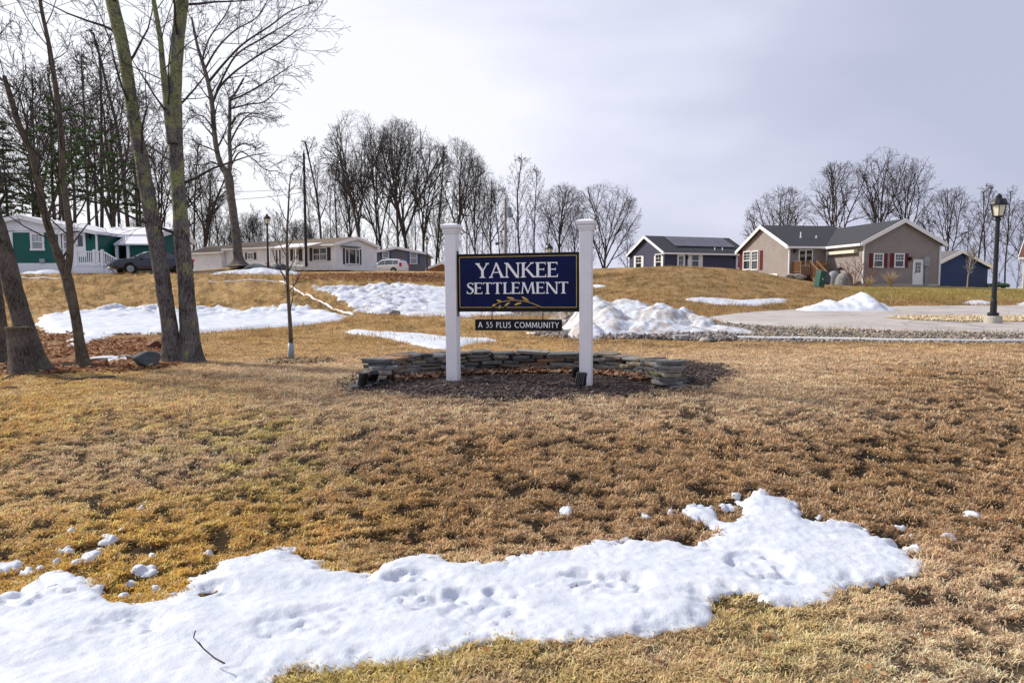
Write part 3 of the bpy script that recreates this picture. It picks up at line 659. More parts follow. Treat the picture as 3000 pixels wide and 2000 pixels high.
def leaf_mesh(name, x, y, size, cols, label, lift=.01, cat='leaves'):
    n = len(x); z = Z(x, y) + lift + .02 * rng.random(n); az = 2 * PI * rng.random(n); sz = size * (.6 + .8 * rng.random(n))
    base = np.array([[-.5, -.1, 0], [0, -.36, .12], [.5, -.05, .05], [.62, .12, .22], [.1, .34, .16], [-.35, .3, .02]])
    tl = .35 * rng.standard_normal(n); ta = 2 * PI * rng.random(n)
    ca, sa = np.cos(az), np.sin(az); V = np.empty((n, 6, 3))
    curl = .4 + 1.2 * rng.random(n)
    for i, (a, b, c) in enumerate(base):
        X = (a * ca - b * sa) * sz; Yv = (a * sa + b * ca) * sz
        Zv = np.abs(c) * curl * sz + (np.cos(ta) * X + np.sin(ta) * Yv) * np.tan(np.clip(tl, -1, 1))
        V[:, i] = np.stack([x + X, y + Yv, z + Zv], 1)
    b = np.arange(n)[:, None] * 6; F = np.concatenate([b + np.array([[0, 1, 4, 5]]), b + np.array([[1, 2, 3, 4]])])
    cc = np.array(cols)[rng.integers(0, len(cols), n)] * (.7 + .6 * rng.random(n))[:, None]
    o = np_mesh(name, V.reshape(-1, 3), F, M['leaf'], col=np.repeat(cc, 6, 0)); return props(o, label, cat, None, 'stuff')
LEAFC = [(.30, .12, .05), (.22, .09, .045), (.40, .20, .09), (.16, .07, .04), (.45, .28, .15)]
def in_region(P, n, pad=.0):
    out = [[], []]; x0 = min(p[0] for p in P) - pad; x1 = max(p[0] for p in P) + pad; y0 = min(p[1] for p in P) - pad; y1 = max(p[1] for p in P) + pad
    x = x0 + (x1 - x0) * rng.random(n * 3); y = y0 + (y1 - y0) * rng.random(n * 3); k = sdist(x, y, P) > -pad; return x[k][:n], y[k][:n]
x, y = in_region(LEAFY, 15000, .5); k = fbm(x, y, .9, 4, 150) > -.12; leaf_mesh('fallen_leaves', x[k], y[k], .065, LEAFC, 'deep rusty leaf litter round the forked trees at the left')
x, y = in_region(LEAFY2, 5000, .5); leaf_mesh('fallen_leaves', x, y, .13, LEAFC, 'reddish leaf litter along the top of the left bank')
x, y = scatter(700, 2.4, 12); k = sdist(x, y, SNOWFG) < .0; leaf_mesh('fallen_leaves', x[k], y[k], .030, LEAFC, 'single dry leaves scattered over the lawn', .012)

# path of the curved dry-stone wall
WALLP = [(-1.72, 8.45), (-1.60, 8.85), (-1.28, 9.2), (-.7, 9.45), (0, 9.58), (.7, 9.56), (1.25, 9.38), (1.62, 9.05), (1.80, 8.62), (1.84, 8.28)]
def wall_at(t):
    P = [Vector((*p, 0)) for p in WALLP]; n = len(P); f = min(max(t, 0), .99999) * (n - 1); i = int(f); a = f - i
    p0, p1, p2, p3 = P[max(i-1, 0)], P[i], P[i+1], P[min(i+2, n-1)]
    p = .5 * ((2*p1) + (p2-p0)*a + (2*p0-5*p1+4*p2-p3)*a*a + (3*p1-p0-3*p2+p3)*a**3)
    q = .5 * ((p2-p0) + 2*(2*p0-5*p1+4*p2-p3)*a + 3*(3*p1-p0-3*p2+p3)*a*a); q.z = 0; return p, q.normalized()
wl = sum((wall_at((i+1)/200)[0] - wall_at(i/200)[0]).length for i in range(200))
def leaves_wall():
    xs = []; ys = []
    for i in range(3200):
        t = .09 + .82 * random.random(); p, q = wall_at(t); nrm = Vector((q.y, -q.x, 0)); d = .12 + abs(random.gauss(0, .10)); p = p + nrm * d
        if random.random() < .75 + .25 * math.sin(t * 17): xs.append(p.x); ys.append(p.y)
    leaf_mesh('fallen_leaves', np.array(xs), np.array(ys), .062, [(.38, .21, .13), (.30, .14, .08), (.50, .32, .22), (.22, .11, .07), (.42, .27, .19)], 'orange-brown leaves heaped along the foot of the stone wall', .02)
leaves_wall()
def chips(name, P, n, smin, smax, cols, label, cat, flat=.5, pad=.05, mask=None, mat='chip', dz=0):
    x, y = in_region(P, n, pad)
    if mask is not None: k = mask(x, y); x = x[k]; y = y[k]
    n = len(x); base = np.array([[1,0,0],[0,1,0],[-1,0,0],[0,-1,0],[0,0,1],[.0,0,-.6]])
    F0 = np.array([[0,1,4],[1,2,4],[2,3,4],[3,0,4],[1,0,5],[2,1,5],[3,2,5],[0,3,5]])
    s = (smin + (smax - smin) * rng.random(n) ** 2); V = base[None] * (.65 + .7 * rng.random((n, 6, 1))) * np.stack([s * (.7 + .8 * rng.random(n)), s * (.5 + .5 * rng.random(n)), s * flat], 1)[:, None, :]
    az = 2 * PI * rng.random(n); ca, sa = np.cos(az)[:, None], np.sin(az)[:, None]; tx = .4 * rng.standard_normal(n)[:, None]
    X = V[..., 0] * ca - V[..., 1] * sa; Y = V[..., 0] * sa + V[..., 1] * ca; Zz = V[..., 2] + X * tx
    z = Z(x, y) + dz + s * flat * .45; V = np.stack([X + x[:, None], Y + y[:, None], Zz + z[:, None]], 2)
    F = (np.arange(n)[:, None, None] * 6 + F0[None]).reshape(-1, 3)
    c = np.array(cols)[rng.integers(0, len(cols), n)] * (.65 + .7 * rng.random(n))[:, None]
    o = np_mesh(name, V.reshape(-1, 3), F, M[mat], col=np.repeat(c, 6, 0)); return props(o, label, cat, None, 'stuff')
chips('mulch', MULCH, 15000, .010, .032, [(.08,.06,.055),(.13,.10,.09),(.045,.035,.033),(.20,.155,.135)], 'dark bark mulch bed round the sign posts', 'mulch', .35, .12, lambda x, y: fbm(x, y, 3, 3, 81) > -.8)
chips('mulch', MULCH2, 1500, .010, .03, [(.07,.05,.04),(.10,.07,.05),(.04,.03,.027)], 'thin mulch ring round the foot of the sapling', 'mulch', .4, .1)
GC = [(.24,.22,.20),(.32,.28,.24),(.16,.145,.14),(.42,.36,.29),(.11,.10,.10),(.36,.28,.2)]
chips('gravel', GRAVEL, 12000, .014, .048, GC, 'strip of grey gravel between the lawn and the road', 'gravel', .75, .15)
chips('gravel', GP([(1230,770),(1330,778),(1500,781),(1680,784),(1690,775),(1500,768),(1330,764),(1240,764)]), 2600, .04, .10, [(.17,.155,.15),(.24,.21,.19),(.11,.10,.10)], 'band of coarse dark stones below the dirty snow heap', 'gravel', .8, .05)
chips('gravel', GP([(1305,742),(1380,742),(1450,752),(1400,742),(1330,700),(1300,716)]), 500, .05, .14, [(.17,.155,.15),(.24,.21,.19),(.11,.10,.10)], 'rubble stones beside the paved spur behind the sign', 'gravel', .8, .05)
chips('gravel', GRAVEL2, 2500, .03, .07, GC, 'patch of gravel seen under the sign panel', 'gravel', .7, .1)
chips('gravel', ISLAND, 9000, .02, .055, [(.46,.34,.19),(.55,.44,.28),(.32,.23,.13),(.62,.55,.42)], 'yellow pebble bed on the road island round the lamp', 'gravel', .7, -.05, dz=.055)

# ------------------------------------------------------------------ dry-stone wall
def slab(mb, c, tan, L, D, H, col, tilt=0):
    nrm = Vector((tan.y, -tan.x, 0)); n = 9; top = []; bot = []
    cor = [(-1, -.9), (-.4, -1.0), (.35, -.95), (.95, -1), (1.02, -.1), (.96, .9), (.1, 1), (-.9, .95), (-1.03, .2)]
    for k in range(n):
        ca, sa = cor[k]; ca += random.uniform(-.12, .12); sa += random.uniform(-.14, .14); q = 1
        p = c + tan * (ca * q * L / 2) + nrm * (sa * q * D / 2)
        dz = ca * q * L / 2 * tilt
        top.append(p + Vector((0, 0, H / 2 + dz + random.uniform(-.004, .004)))); bot.append(p * 1 + Vector((0, 0, -H / 2 + dz)) + (c - p) * random.uniform(.0, .10) * Vector((1, 1, 0)).length * .5)
    mid = [(t + b) / 2 + (t - c) * random.uniform(.0, .05) for t, b in zip(top, bot)]
    for m_, t, b in zip(mid, top, bot): m_.z = (t.z + b.z) / 2
    vs = top + mid + bot; fs = [tuple(range(n))] + [tuple(range(3*n-1, 2*n-1, -1))]
    for j in range(2): fs += [((j+1)*n+k, (j+1)*n+(k+1) % n, j*n+(k+1) % n, j*n+k) for k in range(n)]
    mb.add(vs, fs, 0, col)
STC = [(.13,.135,.13),(.16,.165,.16),(.20,.195,.185),(.085,.088,.088),(.21,.18,.145),(.25,.215,.165),(.15,.15,.14)]
def stone_wall():
    root = thing('stone_wall', 'low curved dry-stacked slate wall behind the sign posts', 'wall', (0, 9.2, .45))
    off = Vector((0, 9.2, .45)); NC = 7; face = MB(); ch = .042
    for k in range(NC):
        d = random.uniform(0, .1)
        t0 = max(0, (k * .012)); t1 = 1 - .002 * k; s = t0 * wl + d * .2
        while s < t1 * wl:
            L = random.choice([random.uniform(.12, .22), random.uniform(.2, .38)]); H = ch * random.uniform(.75, 1.12)
            t = (s + L / 2) / wl
            if t > 1: break
            p, q = wall_at(t); g = float(Zs(np.array([p.x]), np.array([p.y]))[0])
            g0 = .445 + .02 * math.sin(t * 5)
            z = g0 + ch * (k + .5) + random.uniform(-.006, .006) + .012 * math.sin(t * 40 + k)
            col = random.choice(STC)
            r = random.random()
            if r < .09: col = (.26, .165, .105)
            elif r < .18: col = (.26, .25, .24)
            elif r < .215: col = (.16, .16, .09)
            if k >= 3 and random.random() < .45: col = tuple(min(1, x * 1.3) for x in col)
            nrm = Vector((q.y, -q.x, 0)); c = Vector((p.x, p.y, z)) + nrm * random.uniform(-.03, .035) - off
            if k == NC - 1:
                m = MB(); slab(m, c, q, L * 1.25, random.uniform(.30, .40), H * .8, col, random.uniform(-.06, .06)); m.build('coping_stone', M['stone_tint'], root)
            else: slab(face, c, q, L * 1.13, random.uniform(.26, .34), H, col, random.uniform(-.05, .05))
            s += L * .97 + random.uniform(0, .01)
        # added dark strip inside, painted shade for the gaps; then the two stacked ends
    n = 60; vs = []
    for i in range(n + 1):
        p, q = wall_at(.07 + .88 * i / n); nr = Vector((q.y, -q.x, 0))
        for dd, zz in ((.10, .43), (.10, .445 + ch * NC - .03), (-.10, .445 + ch * NC - .03), (-.10, .43)): vs.append(Vector((p.x, p.y, zz)) + nr * dd - off)
    face.add(vs, [(4*i+j, 4*i+(j+1) % 4, 4*i+4+(j+1) % 4, 4*i+4+j) for i in range(n) for j in range(4)], 0, (.045, .042, .038))
    face.build('stacked_courses', M['stone_tint'], root)
    for k in range(7):
        m = MB(); col = random.choice(STC[:5]); col = tuple(x * 1.5 for x in col)
        c = Vector((1.83 + random.uniform(-.06, .06) , 8.18 + random.uniform(-.05, .05), .445 + .047 * (k + .5))) - off
        slab(m, c, Vector((.98, random.uniform(-.2, .5), 0)).normalized(), random.uniform(.20, .32) * (1.15 if k > 4 else 1), random.uniform(.2, .3), .041, col, random.uniform(-.03, .03)); m.build('end_stone', M['stone_tint'], root)
    for k in range(5):
        m = MB(); c = Vector((-1.78 + .05 * k, 8.30 + .09 * k, .43 + .045 * (k + .5))) - off
        slab(m, c, Vector((.95, .3, 0)).normalized(), random.uniform(.26, .4), .26, .04, tuple(x * 1.3 for x in random.choice(STC)), random.uniform(-.05, .05)); m.build('end_stone', M['stone_tint'], root)
stone_wall()

# ------------------------------------------------------------------ the sign
def stroke(a, b, w0, w1=None, horiz=True):
    w1 = w1 or w0; h = (lambda w: (w / 2, 0)) if horiz else (lambda w: (0, w / 2)); x0, y0 = h(w0); x1, y1 = h(w1)
    return [(a[0]-x0, a[1]-y0), (a[0]+x0, a[1]+y0), (b[0]+x1, b[1]+y1), (b[0]-x1, b[1]-y1)]
TK, TN = .15, .068
def serif(x, y, w, up):     # bracketed foot (up=1: serif at the bottom)
    s = 1 if up else -1; return [(x - w/2, y), (x + w/2, y), (x + w/2, y + s*.03), (x + w*.22, y + s*.09), (x - w*.22, y + s*.09), (x - w/2, y + s*.03)]
def vserif(x, y, h, s):     # end of an arm: small wedge
    return [(x, y - h*.5), (x + .025, y - h*.5), (x + .035, y + h*.5), (x - .01, y + h*.5)] if s else [(x, y - h), (x + .03, y - h), (x + .02, y + .0), (x - .05, y)]
def arm(x0, x1, y, s, drop=.1):
    p = [(x0, y - TN/2), (x1, y - TN/2), (x1, y + TN/2), (x0, y + TN/2)]
    w = [(x1 - .05, y + s*TN/2), (x1 + .02, y + s*TN/2), (x1 + .03, y - s*(drop + .04)), (x1 - .002, y - s*(drop + .04))]
    return [p, w]
def arc_strip(pts, ws):
    out = []; n = len(pts)
    for i in range(n - 1):
        a = Vector(pts[i]); b = Vector(pts[i+1]); ta = (Vector(pts[min(i+1,n-1)]) - Vector(pts[max(i-1,0)])).normalized(); tb = (Vector(pts[min(i+2,n-1)]) - Vector(pts[i])).normalized()
        na = Vector((-ta.y, ta.x)) * ws[i] / 2; nb = Vector((-tb.y, tb.x)) * ws[i+1] / 2
        out.append([tuple(a - na), tuple(b - nb), tuple(b + nb), tuple(a + na)])
    return out
def cr(P, k=7):
    P = [Vector(p) for p in P]; out = []
    for i in range(len(P) - 1):
        p0, p1, p2, p3 = P[max(i-1,0)], P[i], P[i+1], P[min(i+2,len(P)-1)]
        for j in range(k):
            a = j / k; out.append(tuple(.5*((2*p1)+(p2-p0)*a+(2*p0-5*p1+4*p2-p3)*a*a+(3*p1-p0-3*p2+p3)*a**3)))
    out.append(tuple(P[-1])); return out
def glyphE(w=.56):
    x = .13; return [stroke((x,0),(x,1),TK), serif(x-.03,0,.22,1), serif(x-.03,1,.22,0)] + arm(x,w,1-TN/2,1) + arm(x,w*.84,.53,0) + [stroke((w*.84+.0,.44),(w*.84+.01,.62),.03,.03)] + arm(x,w+.02,TN/2,-1,.12)
def glyphT(w=.66):
    x = w/2; return [stroke((x,0),(x,1),TK), serif(x,0,.34,1), [(0.02,1-TN),(w-.02,1-TN),(w-.02,1),(.02,1)], [(0,.84),(.03,.84),(.09,1-TN),(.06,1),(.01,1)], [(w,.84),(w-.03,.84),(w-.09,1-TN),(w-.06,1),(w-.01,1)]]
def GL(c):
    if c == 'Y': return .84, [stroke((.12,1),(.44,.47),TK*1.1), stroke((.72,1),(.45,.47),TN*1.1), stroke((.43,0),(.43,.5),TK), serif(.43,0,.34,1), serif(.14,1,.28,0), serif(.72,1,.22,0)]
    if c == 'A': return .88, [stroke((.08,0),(.42,1),TN*1.1), stroke((.76,0),(.40,1.02),TK*1.1,TK*.7), [(.2,.33),(.62,.33),(.60,.39),(.22,.39)], serif(.09,0,.24,1), serif(.77,0,.28,1)]
    if c == 'N': return .94, [stroke((.14,0),(.14,1),TN*1.1), stroke((.80,.0),(.80,1),TN*1.1), stroke((.14,1),(.78,-.02),TK*1.15), serif(.14,0,.24,1), serif(.80,1,.24,0), serif(.10,1,.2,0)]
    if c == 'K': return .86, [stroke((.16,0),(.16,1),TK), serif(.16,0,.32,1), serif(.16,1,.32,0), stroke((.24,.48),(.66,1),TN*1.1), stroke((.34,.58),(.76,0),TK*1.1), serif(.66,1,.22,0), serif(.80,0,.2,1)]
    if c == 'E': return .66, glyphE()
    if c == 'T': return .72, glyphT()
    if c == 'L': return .62, [stroke((.15,0),(.15,1),TK), serif(.12,0,.22,1), serif(.15,1,.3,0)] + arm(.15,.57,TN/2,-1,.13)
    if c == 'M': return 1.08, [stroke((.10,0),(.20,1),TN*1.1), stroke((.92,0),(.82,1),TK,TK*.9), stroke((.20,1),(.52,.05),TK*1.05,TK*.6), stroke((.80,1),(.50,.02),TN), serif(.10,0,.22,1), serif(.93,0,.28,1), serif(.17,1,.16,0), serif(.85,1,.18,0)]
    if c == 'S':
        P = cr([(.50,.82),(.42,.94),(.28,.97),(.15,.88),(.13,.74),(.22,.61),(.36,.50),(.47,.37),(.47,.19),(.36,.06),(.22,.03),(.10,.10),(.06,.24)], 5); n = len(P)
        ws = [TN*.9 + (TK*1.15-TN*.9) * math.exp(-((i/(n-1) - .5)/.2)**2) for i in range(n)]
        return .58, arc_strip(P, ws) + [[(.47,.98),(.50,.98),(.52,.78),(.49,.78)], [(.04,.26),(.07,.26),(.09,.02),(.05,.02)]]
def SG(c):
    w = .115
    if c == 'A': return .72, [stroke((.06,0),(.34,1),w*1.05), stroke((.64,0),(.35,1),w*1.05), [(.18,.27),(.53,.27),(.50,.37),(.2,.37)]]
    if c == '5':
        P = cr([(.14,.60),(.27,.62),(.42,.52),(.46,.33),(.38,.13),(.22,.04),(.08,.03)], 5); return .54, [[(.14,.55),(.24,.58),(.24,1),(.15,1)], [(.15,.90),(.44,.90),(.44,1),(.15,1)]] + arc_strip(P, [w*.9]*len(P))
    if c == 'P':
        P = cr([(.12,.95),(.30,.95),(.45,.86),(.46,.68),(.34,.54),(.14,.50)], 5); return .54, [stroke((.12,0),(.12,1),w)] + arc_strip(P, [w*.85]*len(P))
    if c == 'L': return .48, [stroke((.12,0),(.12,1),w), [(.12,0),(.45,0),(.45,.095),(.12,.095)]]
    if c == 'U':
        P = cr([(.12,1),(.12,.5),(.14,.2),(.24,.06),(.38,.03),(.52,.06),(.60,.2),(.62,.5),(.62,1)], 5); return .76, arc_strip(P, [w]*len(P))
    if c == 'S':
        P = cr([(.42,.90),(.30,.96),(.17,.91),(.12,.76),(.22,.60),(.36,.47),(.42,.30),(.36,.10),(.22,.04),(.07,.10)], 5); return .52, arc_strip(P, [w*.92]*len(P))
    if c == 'C':
        P = cr([(.70,.90),(.52,.96),(.32,.92),(.15,.75),(.11,.5),(.15,.25),(.32,.08),(.52,.04),(.70,.10)], 5); return .76, arc_strip(P, [w]*len(P))
    if c == 'O':
        P = [(.44+.34*math.cos(a*PI/14), .5+.46*math.sin(a*PI/14)) for a in range(29)]; return .90, arc_strip(P, [w]*len(P))
    if c == 'M': return .94, [stroke((.09,0),(.17,1),w), stroke((.85,0),(.77,1),w), stroke((.18,1),(.47,.12),w*.95), stroke((.76,1),(.47,.12),w*.95)]
    if c == 'N': return .80, [stroke((.13,0),(.13,1),w), stroke((.67,0),(.67,1),w), stroke((.13,1),(.67,0),w*1.2)]
    if c == 'I': return .28, [stroke((.14,0),(.14,1),w)]
    if c == 'T': return .60, [stroke((.30,0),(.30,1),w), [(.02,.90),(.58,.90),(.58,1),(.02,1)]]
    if c == 'Y': return .66, [stroke((.06,1),(.33,.47),w), stroke((.60,1),(.33,.47),w), stroke((.33,0),(.33,.5),w)]
def lettering(mb, text, font, x0, x1, z0, h, yf, t, gap=.0):
    """text cut as solid raised letters; x0..x1 extent, baseline z0, height h, front at -yf"""
    adv = [(.42, []) if c == ' ' else font(c) for c in text]; tot = sum(a for a, _ in adv) + gap * (len(text) - 1); sx = (x1 - x0) / tot; x = x0; q = 0
    for a, polys in adv:
        for p in polys:
            q += 1; e = (q % 9) * .00022
            ar = sum(p[i][0] * p[(i+1) % len(p)][1] - p[(i+1) % len(p)][0] * p[i][1] for i in range(len(p)))
            pp = p if ar > 0 else p[::-1]
            mb.prism([(x + px * sx, -yf - t - e, z0 + pz * h) for px, pz in pp][::-1], (0, t + e, 0))
        x += (a + gap) * sx
def sign():
    PL = at(1042, 881.6, 8.70); PR = at(1346.3, 887.6, 8.30)
    ang = math.atan2(PR.y - PL.y, PR.x - PL.x); Wd = math.hypot(PR.x - PL.x, PR.y - PL.y); mid = (PL + PR) / 2
    z0 = mid.z
    root = thing('community_sign', 'navy and black community sign hung between two white square posts with gold trim', 'sign', (mid.x, mid.y, z0), ang)
    root.rotation_euler = (0, R(-.45), ang)
    hp = .071; H = 1.955
    for sx in (-1, 1):
        cx = sx * Wd / 2; m = MB(); m.box(cx - hp, cx + hp, -hp, hp, -.12, H - .12); o = m.build('post', M['vinyl_post'], root, bevel=.006)
        m = MB(); r2 = math.sqrt(2)
        prof = [(hp+.004, H-.13), (hp+.010, H-.125), (hp+.010, H-.108), (hp+.018, H-.100), (hp+.018, H-.080), (hp+.030, H-.066), (hp+.036, H-.058), (hp+.036, H-.030), (hp+.028, H-.022), (hp-.02, H-.004), (.004, H)]
        m.lathe([(r * r2, z) for r, z in prof], 4, (cx, 0, 0), 0, .5); m.build('post_cap', M['vinyl'], o)
    # panel between the posts; local heights from the photo at the panel's plane
    sc = 8.5 / FPX; zt = 1.6 - (582 - 662) * sc - z0; zb = 1.6 - (715.5 - 662) * sc - z0
    xl = -Wd/2 + hp + .004; xr = Wd/2 - hp - .004; yp = .02
    fr = .030
    m = MB(); m.box(xl, xr, -yp, yp, zb, zt); panel = m.build('panel_frame', M['black'], root, bevel=.003)
    bx0, bx1, bz0, bz1 = xl + .032, xr - .037, zb + .056, zt - .042
    m = MB(); m.box(bx0, bx1, -yp - .004, -yp, bz0, bz1); m.build('panel_face', M['navy'], root)
    m = MB(); w = .0065; yf0, yf1 = -yp - .008, -yp - .0041; bz = bz0
    m.box(bx0 - w, bx1 + w, yf0, yf1, bz1, bz1 + w); m.box(bx0 - w, bx0, yf0, yf1, bz0, bz1); m.box(bx1, bx1 + w, yf0, yf1, bz0, bz1)
    pw = bx1 - bx0
    # lower rule interrupted by the sprig
    def X(c): return bx0 + pw * (c - 250) / (2030 - 250)         # x on the zoomed photo of the panel
    def Zc(c): return bz0 + (bz1 - bz0) * (1055 - c) / (1055 - 300)
    m.box(bx0 - w, X(752), yf0, yf1, bz0 - w, bz0); m.box(X(795), X(845), yf0, yf1, bz0 - w, bz0); m.box(X(890), X(945), yf0, yf1, bz0 - w, bz0); m.box(X(975), X(1450), yf0, yf1, bz0 - w, bz0); m.box(X(1520), bx1 + w, yf0, yf1, bz0 - w, bz0)
    m.build('gold_border', M['gold'], root)
    m = MB(); lettering(m, 'YANKEE', GL, X(495), X(1772), Zc(612), (bz1 - bz0) * 222 / 755, yp + .004, .006, .0); m.build('lettering', M['letter'], root)
    m = MB(); lettering(m, 'SETTLEMENT', GL, X(350), X(1925), Zc(855), (bz1 - bz0) * 172 / 755, yp + .004, .006, .0); m.build('lettering', M['letter'], root)
    m = MB(); st = [(752,1056),(800,1020),(870,988),(960,965),(1060,955),(1160,957),(1270,972),(1370,1000),(1450,1032),(1515,1060)]
    st = cr([(X(a), Zc(b)) for a, b in st], 4); m.tube([(a, -yp - .009, b) for a, b in st], [.0042 + .0016 * i / len(st) for i in range(len(st))], 6)
    def leaf(a, b, w_):
        a = Vector((X(a[0]), Zc(a[1]))); b = Vector((X(b[0]), Zc(b[1]))); d = b - a; n = Vector((-d.y, d.x)).normalized() * w_
        pts = [a, a + d*.25 + n*.8, a + d*.55 + n, a + d*.85 + n*.6, b, a + d*.8 - n*.45, a + d*.45 - n*.75, a + d*.2 - n*.5]
        c = a + d * .5; vs = [(p.x, -yp - .006, p.y) for p in pts] + [(c.x, -yp - .016, c.y)] ; k = len(pts)
        m.add(vs, [(i, (i+1) % k, k) for i in range(k)] + [tuple(range(k-1, -1, -1))])
    for a, b, w_ in [((755,1050),(815,1012),.016),((905,972),(820,945),.016),((1110,935),(980,905),.016),((1325,970),(1210,895),.018),((860,1085),(885,1025),.016),((945,1048),(1035,982),.016),((1095,1028),(1215,990),.016)]: leaf(a, b, w_)
    m.build('leaf_emblem', M['gold'], root)
    for sx, x in ((-1, xl - .001), (1, xr + .001)):
        m = MB(); m.box(x - .003, x + .003, -.03, .03, zb - .055, zt + .04); m.build('bracket', M['black_metal'], root)
    # hanging plate on two short chains
    hz1 = 1.6 - (733 - 662) * sc - z0; hz0 = 1.6 - (759 - 662) * sc - z0
    def XX(u): t = (u - 1050.8) / (1331.2 - 1050.8); return (xl + (xr - xl) * t)
    hx0, hx1 = XX(1091), XX(1291.5)
    m = MB(); m.box(hx0, hx1, -.012, .012, hz0, hz1); hang = m.build('hanging_plate', M['black'], root, bevel=.002)
    m = MB(); lettering(m, 'A 55 PLUS COMMUNITY', SG, XX(1098.5), XX(1285.5), hz0 + (hz1 - hz0) * .26, (hz1 - hz0) * .50, .012, .003, .05); m.build('lettering', M['letter'], hang)
    for u in (1131, 1248.5):
        x = XX(u); m = MB(); L = zb - hz1; n = 4
        for i in range(n):
            zc = hz1 + L * (i + .5) / n; r = L / n * .62; pts = []
            for k in range(11):
                a = 2 * PI * k / 10; pts.append((x + (.008 * math.cos(a) if i % 2 == 0 else 0), (.008 * math.cos(a) if i % 2 else 0), zc + r * math.sin(a)))
            m.tube(pts, .0036, 5, cap=False)
        m.build('chain', M['rust'], root)
sign()

def floodlight(u, v, label, face, tilt, Y):
    c = at(u, v, Y); c.z = zg(c.x, c.y)
    root = thing('ground_floodlight', label, 'floodlight', c, face, 'ground spotlights aimed at the sign')
    m = MB(); m.tube([(0, 0, -.06), (0, 0, .02)], .008, 8); m.tube([(0, 0, .02), (.0, .01, .10)], .010, 8); m.build('stake', M['black_metal'], root)
    Mx = Matrix.Translation((0, .0, .13)) @ Matrix.Rotation(tilt, 4, 'X')
    m = MB(); m.box(-.055, .055, -.028, .02, -.075, .075, M=Mx)
    for k in range(5): m.box(-.05 + k * .022, -.044 + k * .022, .02, .034, -.06, .06, M=Mx)
    m.build('housing', M['black_metal'], root, bevel=.004)
    m = MB(); m.box(-.045, .045, -.031, -.0285, -.065, .065, M=Mx); m.build('lens', M['glass'], root)
    m = MB()
    for s in (-1, 1): m.box(s * .060 - .003, s * .060 + .003, -.008, .008, -.04, .05, M=Matrix.Translation((0, 0, .10)))
    m.box(-.063, .063, -.008, .008, .062, .068, M=Matrix.Translation((0, 0, .0))); m.build('yoke', M['black_metal'], root)
floodlight(1334, 912, 'small black floodlight leaning at the foot of the right sign post', R(150), R(25), 7.95)
floodlight(1326, 895, 'small black floodlight half hidden behind the right sign post', R(190), R(-20), 8.5)
floodlight(834, 893, 'thin black floodlight seen edge-on before the left wall end', R(250), R(-10), 8.05)
floodlight(856, 888, 'black floodlight tilted up before the left wall end', R(215), R(-48), 8.2)

# ------------------------------------------------------------------ lamps, poles, wires
def lamp(u, v, Y, top_v, label, base='round', zbase=None):
    c = at(u, v, Y); c.z = zg(c.x, c.y) if zbase is None else zbase
    Ht = at(u, top_v, Y).z - c.z; k = Ht / 3.85
    root = thing('street_lamp', label, 'street lamp', c, 0, 'black lantern street lamps')
    bz = .26 * k
    m = MB(); m.lathe([(.235*k, -.1), (.235*k, bz - .03), (.22*k, bz)], 20); m.build('concrete_base', M['concrete'], root, smooth=False)
    m = MB(); m.lathe([(.15*k, bz), (.15*k, bz+.10*k), (.09*k, bz+.11*k), (.085*k, bz+.45*k), (.07*k, bz+.5*k), (.065*k, bz+1.2*k), (.058*k, Ht-.80*k), (.075*k, Ht-.79*k), (.075*k, Ht-.72*k), (.05*k, Ht-.70*k)], 14)
    p = m.build('pole', M['black_metal'], root, smooth=False)
    z0 = Ht - .68*k
    m = MB(); m.lathe([(.05*k, z0-.03*k), (.14*k, z0), (.15*k, z0+.03*k), (.05*k, z0+.032*k)], 6); 
    for i in range(6):
        a = 2*PI*i/6; m.tube([(.145*k*math.cos(a), .145*k*math.sin(a), z0), (.205*k*math.cos(a), .205*k*math.sin(a), z0+.34*k)], .012*k, 5)
        a2 = a + .3; m.tube([(.07*k*math.cos(a), .07*k*math.sin(a), z0-.10*k), (.17*k*math.cos(a), .17*k*math.sin(a), z0-.03*k), (.14*k*math.cos(a), .14*k*math.sin(a), z0+.01*k)], .010*k, 4)
    m.build('lantern_cage', M['black_metal'], root)
    m = MB(); m.lathe([(.132*k, z0+.035*k), (.195*k, z0+.338*k)], 6); m.build('lantern_glass', M['lamp_glass'], root)
    m = MB(); m.lathe([(.235*k, z0+.34*k), (.238*k, z0+.37*k), (.215*k, z0+.44*k), (.17*k, z0+.52*k), (.10*k, z0+.55*k), (.075*k, z0+.57*k), (.085*k, z0+.60*k), (.06*k, z0+.64*k), (.035*k, z0+.655*k), (.045*k, z0+.675*k), (.0, z0+.69*k)], 12); m.build('lantern_roof', M['black_metal'], root)
    return root
lamp(2280.5, 737, 20.0, 445, 'tall black lantern lamp on a round concrete block on the road island')
lamp(616, 613, 49, 491, 'black lantern lamp on the verge left of the tall dark pole')
lamp(981, 622, 74, 543, 'black lantern lamp beside the grey house with blue shutters')
lamp(1260.5, 722, 32, 558, 'black lantern lamp standing right behind the sign panel')
def utility_pole(u, v, Y, tv, label, r, mat, extra=None, zb=None):
    c = at(u, v, Y); c.z = zg(c.x, c.y); H = at(u, tv, Y).z - c.z
    root = thing('utility_pole', label, 'utility pole', c)
    m = MB(); m.tube([(0, 0, -.3), (0, 0, H * .5), (0, 0, H)], [r, r * .85, r * .7], 10); m.build('pole', M[mat], root)
    m = MB(); m.tube([(0, 0, H), (0, 0, H + .18)], .035, 6); m.tube([(0, 0, H+.1), (0, 0, H+.24)], .05, 6); m.build('insulator', M['meter'], root)
    if extra: extra(root, H)
    return c, H
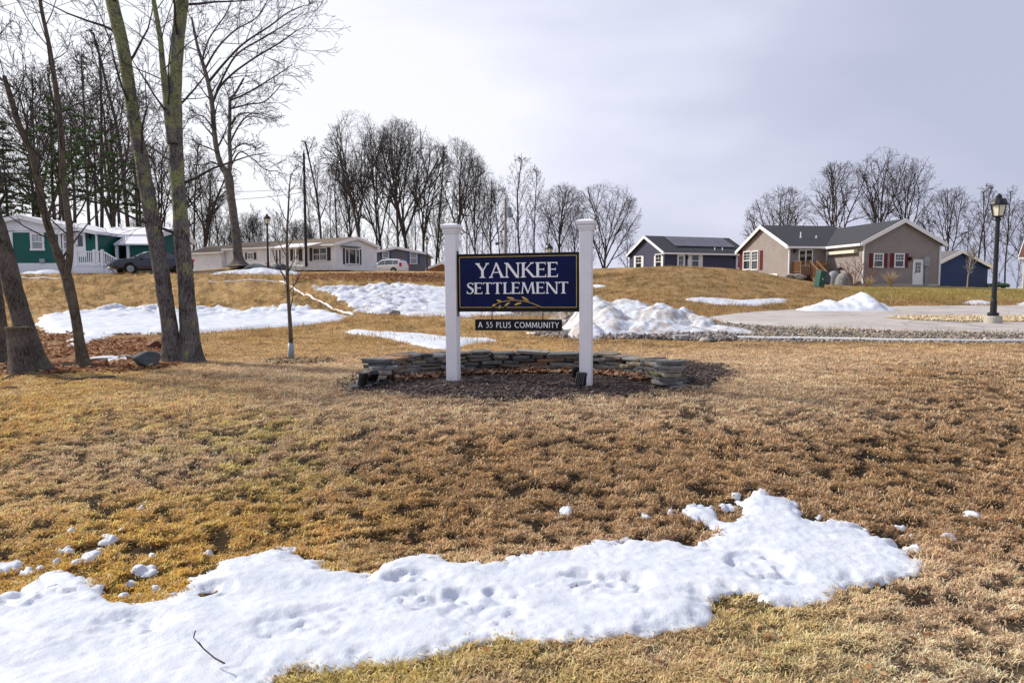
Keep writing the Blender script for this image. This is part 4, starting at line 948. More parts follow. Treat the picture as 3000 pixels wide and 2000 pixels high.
pc, pH = utility_pole(703.5, 619, 60, 352, 'tall dark utility pole before the white mobile home', .13, 'pole_dark',
    lambda r, H: MB().tube([(0, -.12, H * .9), (-.35, -.15, H * .57 + 1.2)], .03, 5).build('bracket', M['pole_dark'], r))
def tr(root, H):
    m = MB(); m.lathe([(.02, H-2.15), (.30, H-2.1), (.30, H-1.2), (.33, H-1.18), (.33, H-1.1), (.1, H-1.02)], 14, (.42, -.1, 0)); m.tube([(.42,-.1,H-1.05),(.42,-.1,H-.8)], .05, 6); m.build('transformer_can', M['transformer'], root)
    m = MB(); m.tube([(0,0,H-5.2),(-.55,-.1,H-5.0),(-.9,-.1,H-5.05)], .04, 6); m.box(-1.15,-.75,-.25,.05,H-5.3,H-5.05); m.build('flood_lamp', M['black_metal'], root)
pc2, pH2 = utility_pole(1161, 640, 82, 455, 'grey wooden utility pole with a transformer can behind the sign', .17, 'pole_wood', tr)
def wire(a, b, sag, label, r=.015):
    a = Vector(a); b = Vector(b); m = MB(); c = (a + b) / 2; n = 24
    pts = [a.lerp(b, i / n) - Vector((0, 0, sag * 4 * (i / n) * (1 - i / n))) - c for i in range(n + 1)]
    o = m.tube(pts, r, 4).build('power_line', M['black'], None); o.location = c; props(o, label, 'wire', 'overhead wires')
def pt(u, v, Y): return at(u, v, Y)
wire(pt(703, 361, 60), pt(430, 325, 95), .3, 'thin wire running left from the top of the dark pole', .012)
wire(pt(703, 431, 60), pt(330, 430, 70), .4, 'upper of the two lower wires left of the dark pole', .018)
wire(pt(703, 441, 60), pt(330, 452, 70), .5, 'lower of the two lower wires left of the dark pole', .02)

# ------------------------------------------------------------------ white pipes and small things
def pipe(pts, r, label, lift=.03, mat='white', name='ground_pipe', cat='pipe', group=None):
    P = GP(pts); Q = cr([(a, b) for a, b in P], 6); z = Z(np.array([q[0] for q in Q]), np.array([q[1] for q in Q])); c = Vector((Q[0][0], Q[0][1], z[0]))
    z = np.convolve(np.pad(z, 1, 'edge'), [1/3]*3, 'valid')
    o = MB().tube([Vector((q[0], q[1], zz + lift)) - c for q, zz in zip(Q, z)], r, 8).build(name, M[mat], None, smooth=True); o.location = c; return props(o, label, cat, group)
pipe([(1210,768),(1350,771),(1480,774),(1570,776),(1700,778),(1900,781),(2100,784),(2250,785.5),(2352,786),(2500,787)], .028, 'long white plastic pipe lying on the gravel strip by the road')
pipe([(643,650),(660,657),(690,675),(720,690),(755,706),(790,720),(812,728)], .05, 'white plastic pipe running down the left bank', .06)
pipe([(480,650),(540,649),(600,650),(640,651)], .035, 'white plastic pipe on top of the left bank', .05)
pipe([(50,640),(110,641),(165,642)], .035, 'short white pipe on the bank before the green mobile home', .05)
def box_thing(name, label, cat, c, dims, mat, rz=0, lid=None, group=None, z=None):
    c = Vector(c); root = thing(name, label, cat, c, rz, group); a, b, h = dims
    m = MB(); m.prism([(-a, -b, 0), (a, -b, 0), (a, b, 0), (-a, b, 0)][::-1], (0, 0, h * .86)); m.build('body', M[mat], root, bevel=.01)
    m = MB(); m.prism([(-a*1.06, -b*1.06, h*.86), (a*1.06, -b*1.06, h*.86), (a*1.06, b*1.06, h*.93), (-a*1.06, b*1.06, h*.93)][::-1], (0, 0, h * .09)); m.build('lid', M[lid or mat], root, bevel=.01); return root
c = gp(1563, 781); box_thing('junction_box', 'small grey box on the white pipe at the edge of the dirty snow heap', 'box', c, (.15, .09, .11), 'meter', .1)

# ------------------------------------------------------------------ trees
def chains_mesh(chains, n):
    """chains: list of (pts, radii) -> arrays of a tube mesh with n sides"""
    by = {}
    for p, r in chains: by.setdefault(len(p), []).append((p, r))
    Vs = []; Fs = []; b = 0
    for k, lst in by.items():
        P = np.array([[tuple(q) for q in p] for p, _ in lst], float); Rr = np.array([r for _, r in lst], float); m = len(lst)
        T = np.gradient(P, axis=1); T /= np.linalg.norm(T, axis=2, keepdims=True) + 1e-9
        ref = np.zeros((m, 1, 3)); md = T.mean(1); ax = np.argmin(np.abs(md), axis=1); ref[np.arange(m), 0, ax] = 1
        A = ref - T * (ref * T).sum(2, keepdims=True); A /= np.linalg.norm(A, axis=2, keepdims=True) + 1e-9; B = np.cross(T, A)
        w = 2 * PI * np.arange(n) / n
        V = P[:, :, None] + (A[:, :, None] * np.cos(w)[None, None, :, None] + B[:, :, None] * np.sin(w)[None, None, :, None]) * Rr[:, :, None, None]
        idx = (np.arange(m)[:, None, None] * k + np.arange(k - 1)[None, :, None]) * n + np.arange(n)[None, None]
        nx = (np.arange(m)[:, None, None] * k + np.arange(k - 1)[None, :, None]) * n + (np.arange(n)[None, None] + 1) % n
        Fs.append(np.stack([idx, nx, nx + n, idx + n], -1).reshape(-1, 4) + b); Vs.append(V.reshape(-1, 3)); b += m * k * n
    return np.concatenate(Vs), np.concatenate(Fs)
def rotd(d, ang, az):
    a = d.orthogonal().normalized(); b = d.cross(a); return (d * math.cos(ang) + (a * math.cos(az) + b * math.sin(az)) * math.sin(ang)).normalized()
NPT = [10, 8, 6, 5, 4, 3, 3]
def grow(out, p, d, L, r, lvl, S):
    n = NPT[lvl]; pts = [p.copy()]; rad = [r]; dirs = [d.copy()]; r1 = r * S.get('tap', (.5, .32, .2, .2, .2, .2))[lvl]
    if lvl >= S['max']: r1 = r * .5
    wob = S['wob'][min(lvl, len(S['wob']) - 1)]; up = S['up'][min(lvl, len(S['up']) - 1)]
    for i in range(1, n):
        d = (d + Vector((S['r'].gauss(0, wob), S['r'].gauss(0, wob), S['r'].gauss(0, wob * .7) + up))).normalized(); p = p + d * (L / (n - 1))
        if 'env' in S and lvl > 0:
            zc, rz, rx = S['env']; q = (p.x * p.x + p.y * p.y) / (rx * rx) + ((p.z - zc) / (rz if p.z > zc else rz * 1.15)) ** 2
            if q > S['r'].uniform(.85, 1.2): break
        pts.append(p.copy()); dirs.append(d.copy()); rad.append(max(S['rmin'], r + (r1 - r) * i / (n - 1)))
    if len(pts) < 2: return
    out.setdefault(lvl, []).append((pts, rad))
    if lvl >= S['max']: return
    kids(out, pts, dirs, rad, L, lvl, S, S['t0'][min(lvl, len(S['t0']) - 1)])
def kids(out, pts, dirs, rad, L, lvl, S, t0, count=None):
    n = len(pts); k = count or S['n'][min(lvl, len(S['n']) - 1)]; az = S['r'].uniform(0, 6.28); lo, hi = S['ang'][min(lvl, len(S['ang']) - 1)]
    for j in range(k):
        t = t0 + (1 - t0) * ((j + S['r'].uniform(.2, .9)) / k); t = min(t, 1.0); f = t * (n - 1); i = min(int(f), n - 2); a = f - i
        q = pts[i].lerp(pts[i+1], a); dd = dirs[i].lerp(dirs[i+1], a).normalized(); rr = rad[i] + (rad[i+1] - rad[i]) * a; az += 2.4 + S['r'].uniform(-.5, .5)
        ang = S['r'].uniform(lo, hi) * (1 - .35 * (t if lvl == 0 else 0)); l = L * S['ratio'][min(lvl, len(S['ratio']) - 1)] * S['r'].uniform(.7, 1.15) * (1 - S.get('taper', .35) * t)
        grow(out, q, rotd(dd, ang, az), l, max(S['rmin'], min(rr * .8, rr * S.get('rr', .62) * S['r'].uniform(.8, 1.15))), lvl + 1, S)
def style(seed, **k):
    S = dict(r=random.Random(seed), max=5, wob=[.03, .07, .10, .13, .15], up=[.0, .05, .05, .04, .02], n=[7, 5, 4, 4, 3], t0=[.28, .25, .2, .15, .1], ang=[(.35, .75), (.4, .8), (.4, .9), (.4, .9)], ratio=[.62, .58, .6, .62, .65], rmin=.012)
    S.update(k); return S
def tree_parts(root, out, mt, mc, split=1, n0=9, off=Vector((0, 0, 0)), smooth=True, crown_name='crown', extra_trunk=None):
    tr_ = [c for l in out for c in out[l] if l < split]; V, F = chains_mesh(tr_, n0)
    o = np_mesh('trunk', V - np.array(off), F, M[mt], root, smooth=smooth)
    big = [c for l in out for c in out[l] if split <= l <= 2]; sm = [c for l in out for c in out[l] if l > 2 and l >= split]
    Vs = []; Fs = []; b = 0
    for lst, k in ((big, 6), (sm, 3)):
        if lst: V, F = chains_mesh(lst, k); Vs.append(V - np.array(off)); Fs.append(F + b); b += len(V)
    if Vs: np_mesh(crown_name, np.concatenate(Vs), np.concatenate(Fs), M[mc], root, smooth=True)
# prototype bare trees, 10 m tall units; kept outside the scene until copied
protos = {}
def proto(key, kind, seed):
    out = {}; H = 10.0
    FT = (.45, .4, .4, .45, .5, .5)
    if kind == 'round':       # broad rounded crown on a short bole
        S = style(seed, n=[9, 7, 5, 4, 2], up=[.0, .015, .02, .01, .0], t0=[.40, .15, .15, .15, .1], ratio=[1.15, .62, .50, .50, .6], rmin=.0062, taper=.15, rr=.62, ang=[(.2, 1.0), (.35, .85), (.4, .9), (.4, .9)], wob=[.03, .09, .13, .16, .18], tap=FT, env=(6.1, 3.9, 3.6)); L = H * .60; r = .17
    elif kind == 'fan':       # several stems fanning from the ground
        S = style(seed, n=[9, 7, 5, 4, 2], up=[.0, .005, .03, .01, .0], t0=[.03, .15, .15, .15, .1], ratio=[2.3, .40, .50, .5, .6], rmin=.0062, taper=.02, rr=.7, ang=[(.1, .60), (.4, .8), (.4, .9), (.4, .9)], wob=[.02, .05, .1, .13, .15], tap=FT, env=(5.6, 4.4, 3.4)); L = H * .40; r = .13
    elif kind == 'tall':      # forest-grown, ascending limbs
        S = style(seed, n=[12, 6, 5, 3, 2], up=[.0, .05, .04, .02, .0], t0=[.28, .15, .2, .15, .1], ratio=[.42, .55, .5, .55, .6], rmin=.0066, taper=.5, rr=.5, ang=[(.5, .95), (.4, .8), (.4, .9), (.4, .9)], wob=[.035, .07, .1, .13, .15], tap=FT, env=(6.2, 4.0, 2.2)); L = H * .97; r = .085
    elif kind == 'fork':      # bole forking in two or three, open crown
        S = style(seed, n=[5, 8, 5, 4, 2], up=[.0, .01, .03, .01, .0], t0=[.5, .15, .15, .15, .1], ratio=[1.9, .50, .48, .5, .6], rmin=.0062, taper=.1, rr=.75, ang=[(.15, .55), (.4, .9), (.4, .9), (.4, .9)], wob=[.02, .06, .1, .13, .15], tap=FT, env=(6.1, 3.9, 3.3)); L = H * .40; r = .17
    else:                     # brushy young tree
        S = style(seed, n=[16, 6, 5, 2], up=[.0, .06, .05, .03], t0=[.08, .2, .2, .1], ratio=[.45, .5, .5, .5], max=4, rmin=.010, taper=.5, ang=[(.4, .8), (.4, .9), (.4, .9)], tap=FT); L = H * .95; r = .06
    grow(out, Vector((0, 0, -.15)), Vector((S['r'].gauss(0, .03), S['r'].gauss(0, .03), 1)).normalized(), L, r, 0, S)
    allp = np.array([tuple(q) for l in out for c in out[l] for q in c[0]]); top = allp[:, 2].max(); rad = np.percentile(np.hypot(allp[:, 0], allp[:, 1]), 93)
    root = bpy.data.objects.new('bare_tree', None)
    KIDS[root.name + key] = []
    tr_ = out[0] + (out.get(1, []) if kind in ('fan', 'fork') else []); V, F = chains_mesh(tr_, 8); me1 = meonly('trunk', V, F, M['bark_far'])
    Vs = []; Fs = []; b = 0
    for lst, k in ((([] if kind in ('fan', 'fork') else out.get(1, [])) + out.get(2, []), 5), ([c for l in out if l > 2 for c in out[l]], 3)):
        V, F = chains_mesh(lst, k); Vs.append(V); Fs.append(F + b); b += len(V)
    me2 = meonly('crown', np.concatenate(Vs), np.concatenate(Fs), M['twig'])
    bpy.data.objects.remove(root); protos[key] = (me1, me2, top, rad)
def meonly(name, V, F, mat):
    me = bpy.data.meshes.new(name); me.vertices.add(len(V)); me.vertices.foreach_set('co', np.ascontiguousarray(V, np.float32).ravel())
    Fs = F if isinstance(F, list) else [F]
    me.loops.add(sum(f.size for f in Fs)); me.loops.foreach_set('vertex_index', np.concatenate([f.ravel() for f in Fs]).astype(np.int32)); npl = sum(len(f) for f in Fs); me.polygons.add(npl)
    st = []; o = 0
    for f in Fs: st.append(o + np.arange(len(f)) * f.shape[1]); o += f.size
    me.polygons.foreach_set('loop_start', np.concatenate(st).astype(np.int32)); me.update(calc_edges=True); me.polygons.foreach_set('use_smooth', np.ones(npl, bool)); me.materials.append(mat); return me
for i in range(4): proto('round%d' % i, 'round', 100 + i)
for i in range(2): proto('fan%d' % i, 'fan', 200 + i)
for i in range(4): proto('tall%d' % i, 'tall', 300 + i)
for i in range(3): proto('fork%d' % i, 'fork', 400 + i)
for i in range(3): proto('brush%d' % i, 'brush', 500 + i)
def bare(u, vtop, hw, Y, key, label, group='bare trees along the horizon', rz=None, name='bare_tree'):
    me1, me2, top, rad = protos[key]; x = (u - 1176) / FPX * Y; z = float(Zs(np.array([x]), np.array([Y]))[0]); H = at(u, vtop, Y).z - z; k = H / top
    kx = (1.14 * hw / FPX * Y) / rad if hw else k * random.uniform(.85, 1.05); kx = min(max(kx, k * .55), k * 1.5)
    root = thing(name, label, 'tree', (x, Y, z), random.uniform(0, 6.28) if rz is None else rz, group)
    for nm, me in (('trunk', me1), ('crown', me2)):
        o = bpy.data.objects.new(nm, me); COL.objects.link(o); o.parent = root; KIDS.setdefault(root.name, []).append(o)
        o.scale = (kx, kx, k)
    return root
CG = 'big bare trees behind the mobile homes'
for a in [(741,312,56,92,'tall0','bare tree just right of the dark pole, behind the white home'),
          (783,330,44,95,'tall1','slim bare tree second right of the dark pole'),
          (829,250,66,92,'fork0','tallest narrow bare tree of the middle clump, over the bay-window home'),
          (866,362,34,98,'tall2','small bare tree between the two tallest of the middle clump'),
          (917,262,60,93,'round0','tall bare tree left twin at the heart of the middle clump'),
          (937,272,80,97,'fork1','widest bare tree of the middle clump with a forked trunk'),
          (880,296,60,101,'fork2','bare tree in the gap between the two widest crowns of the middle clump'),
          (806,346,48,101,'round3','rounded bare tree low between the pole and the tallest narrow tree'),
          (975,304,54,103,'fork0','bare tree behind the right side of the widest crown'),
          (1092,352,44,103,'fork2','bare tree just right of the left sign post top'),
          (1000,330,50,99,'tall3','bare tree behind the lamp beside the grey house'),
          (1046,312,60,94,'round1','broad bare tree directly above the left sign post'),
          (1129,402,38,100,'round2','lower bare tree between the left sign post and the transformer pole'),
          (1197,350,44,98,'tall1','spiky bare tree right of the transformer pole'),
          (1225,385,32,103,'tall2','thin bare tree behind the spiky one over the sign'),
          (1285,416,54,98,'round3','rounded bare tree over the right half of the sign'),
          (1387,412,68,92,'fan0','multi-stemmed bare tree right of the right sign post'),
          (1440,500,30,105,'brush1','small bare tree next to the gable of the solar-panel house')]: bare(*a, group=CG)
RG = 'bare trees behind the houses on the right'
for a in [(1790,422,66,112,'fan1','low rounded bare tree standing apart at the left of those behind the tan house'),
          (1925,366,66,112,'fork2','spreading bare tree above the tan house valley, left of three'),
          (2016,335,56,114,'fork0','tallest bare tree above the right wing of the tan house'),
          (2078,356,62,112,'round1','wide bare tree above the ridge of the right wing'),
          (2173,426,52,114,'fork2','bare tree between the tan gable and the blue house'),
          (2236,420,42,108,'tall2','dense bare tree over the blue gable'),
          (2262,430,34,112,'tall3','bare tree left of the big lamp lantern'),
          (2305,424,34,108,'tall0','bare tree right behind the big lamp lantern'),
          (2330,470,30,120,'brush0','thin pale bare tree right of the big lamp'),
          (2362,448,48,112,'round2','bare tree cut by the right edge of the picture'),
          (2215,470,30,122,'brush1','faint young tree behind the blue house roof'),
          (2290,500,26,124,'brush2','faint young tree near the yellow house')]: bare(*a, group=RG)
# woods at the left, behind and above the mobile homes
WG = 'bare trees of the woods at the left'
wr = random.Random(5); keys = ['tall0','tall1','tall2','tall3','fork0','fork1','fork2','tall0','tall2']
def woods():
    for i in range(13):
        u = 100 + i * 34 + wr.uniform(-9, 9)
        top = 20 + 200 * wr.random() if u < 330 else 150 + 180 * wr.random()
        if u > 455: top = 310 + 120 * wr.random()
        Y = wr.uniform(84, 118); bare(u, top, None, Y, wr.choice(['tall0','tall1','tall2','tall3','fork0','fork2']), 'bare forest tree standing in the woods behind the green home', WG)
    for i in range(34):
        u = 330 + i * 12.5 + wr.uniform(-5, 5); bare(u, 455 + 70 * wr.random(), 26, wr.uniform(96, 125), wr.choice(['brush0','brush1','brush2','round3']), 'low brushy tree in the thicket behind the white home', 'brushy trees of the thicket')
    for i in range(30):
        u = 745 + i * 21 + wr.uniform(-6, 6); bare(u, 470 + 55 * wr.random(), 20, wr.uniform(105, 130), wr.choice(['brush0','brush1','brush2']), 'low brushy tree in the hedgerow behind the sign', 'brushy trees of the hedgerow')
woods()
for a in [(1150,430,30,112,'tall2'),(1105,440,26,114,'tall3'),(1255,455,24,116,'tall0'),(1320,470,28,114,'round0'),(960,420,30,112,'tall1'),(812,400,30,112,'tall3'),(1010,440,30,116,'fork1'),(1075,420,30,112,'tall0'),(890,430,24,116,'tall2'),(720,400,24,114,'tall2'),(765,420,24,112,'tall3')]:
    bare(*a, 'thin bare tree among the bigger trunks behind the sign', 'thin trees behind the sign')
# pines
def pine_proto(seed, sparse):
    r = random.Random(seed); H = 10.0; br = []; clv = []; clc = []
    pts = [Vector((.03 * math.sin(z), .03 * math.cos(z * 1.3), z)) for z in np.linspace(-.1, H, 12)]
    br.append((pts, [.16 * (1 - .9 * i / 11) for i in range(12)]))
    z = H * (.45 if sparse else .22)
    lo = z
    while z < H - .2:
        f = (z - lo) / (H - lo); Lb = (1.0 + 1.1 * math.sin(PI * min(1, f * .75 + .18))) * (1 - f * .75) * (1.05 if not sparse else .8)
        for k in range(r.choice([3, 4, 5])):
            if r.random() < (.45 if sparse else .18): continue
            a = r.uniform(0, 2 * PI); L = Lb * r.uniform(.6, 1.2); p = Vector((0, 0, z)); d = Vector((math.cos(a), math.sin(a), r.uniform(-.05, .25))); q = [p.copy()]
            for i in range(4): d.z += r.uniform(-.05, .10); p = p + d.normalized() * L / 4; q.append(p.copy())
            br.append((q, [.035, .026, .02, .014, .008]))
            for i in range(int(9 + L * 9)):
                t = r.uniform(.25, 1.02); j = min(3, int(t * 4)); c = q[j].lerp(q[j+1], min(1, t * 4 - j)); c = c + Vector((r.gauss(0, .13), r.gauss(0, .13), r.gauss(.02, .025)))
                g = r.uniform(.6, 1.5); rust = r.random() < .05
                for m_ in range(11):
                    dd = Vector((r.gauss(0, 1), r.gauss(0, 1), r.gauss(.1, .35))).normalized() * r.uniform(.10, .24); s = dd.cross(Vector((0, 0, 1))).normalized() * .034
                    clv += [c - s, c + s, c + dd]; clc += [(.14*g, .06*g, .02*g) if rust else (.10 * g, .19 * g, .07 * g)] * 3
        z += r.uniform(.16, .42)
    V, F = chains_mesh(br[:1], 7); V2, F2 = chains_mesh(br[1:], 4); m1 = meonly('trunk', np.concatenate([V, V2]), np.concatenate([F, F2 + len(V)]), M['bark_far'])
    V = np.array([tuple(v) for v in clv]); m2 = meonly('crown', V, np.arange(len(V)).reshape(-1, 3), M['needles']); m2.polygons.foreach_set('use_smooth', np.zeros(len(m2.polygons), bool))
    c = np.ones((len(V), 4), np.float32); c[:, :3] = clc; a = m2.color_attributes.new('tint', 'FLOAT_COLOR', 'POINT'); a.data.foreach_set('color', c.ravel()); return m1, m2, H, 2.0
for i in range(2): protos['pine%d' % i] = pine_proto(700 + i, False)
for i in range(2): protos['spine%d' % i] = pine_proto(720 + i, True)
for u, vt, Y, key, lab in [(-30,210,66,'pine0','dark pine cut by the left picture edge'), (28,270,68,'pine1','dark green pine behind the gable peak of the green home'), (88,290,64,'pine0','pine behind the leaning slim trunk'),
        (135,215,70,'spine0','tall sparse pine left of the twin trees'), (182,235,66,'spine1','ragged pine whose top thins out above the porch'), (232,260,70,'spine0','dark ragged pine over the white deck'),
        (283,300,72,'spine1','sparse pine over the green shed roof'), (330,320,74,'spine0','sparse pine close to the left twin trunk'), (352,430,66,'spine1','short pine seen between the twin trunks')]:
    bare(u, vt, None, Y, key, lab, 'pines behind the green home', name='pine_tree')

# ---- near trees, trunks placed one by one
def path(pts, Y, n=None, rscale=1.0):
    """pts: (u, v, half width px[, dY])"""
    P = [at(p[0], p[1], Y + (p[3] if len(p) > 3 else 0)) for p in pts]; rr = [p[2] / FPX * Y * rscale for p in pts]
    k = 6; Q = cr([tuple(p) for p in P], k); n = len(Q); rad = [np.interp(i / k, range(len(rr)), rr) for i in range(n)]
    return [Vector(q) for q in Q], rad
def dirs_of(pts): return [(pts[min(i+1, len(pts)-1)] - pts[max(i-1, 0)]).normalized() for i in range(len(pts))]
def rough_trunk(pts, rad, n=20, flare=0, lump=.05, seed=0, h0=None):
    """a tube with root flare and uneven bark"""
    V, F = chains_mesh([(pts, rad)], n); m = len(pts); V = V.reshape(m, n, 3); C = np.array([tuple(p) for p in pts])[:, None]
    D = V - C; ang = np.arange(n)[None] * 2 * PI / n; hgt = (C[:, :, 2] - C[0, 0, 2]); k = 1 + lump * fbm(ang * 1.3 + seed, hgt * 1.6 + 0 * ang, 1.0, 3, seed) + lump * .7 * fbm(np.cos(ang) * 3 + seed, hgt * 5 + 0 * ang, 1, 2, seed + 4)
    if flare:
        q = np.exp(-np.clip(hgt, 0, 99) / .26); k = k + q * flare * (.65 + .75 * np.maximum(0, np.sin(ang * 5 + seed)) + .2 * np.sin(ang * 2 + 1))
    V = C + D * k[:, :, None]; return V.reshape(-1, 3), F
def near_tree(name, label, base, stems, mt, mc, S, kidspec, group=None, extra=None):
    c = gp(*base) if len(base) == 2 else Vector(base); root = thing(name, label, 'tree', c, 0, group); off = np.array(c); Vs = []; Fs = []; b = 0; out = {}
    for i, (pts, rad, flare) in enumerate(stems):
        # densify
        P = [pts[0]]; Rr = [rad[0]]
        for j in range(len(pts) - 1):
            for t in (.34, .67, 1): P.append(pts[j].lerp(pts[j+1], t)); Rr.append(rad[j] + (rad[j+1] - rad[j]) * t)
        V, F = rough_trunk(P, Rr, 22, flare, .10, i * 7 + 3); Vs.append(V - off); Fs.append(F + b); b += len(V)
    np_mesh('trunk', np.concatenate(Vs), np.concatenate(Fs), M[mt], root, smooth=True)
    for si, t0, cnt, Lb in kidspec:
        pts, rad, _ = stems[si]; kids(out, pts, dirs_of(pts), rad, Lb, 1, S, t0, cnt)
    if extra: extra(out)
    lst = [c_ for l in out for c_ in out[l]]
    if lst:
        Vs = []; Fs = []; b = 0
        for sel, k in (([c_ for l in out if l <= 3 for c_ in out[l]], 6), ([c_ for l in out if l > 3 for c_ in out[l]], 3)):
            if sel: V, F = chains_mesh(sel, k); Vs.append(V - off); Fs.append(F + b); b += len(V)
        np_mesh('crown', np.concatenate(Vs), np.concatenate(Fs), M[mc], root, smooth=True)
    return root
def near_trees():
    # twin-stemmed lichen-covered tree
    Y = 11.0
    a = path([(397,848,21),(395,800,20),(390,760,20),(375,651,20),(356,542,20),(337,434,19),(317,325,16.5),(299,217,15.5),(282,108,16),(257,0,16),(230,-120,13),(200,-300,9)], Y, rscale=.84)
    b = path([(440,848,25),(438,800,23.5),(435,760,22.5),(427,651,19.5),(417,542,19),(410,434,18),(404,325,17.5),(402,217,16.5),(408,108,15.5),(417,0,15.5),(424,-140,12),(427,-300,8)], Y + .1, rscale=.86)
    c = path([(396,330,11,-.05),(388,270,10,-.05),(382,210,8.5),(374,150,6.5),(368,90,5.5),(360,40,5),(350,-20,4.5),(340,-140,3)], Y)
    S = style(31, max=5, n=[4, 5, 4, 4, 3], up=[0, .01, .02, .02], rmin=.0028, ratio=[.5, .5, .55, .6, .6], ang=[(.6, 1.2), (.6, 1.1), (.4, .9)], rr=.22, wob=[.03, .10, .12, .14, .15])
    near_tree('twin_trunk_tree', 'two-stemmed tree with yellow-green lichen on its bark beside a dark boulder', (418, 843), [(*a, .9), (*b, 1.1), (*c, 0)], 'bark_twin', 'twig_mid', S, [(0, .40, 10, 4.2), (1, .35, 11, 4.2), (2, .15, 12, 3.2)])
    # slim forked tree
    Y = 10.3
    a = path([(196,856,15),(190,820,12.5),(182,780,11.5),(172,720,12),(160,660,13),(150,625,13),(128,570,9.5),(105,500,9),(88,420,9),(72,350,8.5),(45,290,7.5),(20,210,6.5),(10,175,5)], Y, rscale=.85)
    b = path([(152,640,9,-.05),(160,590,8.5,-.05),(160,530,8,-.05),(150,450,8),(143,390,7.5),(143,330,7),(135,260,7),(125,180,6),(112,100,5),(95,20,4.5),(85,-60,4)], Y, rscale=.85)
    S = style(37, max=5, n=[4, 6, 5, 4, 3], up=[0, .04, .03, .02], rmin=.0028, ratio=[.5, .55, .55, .6, .6], ang=[(.6, 1.1), (.5, 1.1), (.4, .9)], rr=.30, wob=[.03, .10, .12, .14, .15])
    near_tree('slim_forked_tree', 'slim grey-brown tree forking at chest height left of the twin trunks', (195, 853), [(*a, .8), (*b, 0)], 'bark_slim', 'twig_mid', S, [(0, .45, 14, 3.4), (1, .15, 18, 3.2)])
    # big trunk cut by the left edge, with a sawn stub
    Y = 9.9
    a = path([(85,862,36),(78,830,30),(66,790,27),(52,740,25),(36,680,24),(18,610,24),(0,550,23),(-30,450,22),(-70,330,20),(-110,200,17),(-150,50,14)], Y, rscale=.80)
    b = path([(52,862,28,-.35),(48,820,24,-.35),(42,780,22,-.33),(40,752,23,-.33)], Y, rscale=.90)
    S = style(41, max=5, n=[4, 5, 4, 4, 3], up=[0, .02, .02, .02], rmin=.0035, ratio=[.5, .55, .55, .6, .6], ang=[(.5, 1.0), (.5, 1.0), (.4, .9)], rr=.4, wob=[.03, .09, .12, .14, .15])
    root = near_tree('leaning_tree', 'thick leaning trunk with a sawn-off stub at the left edge', (80, 858), [(*a, .7), (*b, .3)], 'bark_dark', 'twig_mid', S, [(0, .55, 7, 2.0)])
    off = Vector(root.location); c = b[0][-1] - off; r = b[1][-1]
    m = MB(); m.lathe([(r*1.12, -.03), (r*1.16, .008), (r*.80, .012), (r*.55, -.015), (r*.3, -.05), (.001, -.06)], 20, tuple(c)); m.build('sawn_face', M['bark_slim'], root, smooth=False)
    a = path([(2,845,26),(-6,790,22),(-14,700,20),(-24,600,19),(-40,480,18),(-70,300,15),(-90,100,12)], 11.2)
    S = style(43, max=5, n=[4, 5, 4, 4, 3], up=[0, .02, .02, .02], rmin=.0035, ratio=[.5, .55, .55, .6, .6], ang=[(.5, 1.0), (.5, 1.0), (.4, .9)], rr=.4, wob=[.03, .09, .12, .14, .15])
    near_tree('edge_tree', 'dark trunk standing behind the leaning one at the left edge', (2, 842), [(*a, .6)], 'bark_dark', 'twig_mid', S, [(0, .5, 8, 2.0)])
    # sapling
    Y = 11.5
    a = path([(670,828,5.8),(669,800,5.2),(667,760,4.6),(664,710,4.2),(661,660,3.8),(660,600,3.2),(659,540,2.6),(662,490,2.2),(664,440,1.6),(668,400,1.0)], Y)
    S = style(47, max=4, n=[4, 4, 3, 3], up=[0, .12, .06, .03], rmin=.0026, ratio=[.5, .5, .5, .5], ang=[(.5, .8), (.5, .9), (.5, .9)], rr=.42, wob=[.03, .05, .08, .1], taper=.55)
    r = near_tree('sapling', 'leafless young tree on its own with a grey guard at its foot', (669, 826), [(*a, .0)], 'bark_slim', 'twig_mid', S, [(0, .30, 20, 1.75)])
    c = Vector(r.location); m = MB(); m.tube([Vector((0,0,-.02)), Vector((0,0,.12)), Vector((0,0,.27))], [.052, .050, .048], 12); m.build('trunk_guard', M['meter'], r, smooth=True)
near_trees()
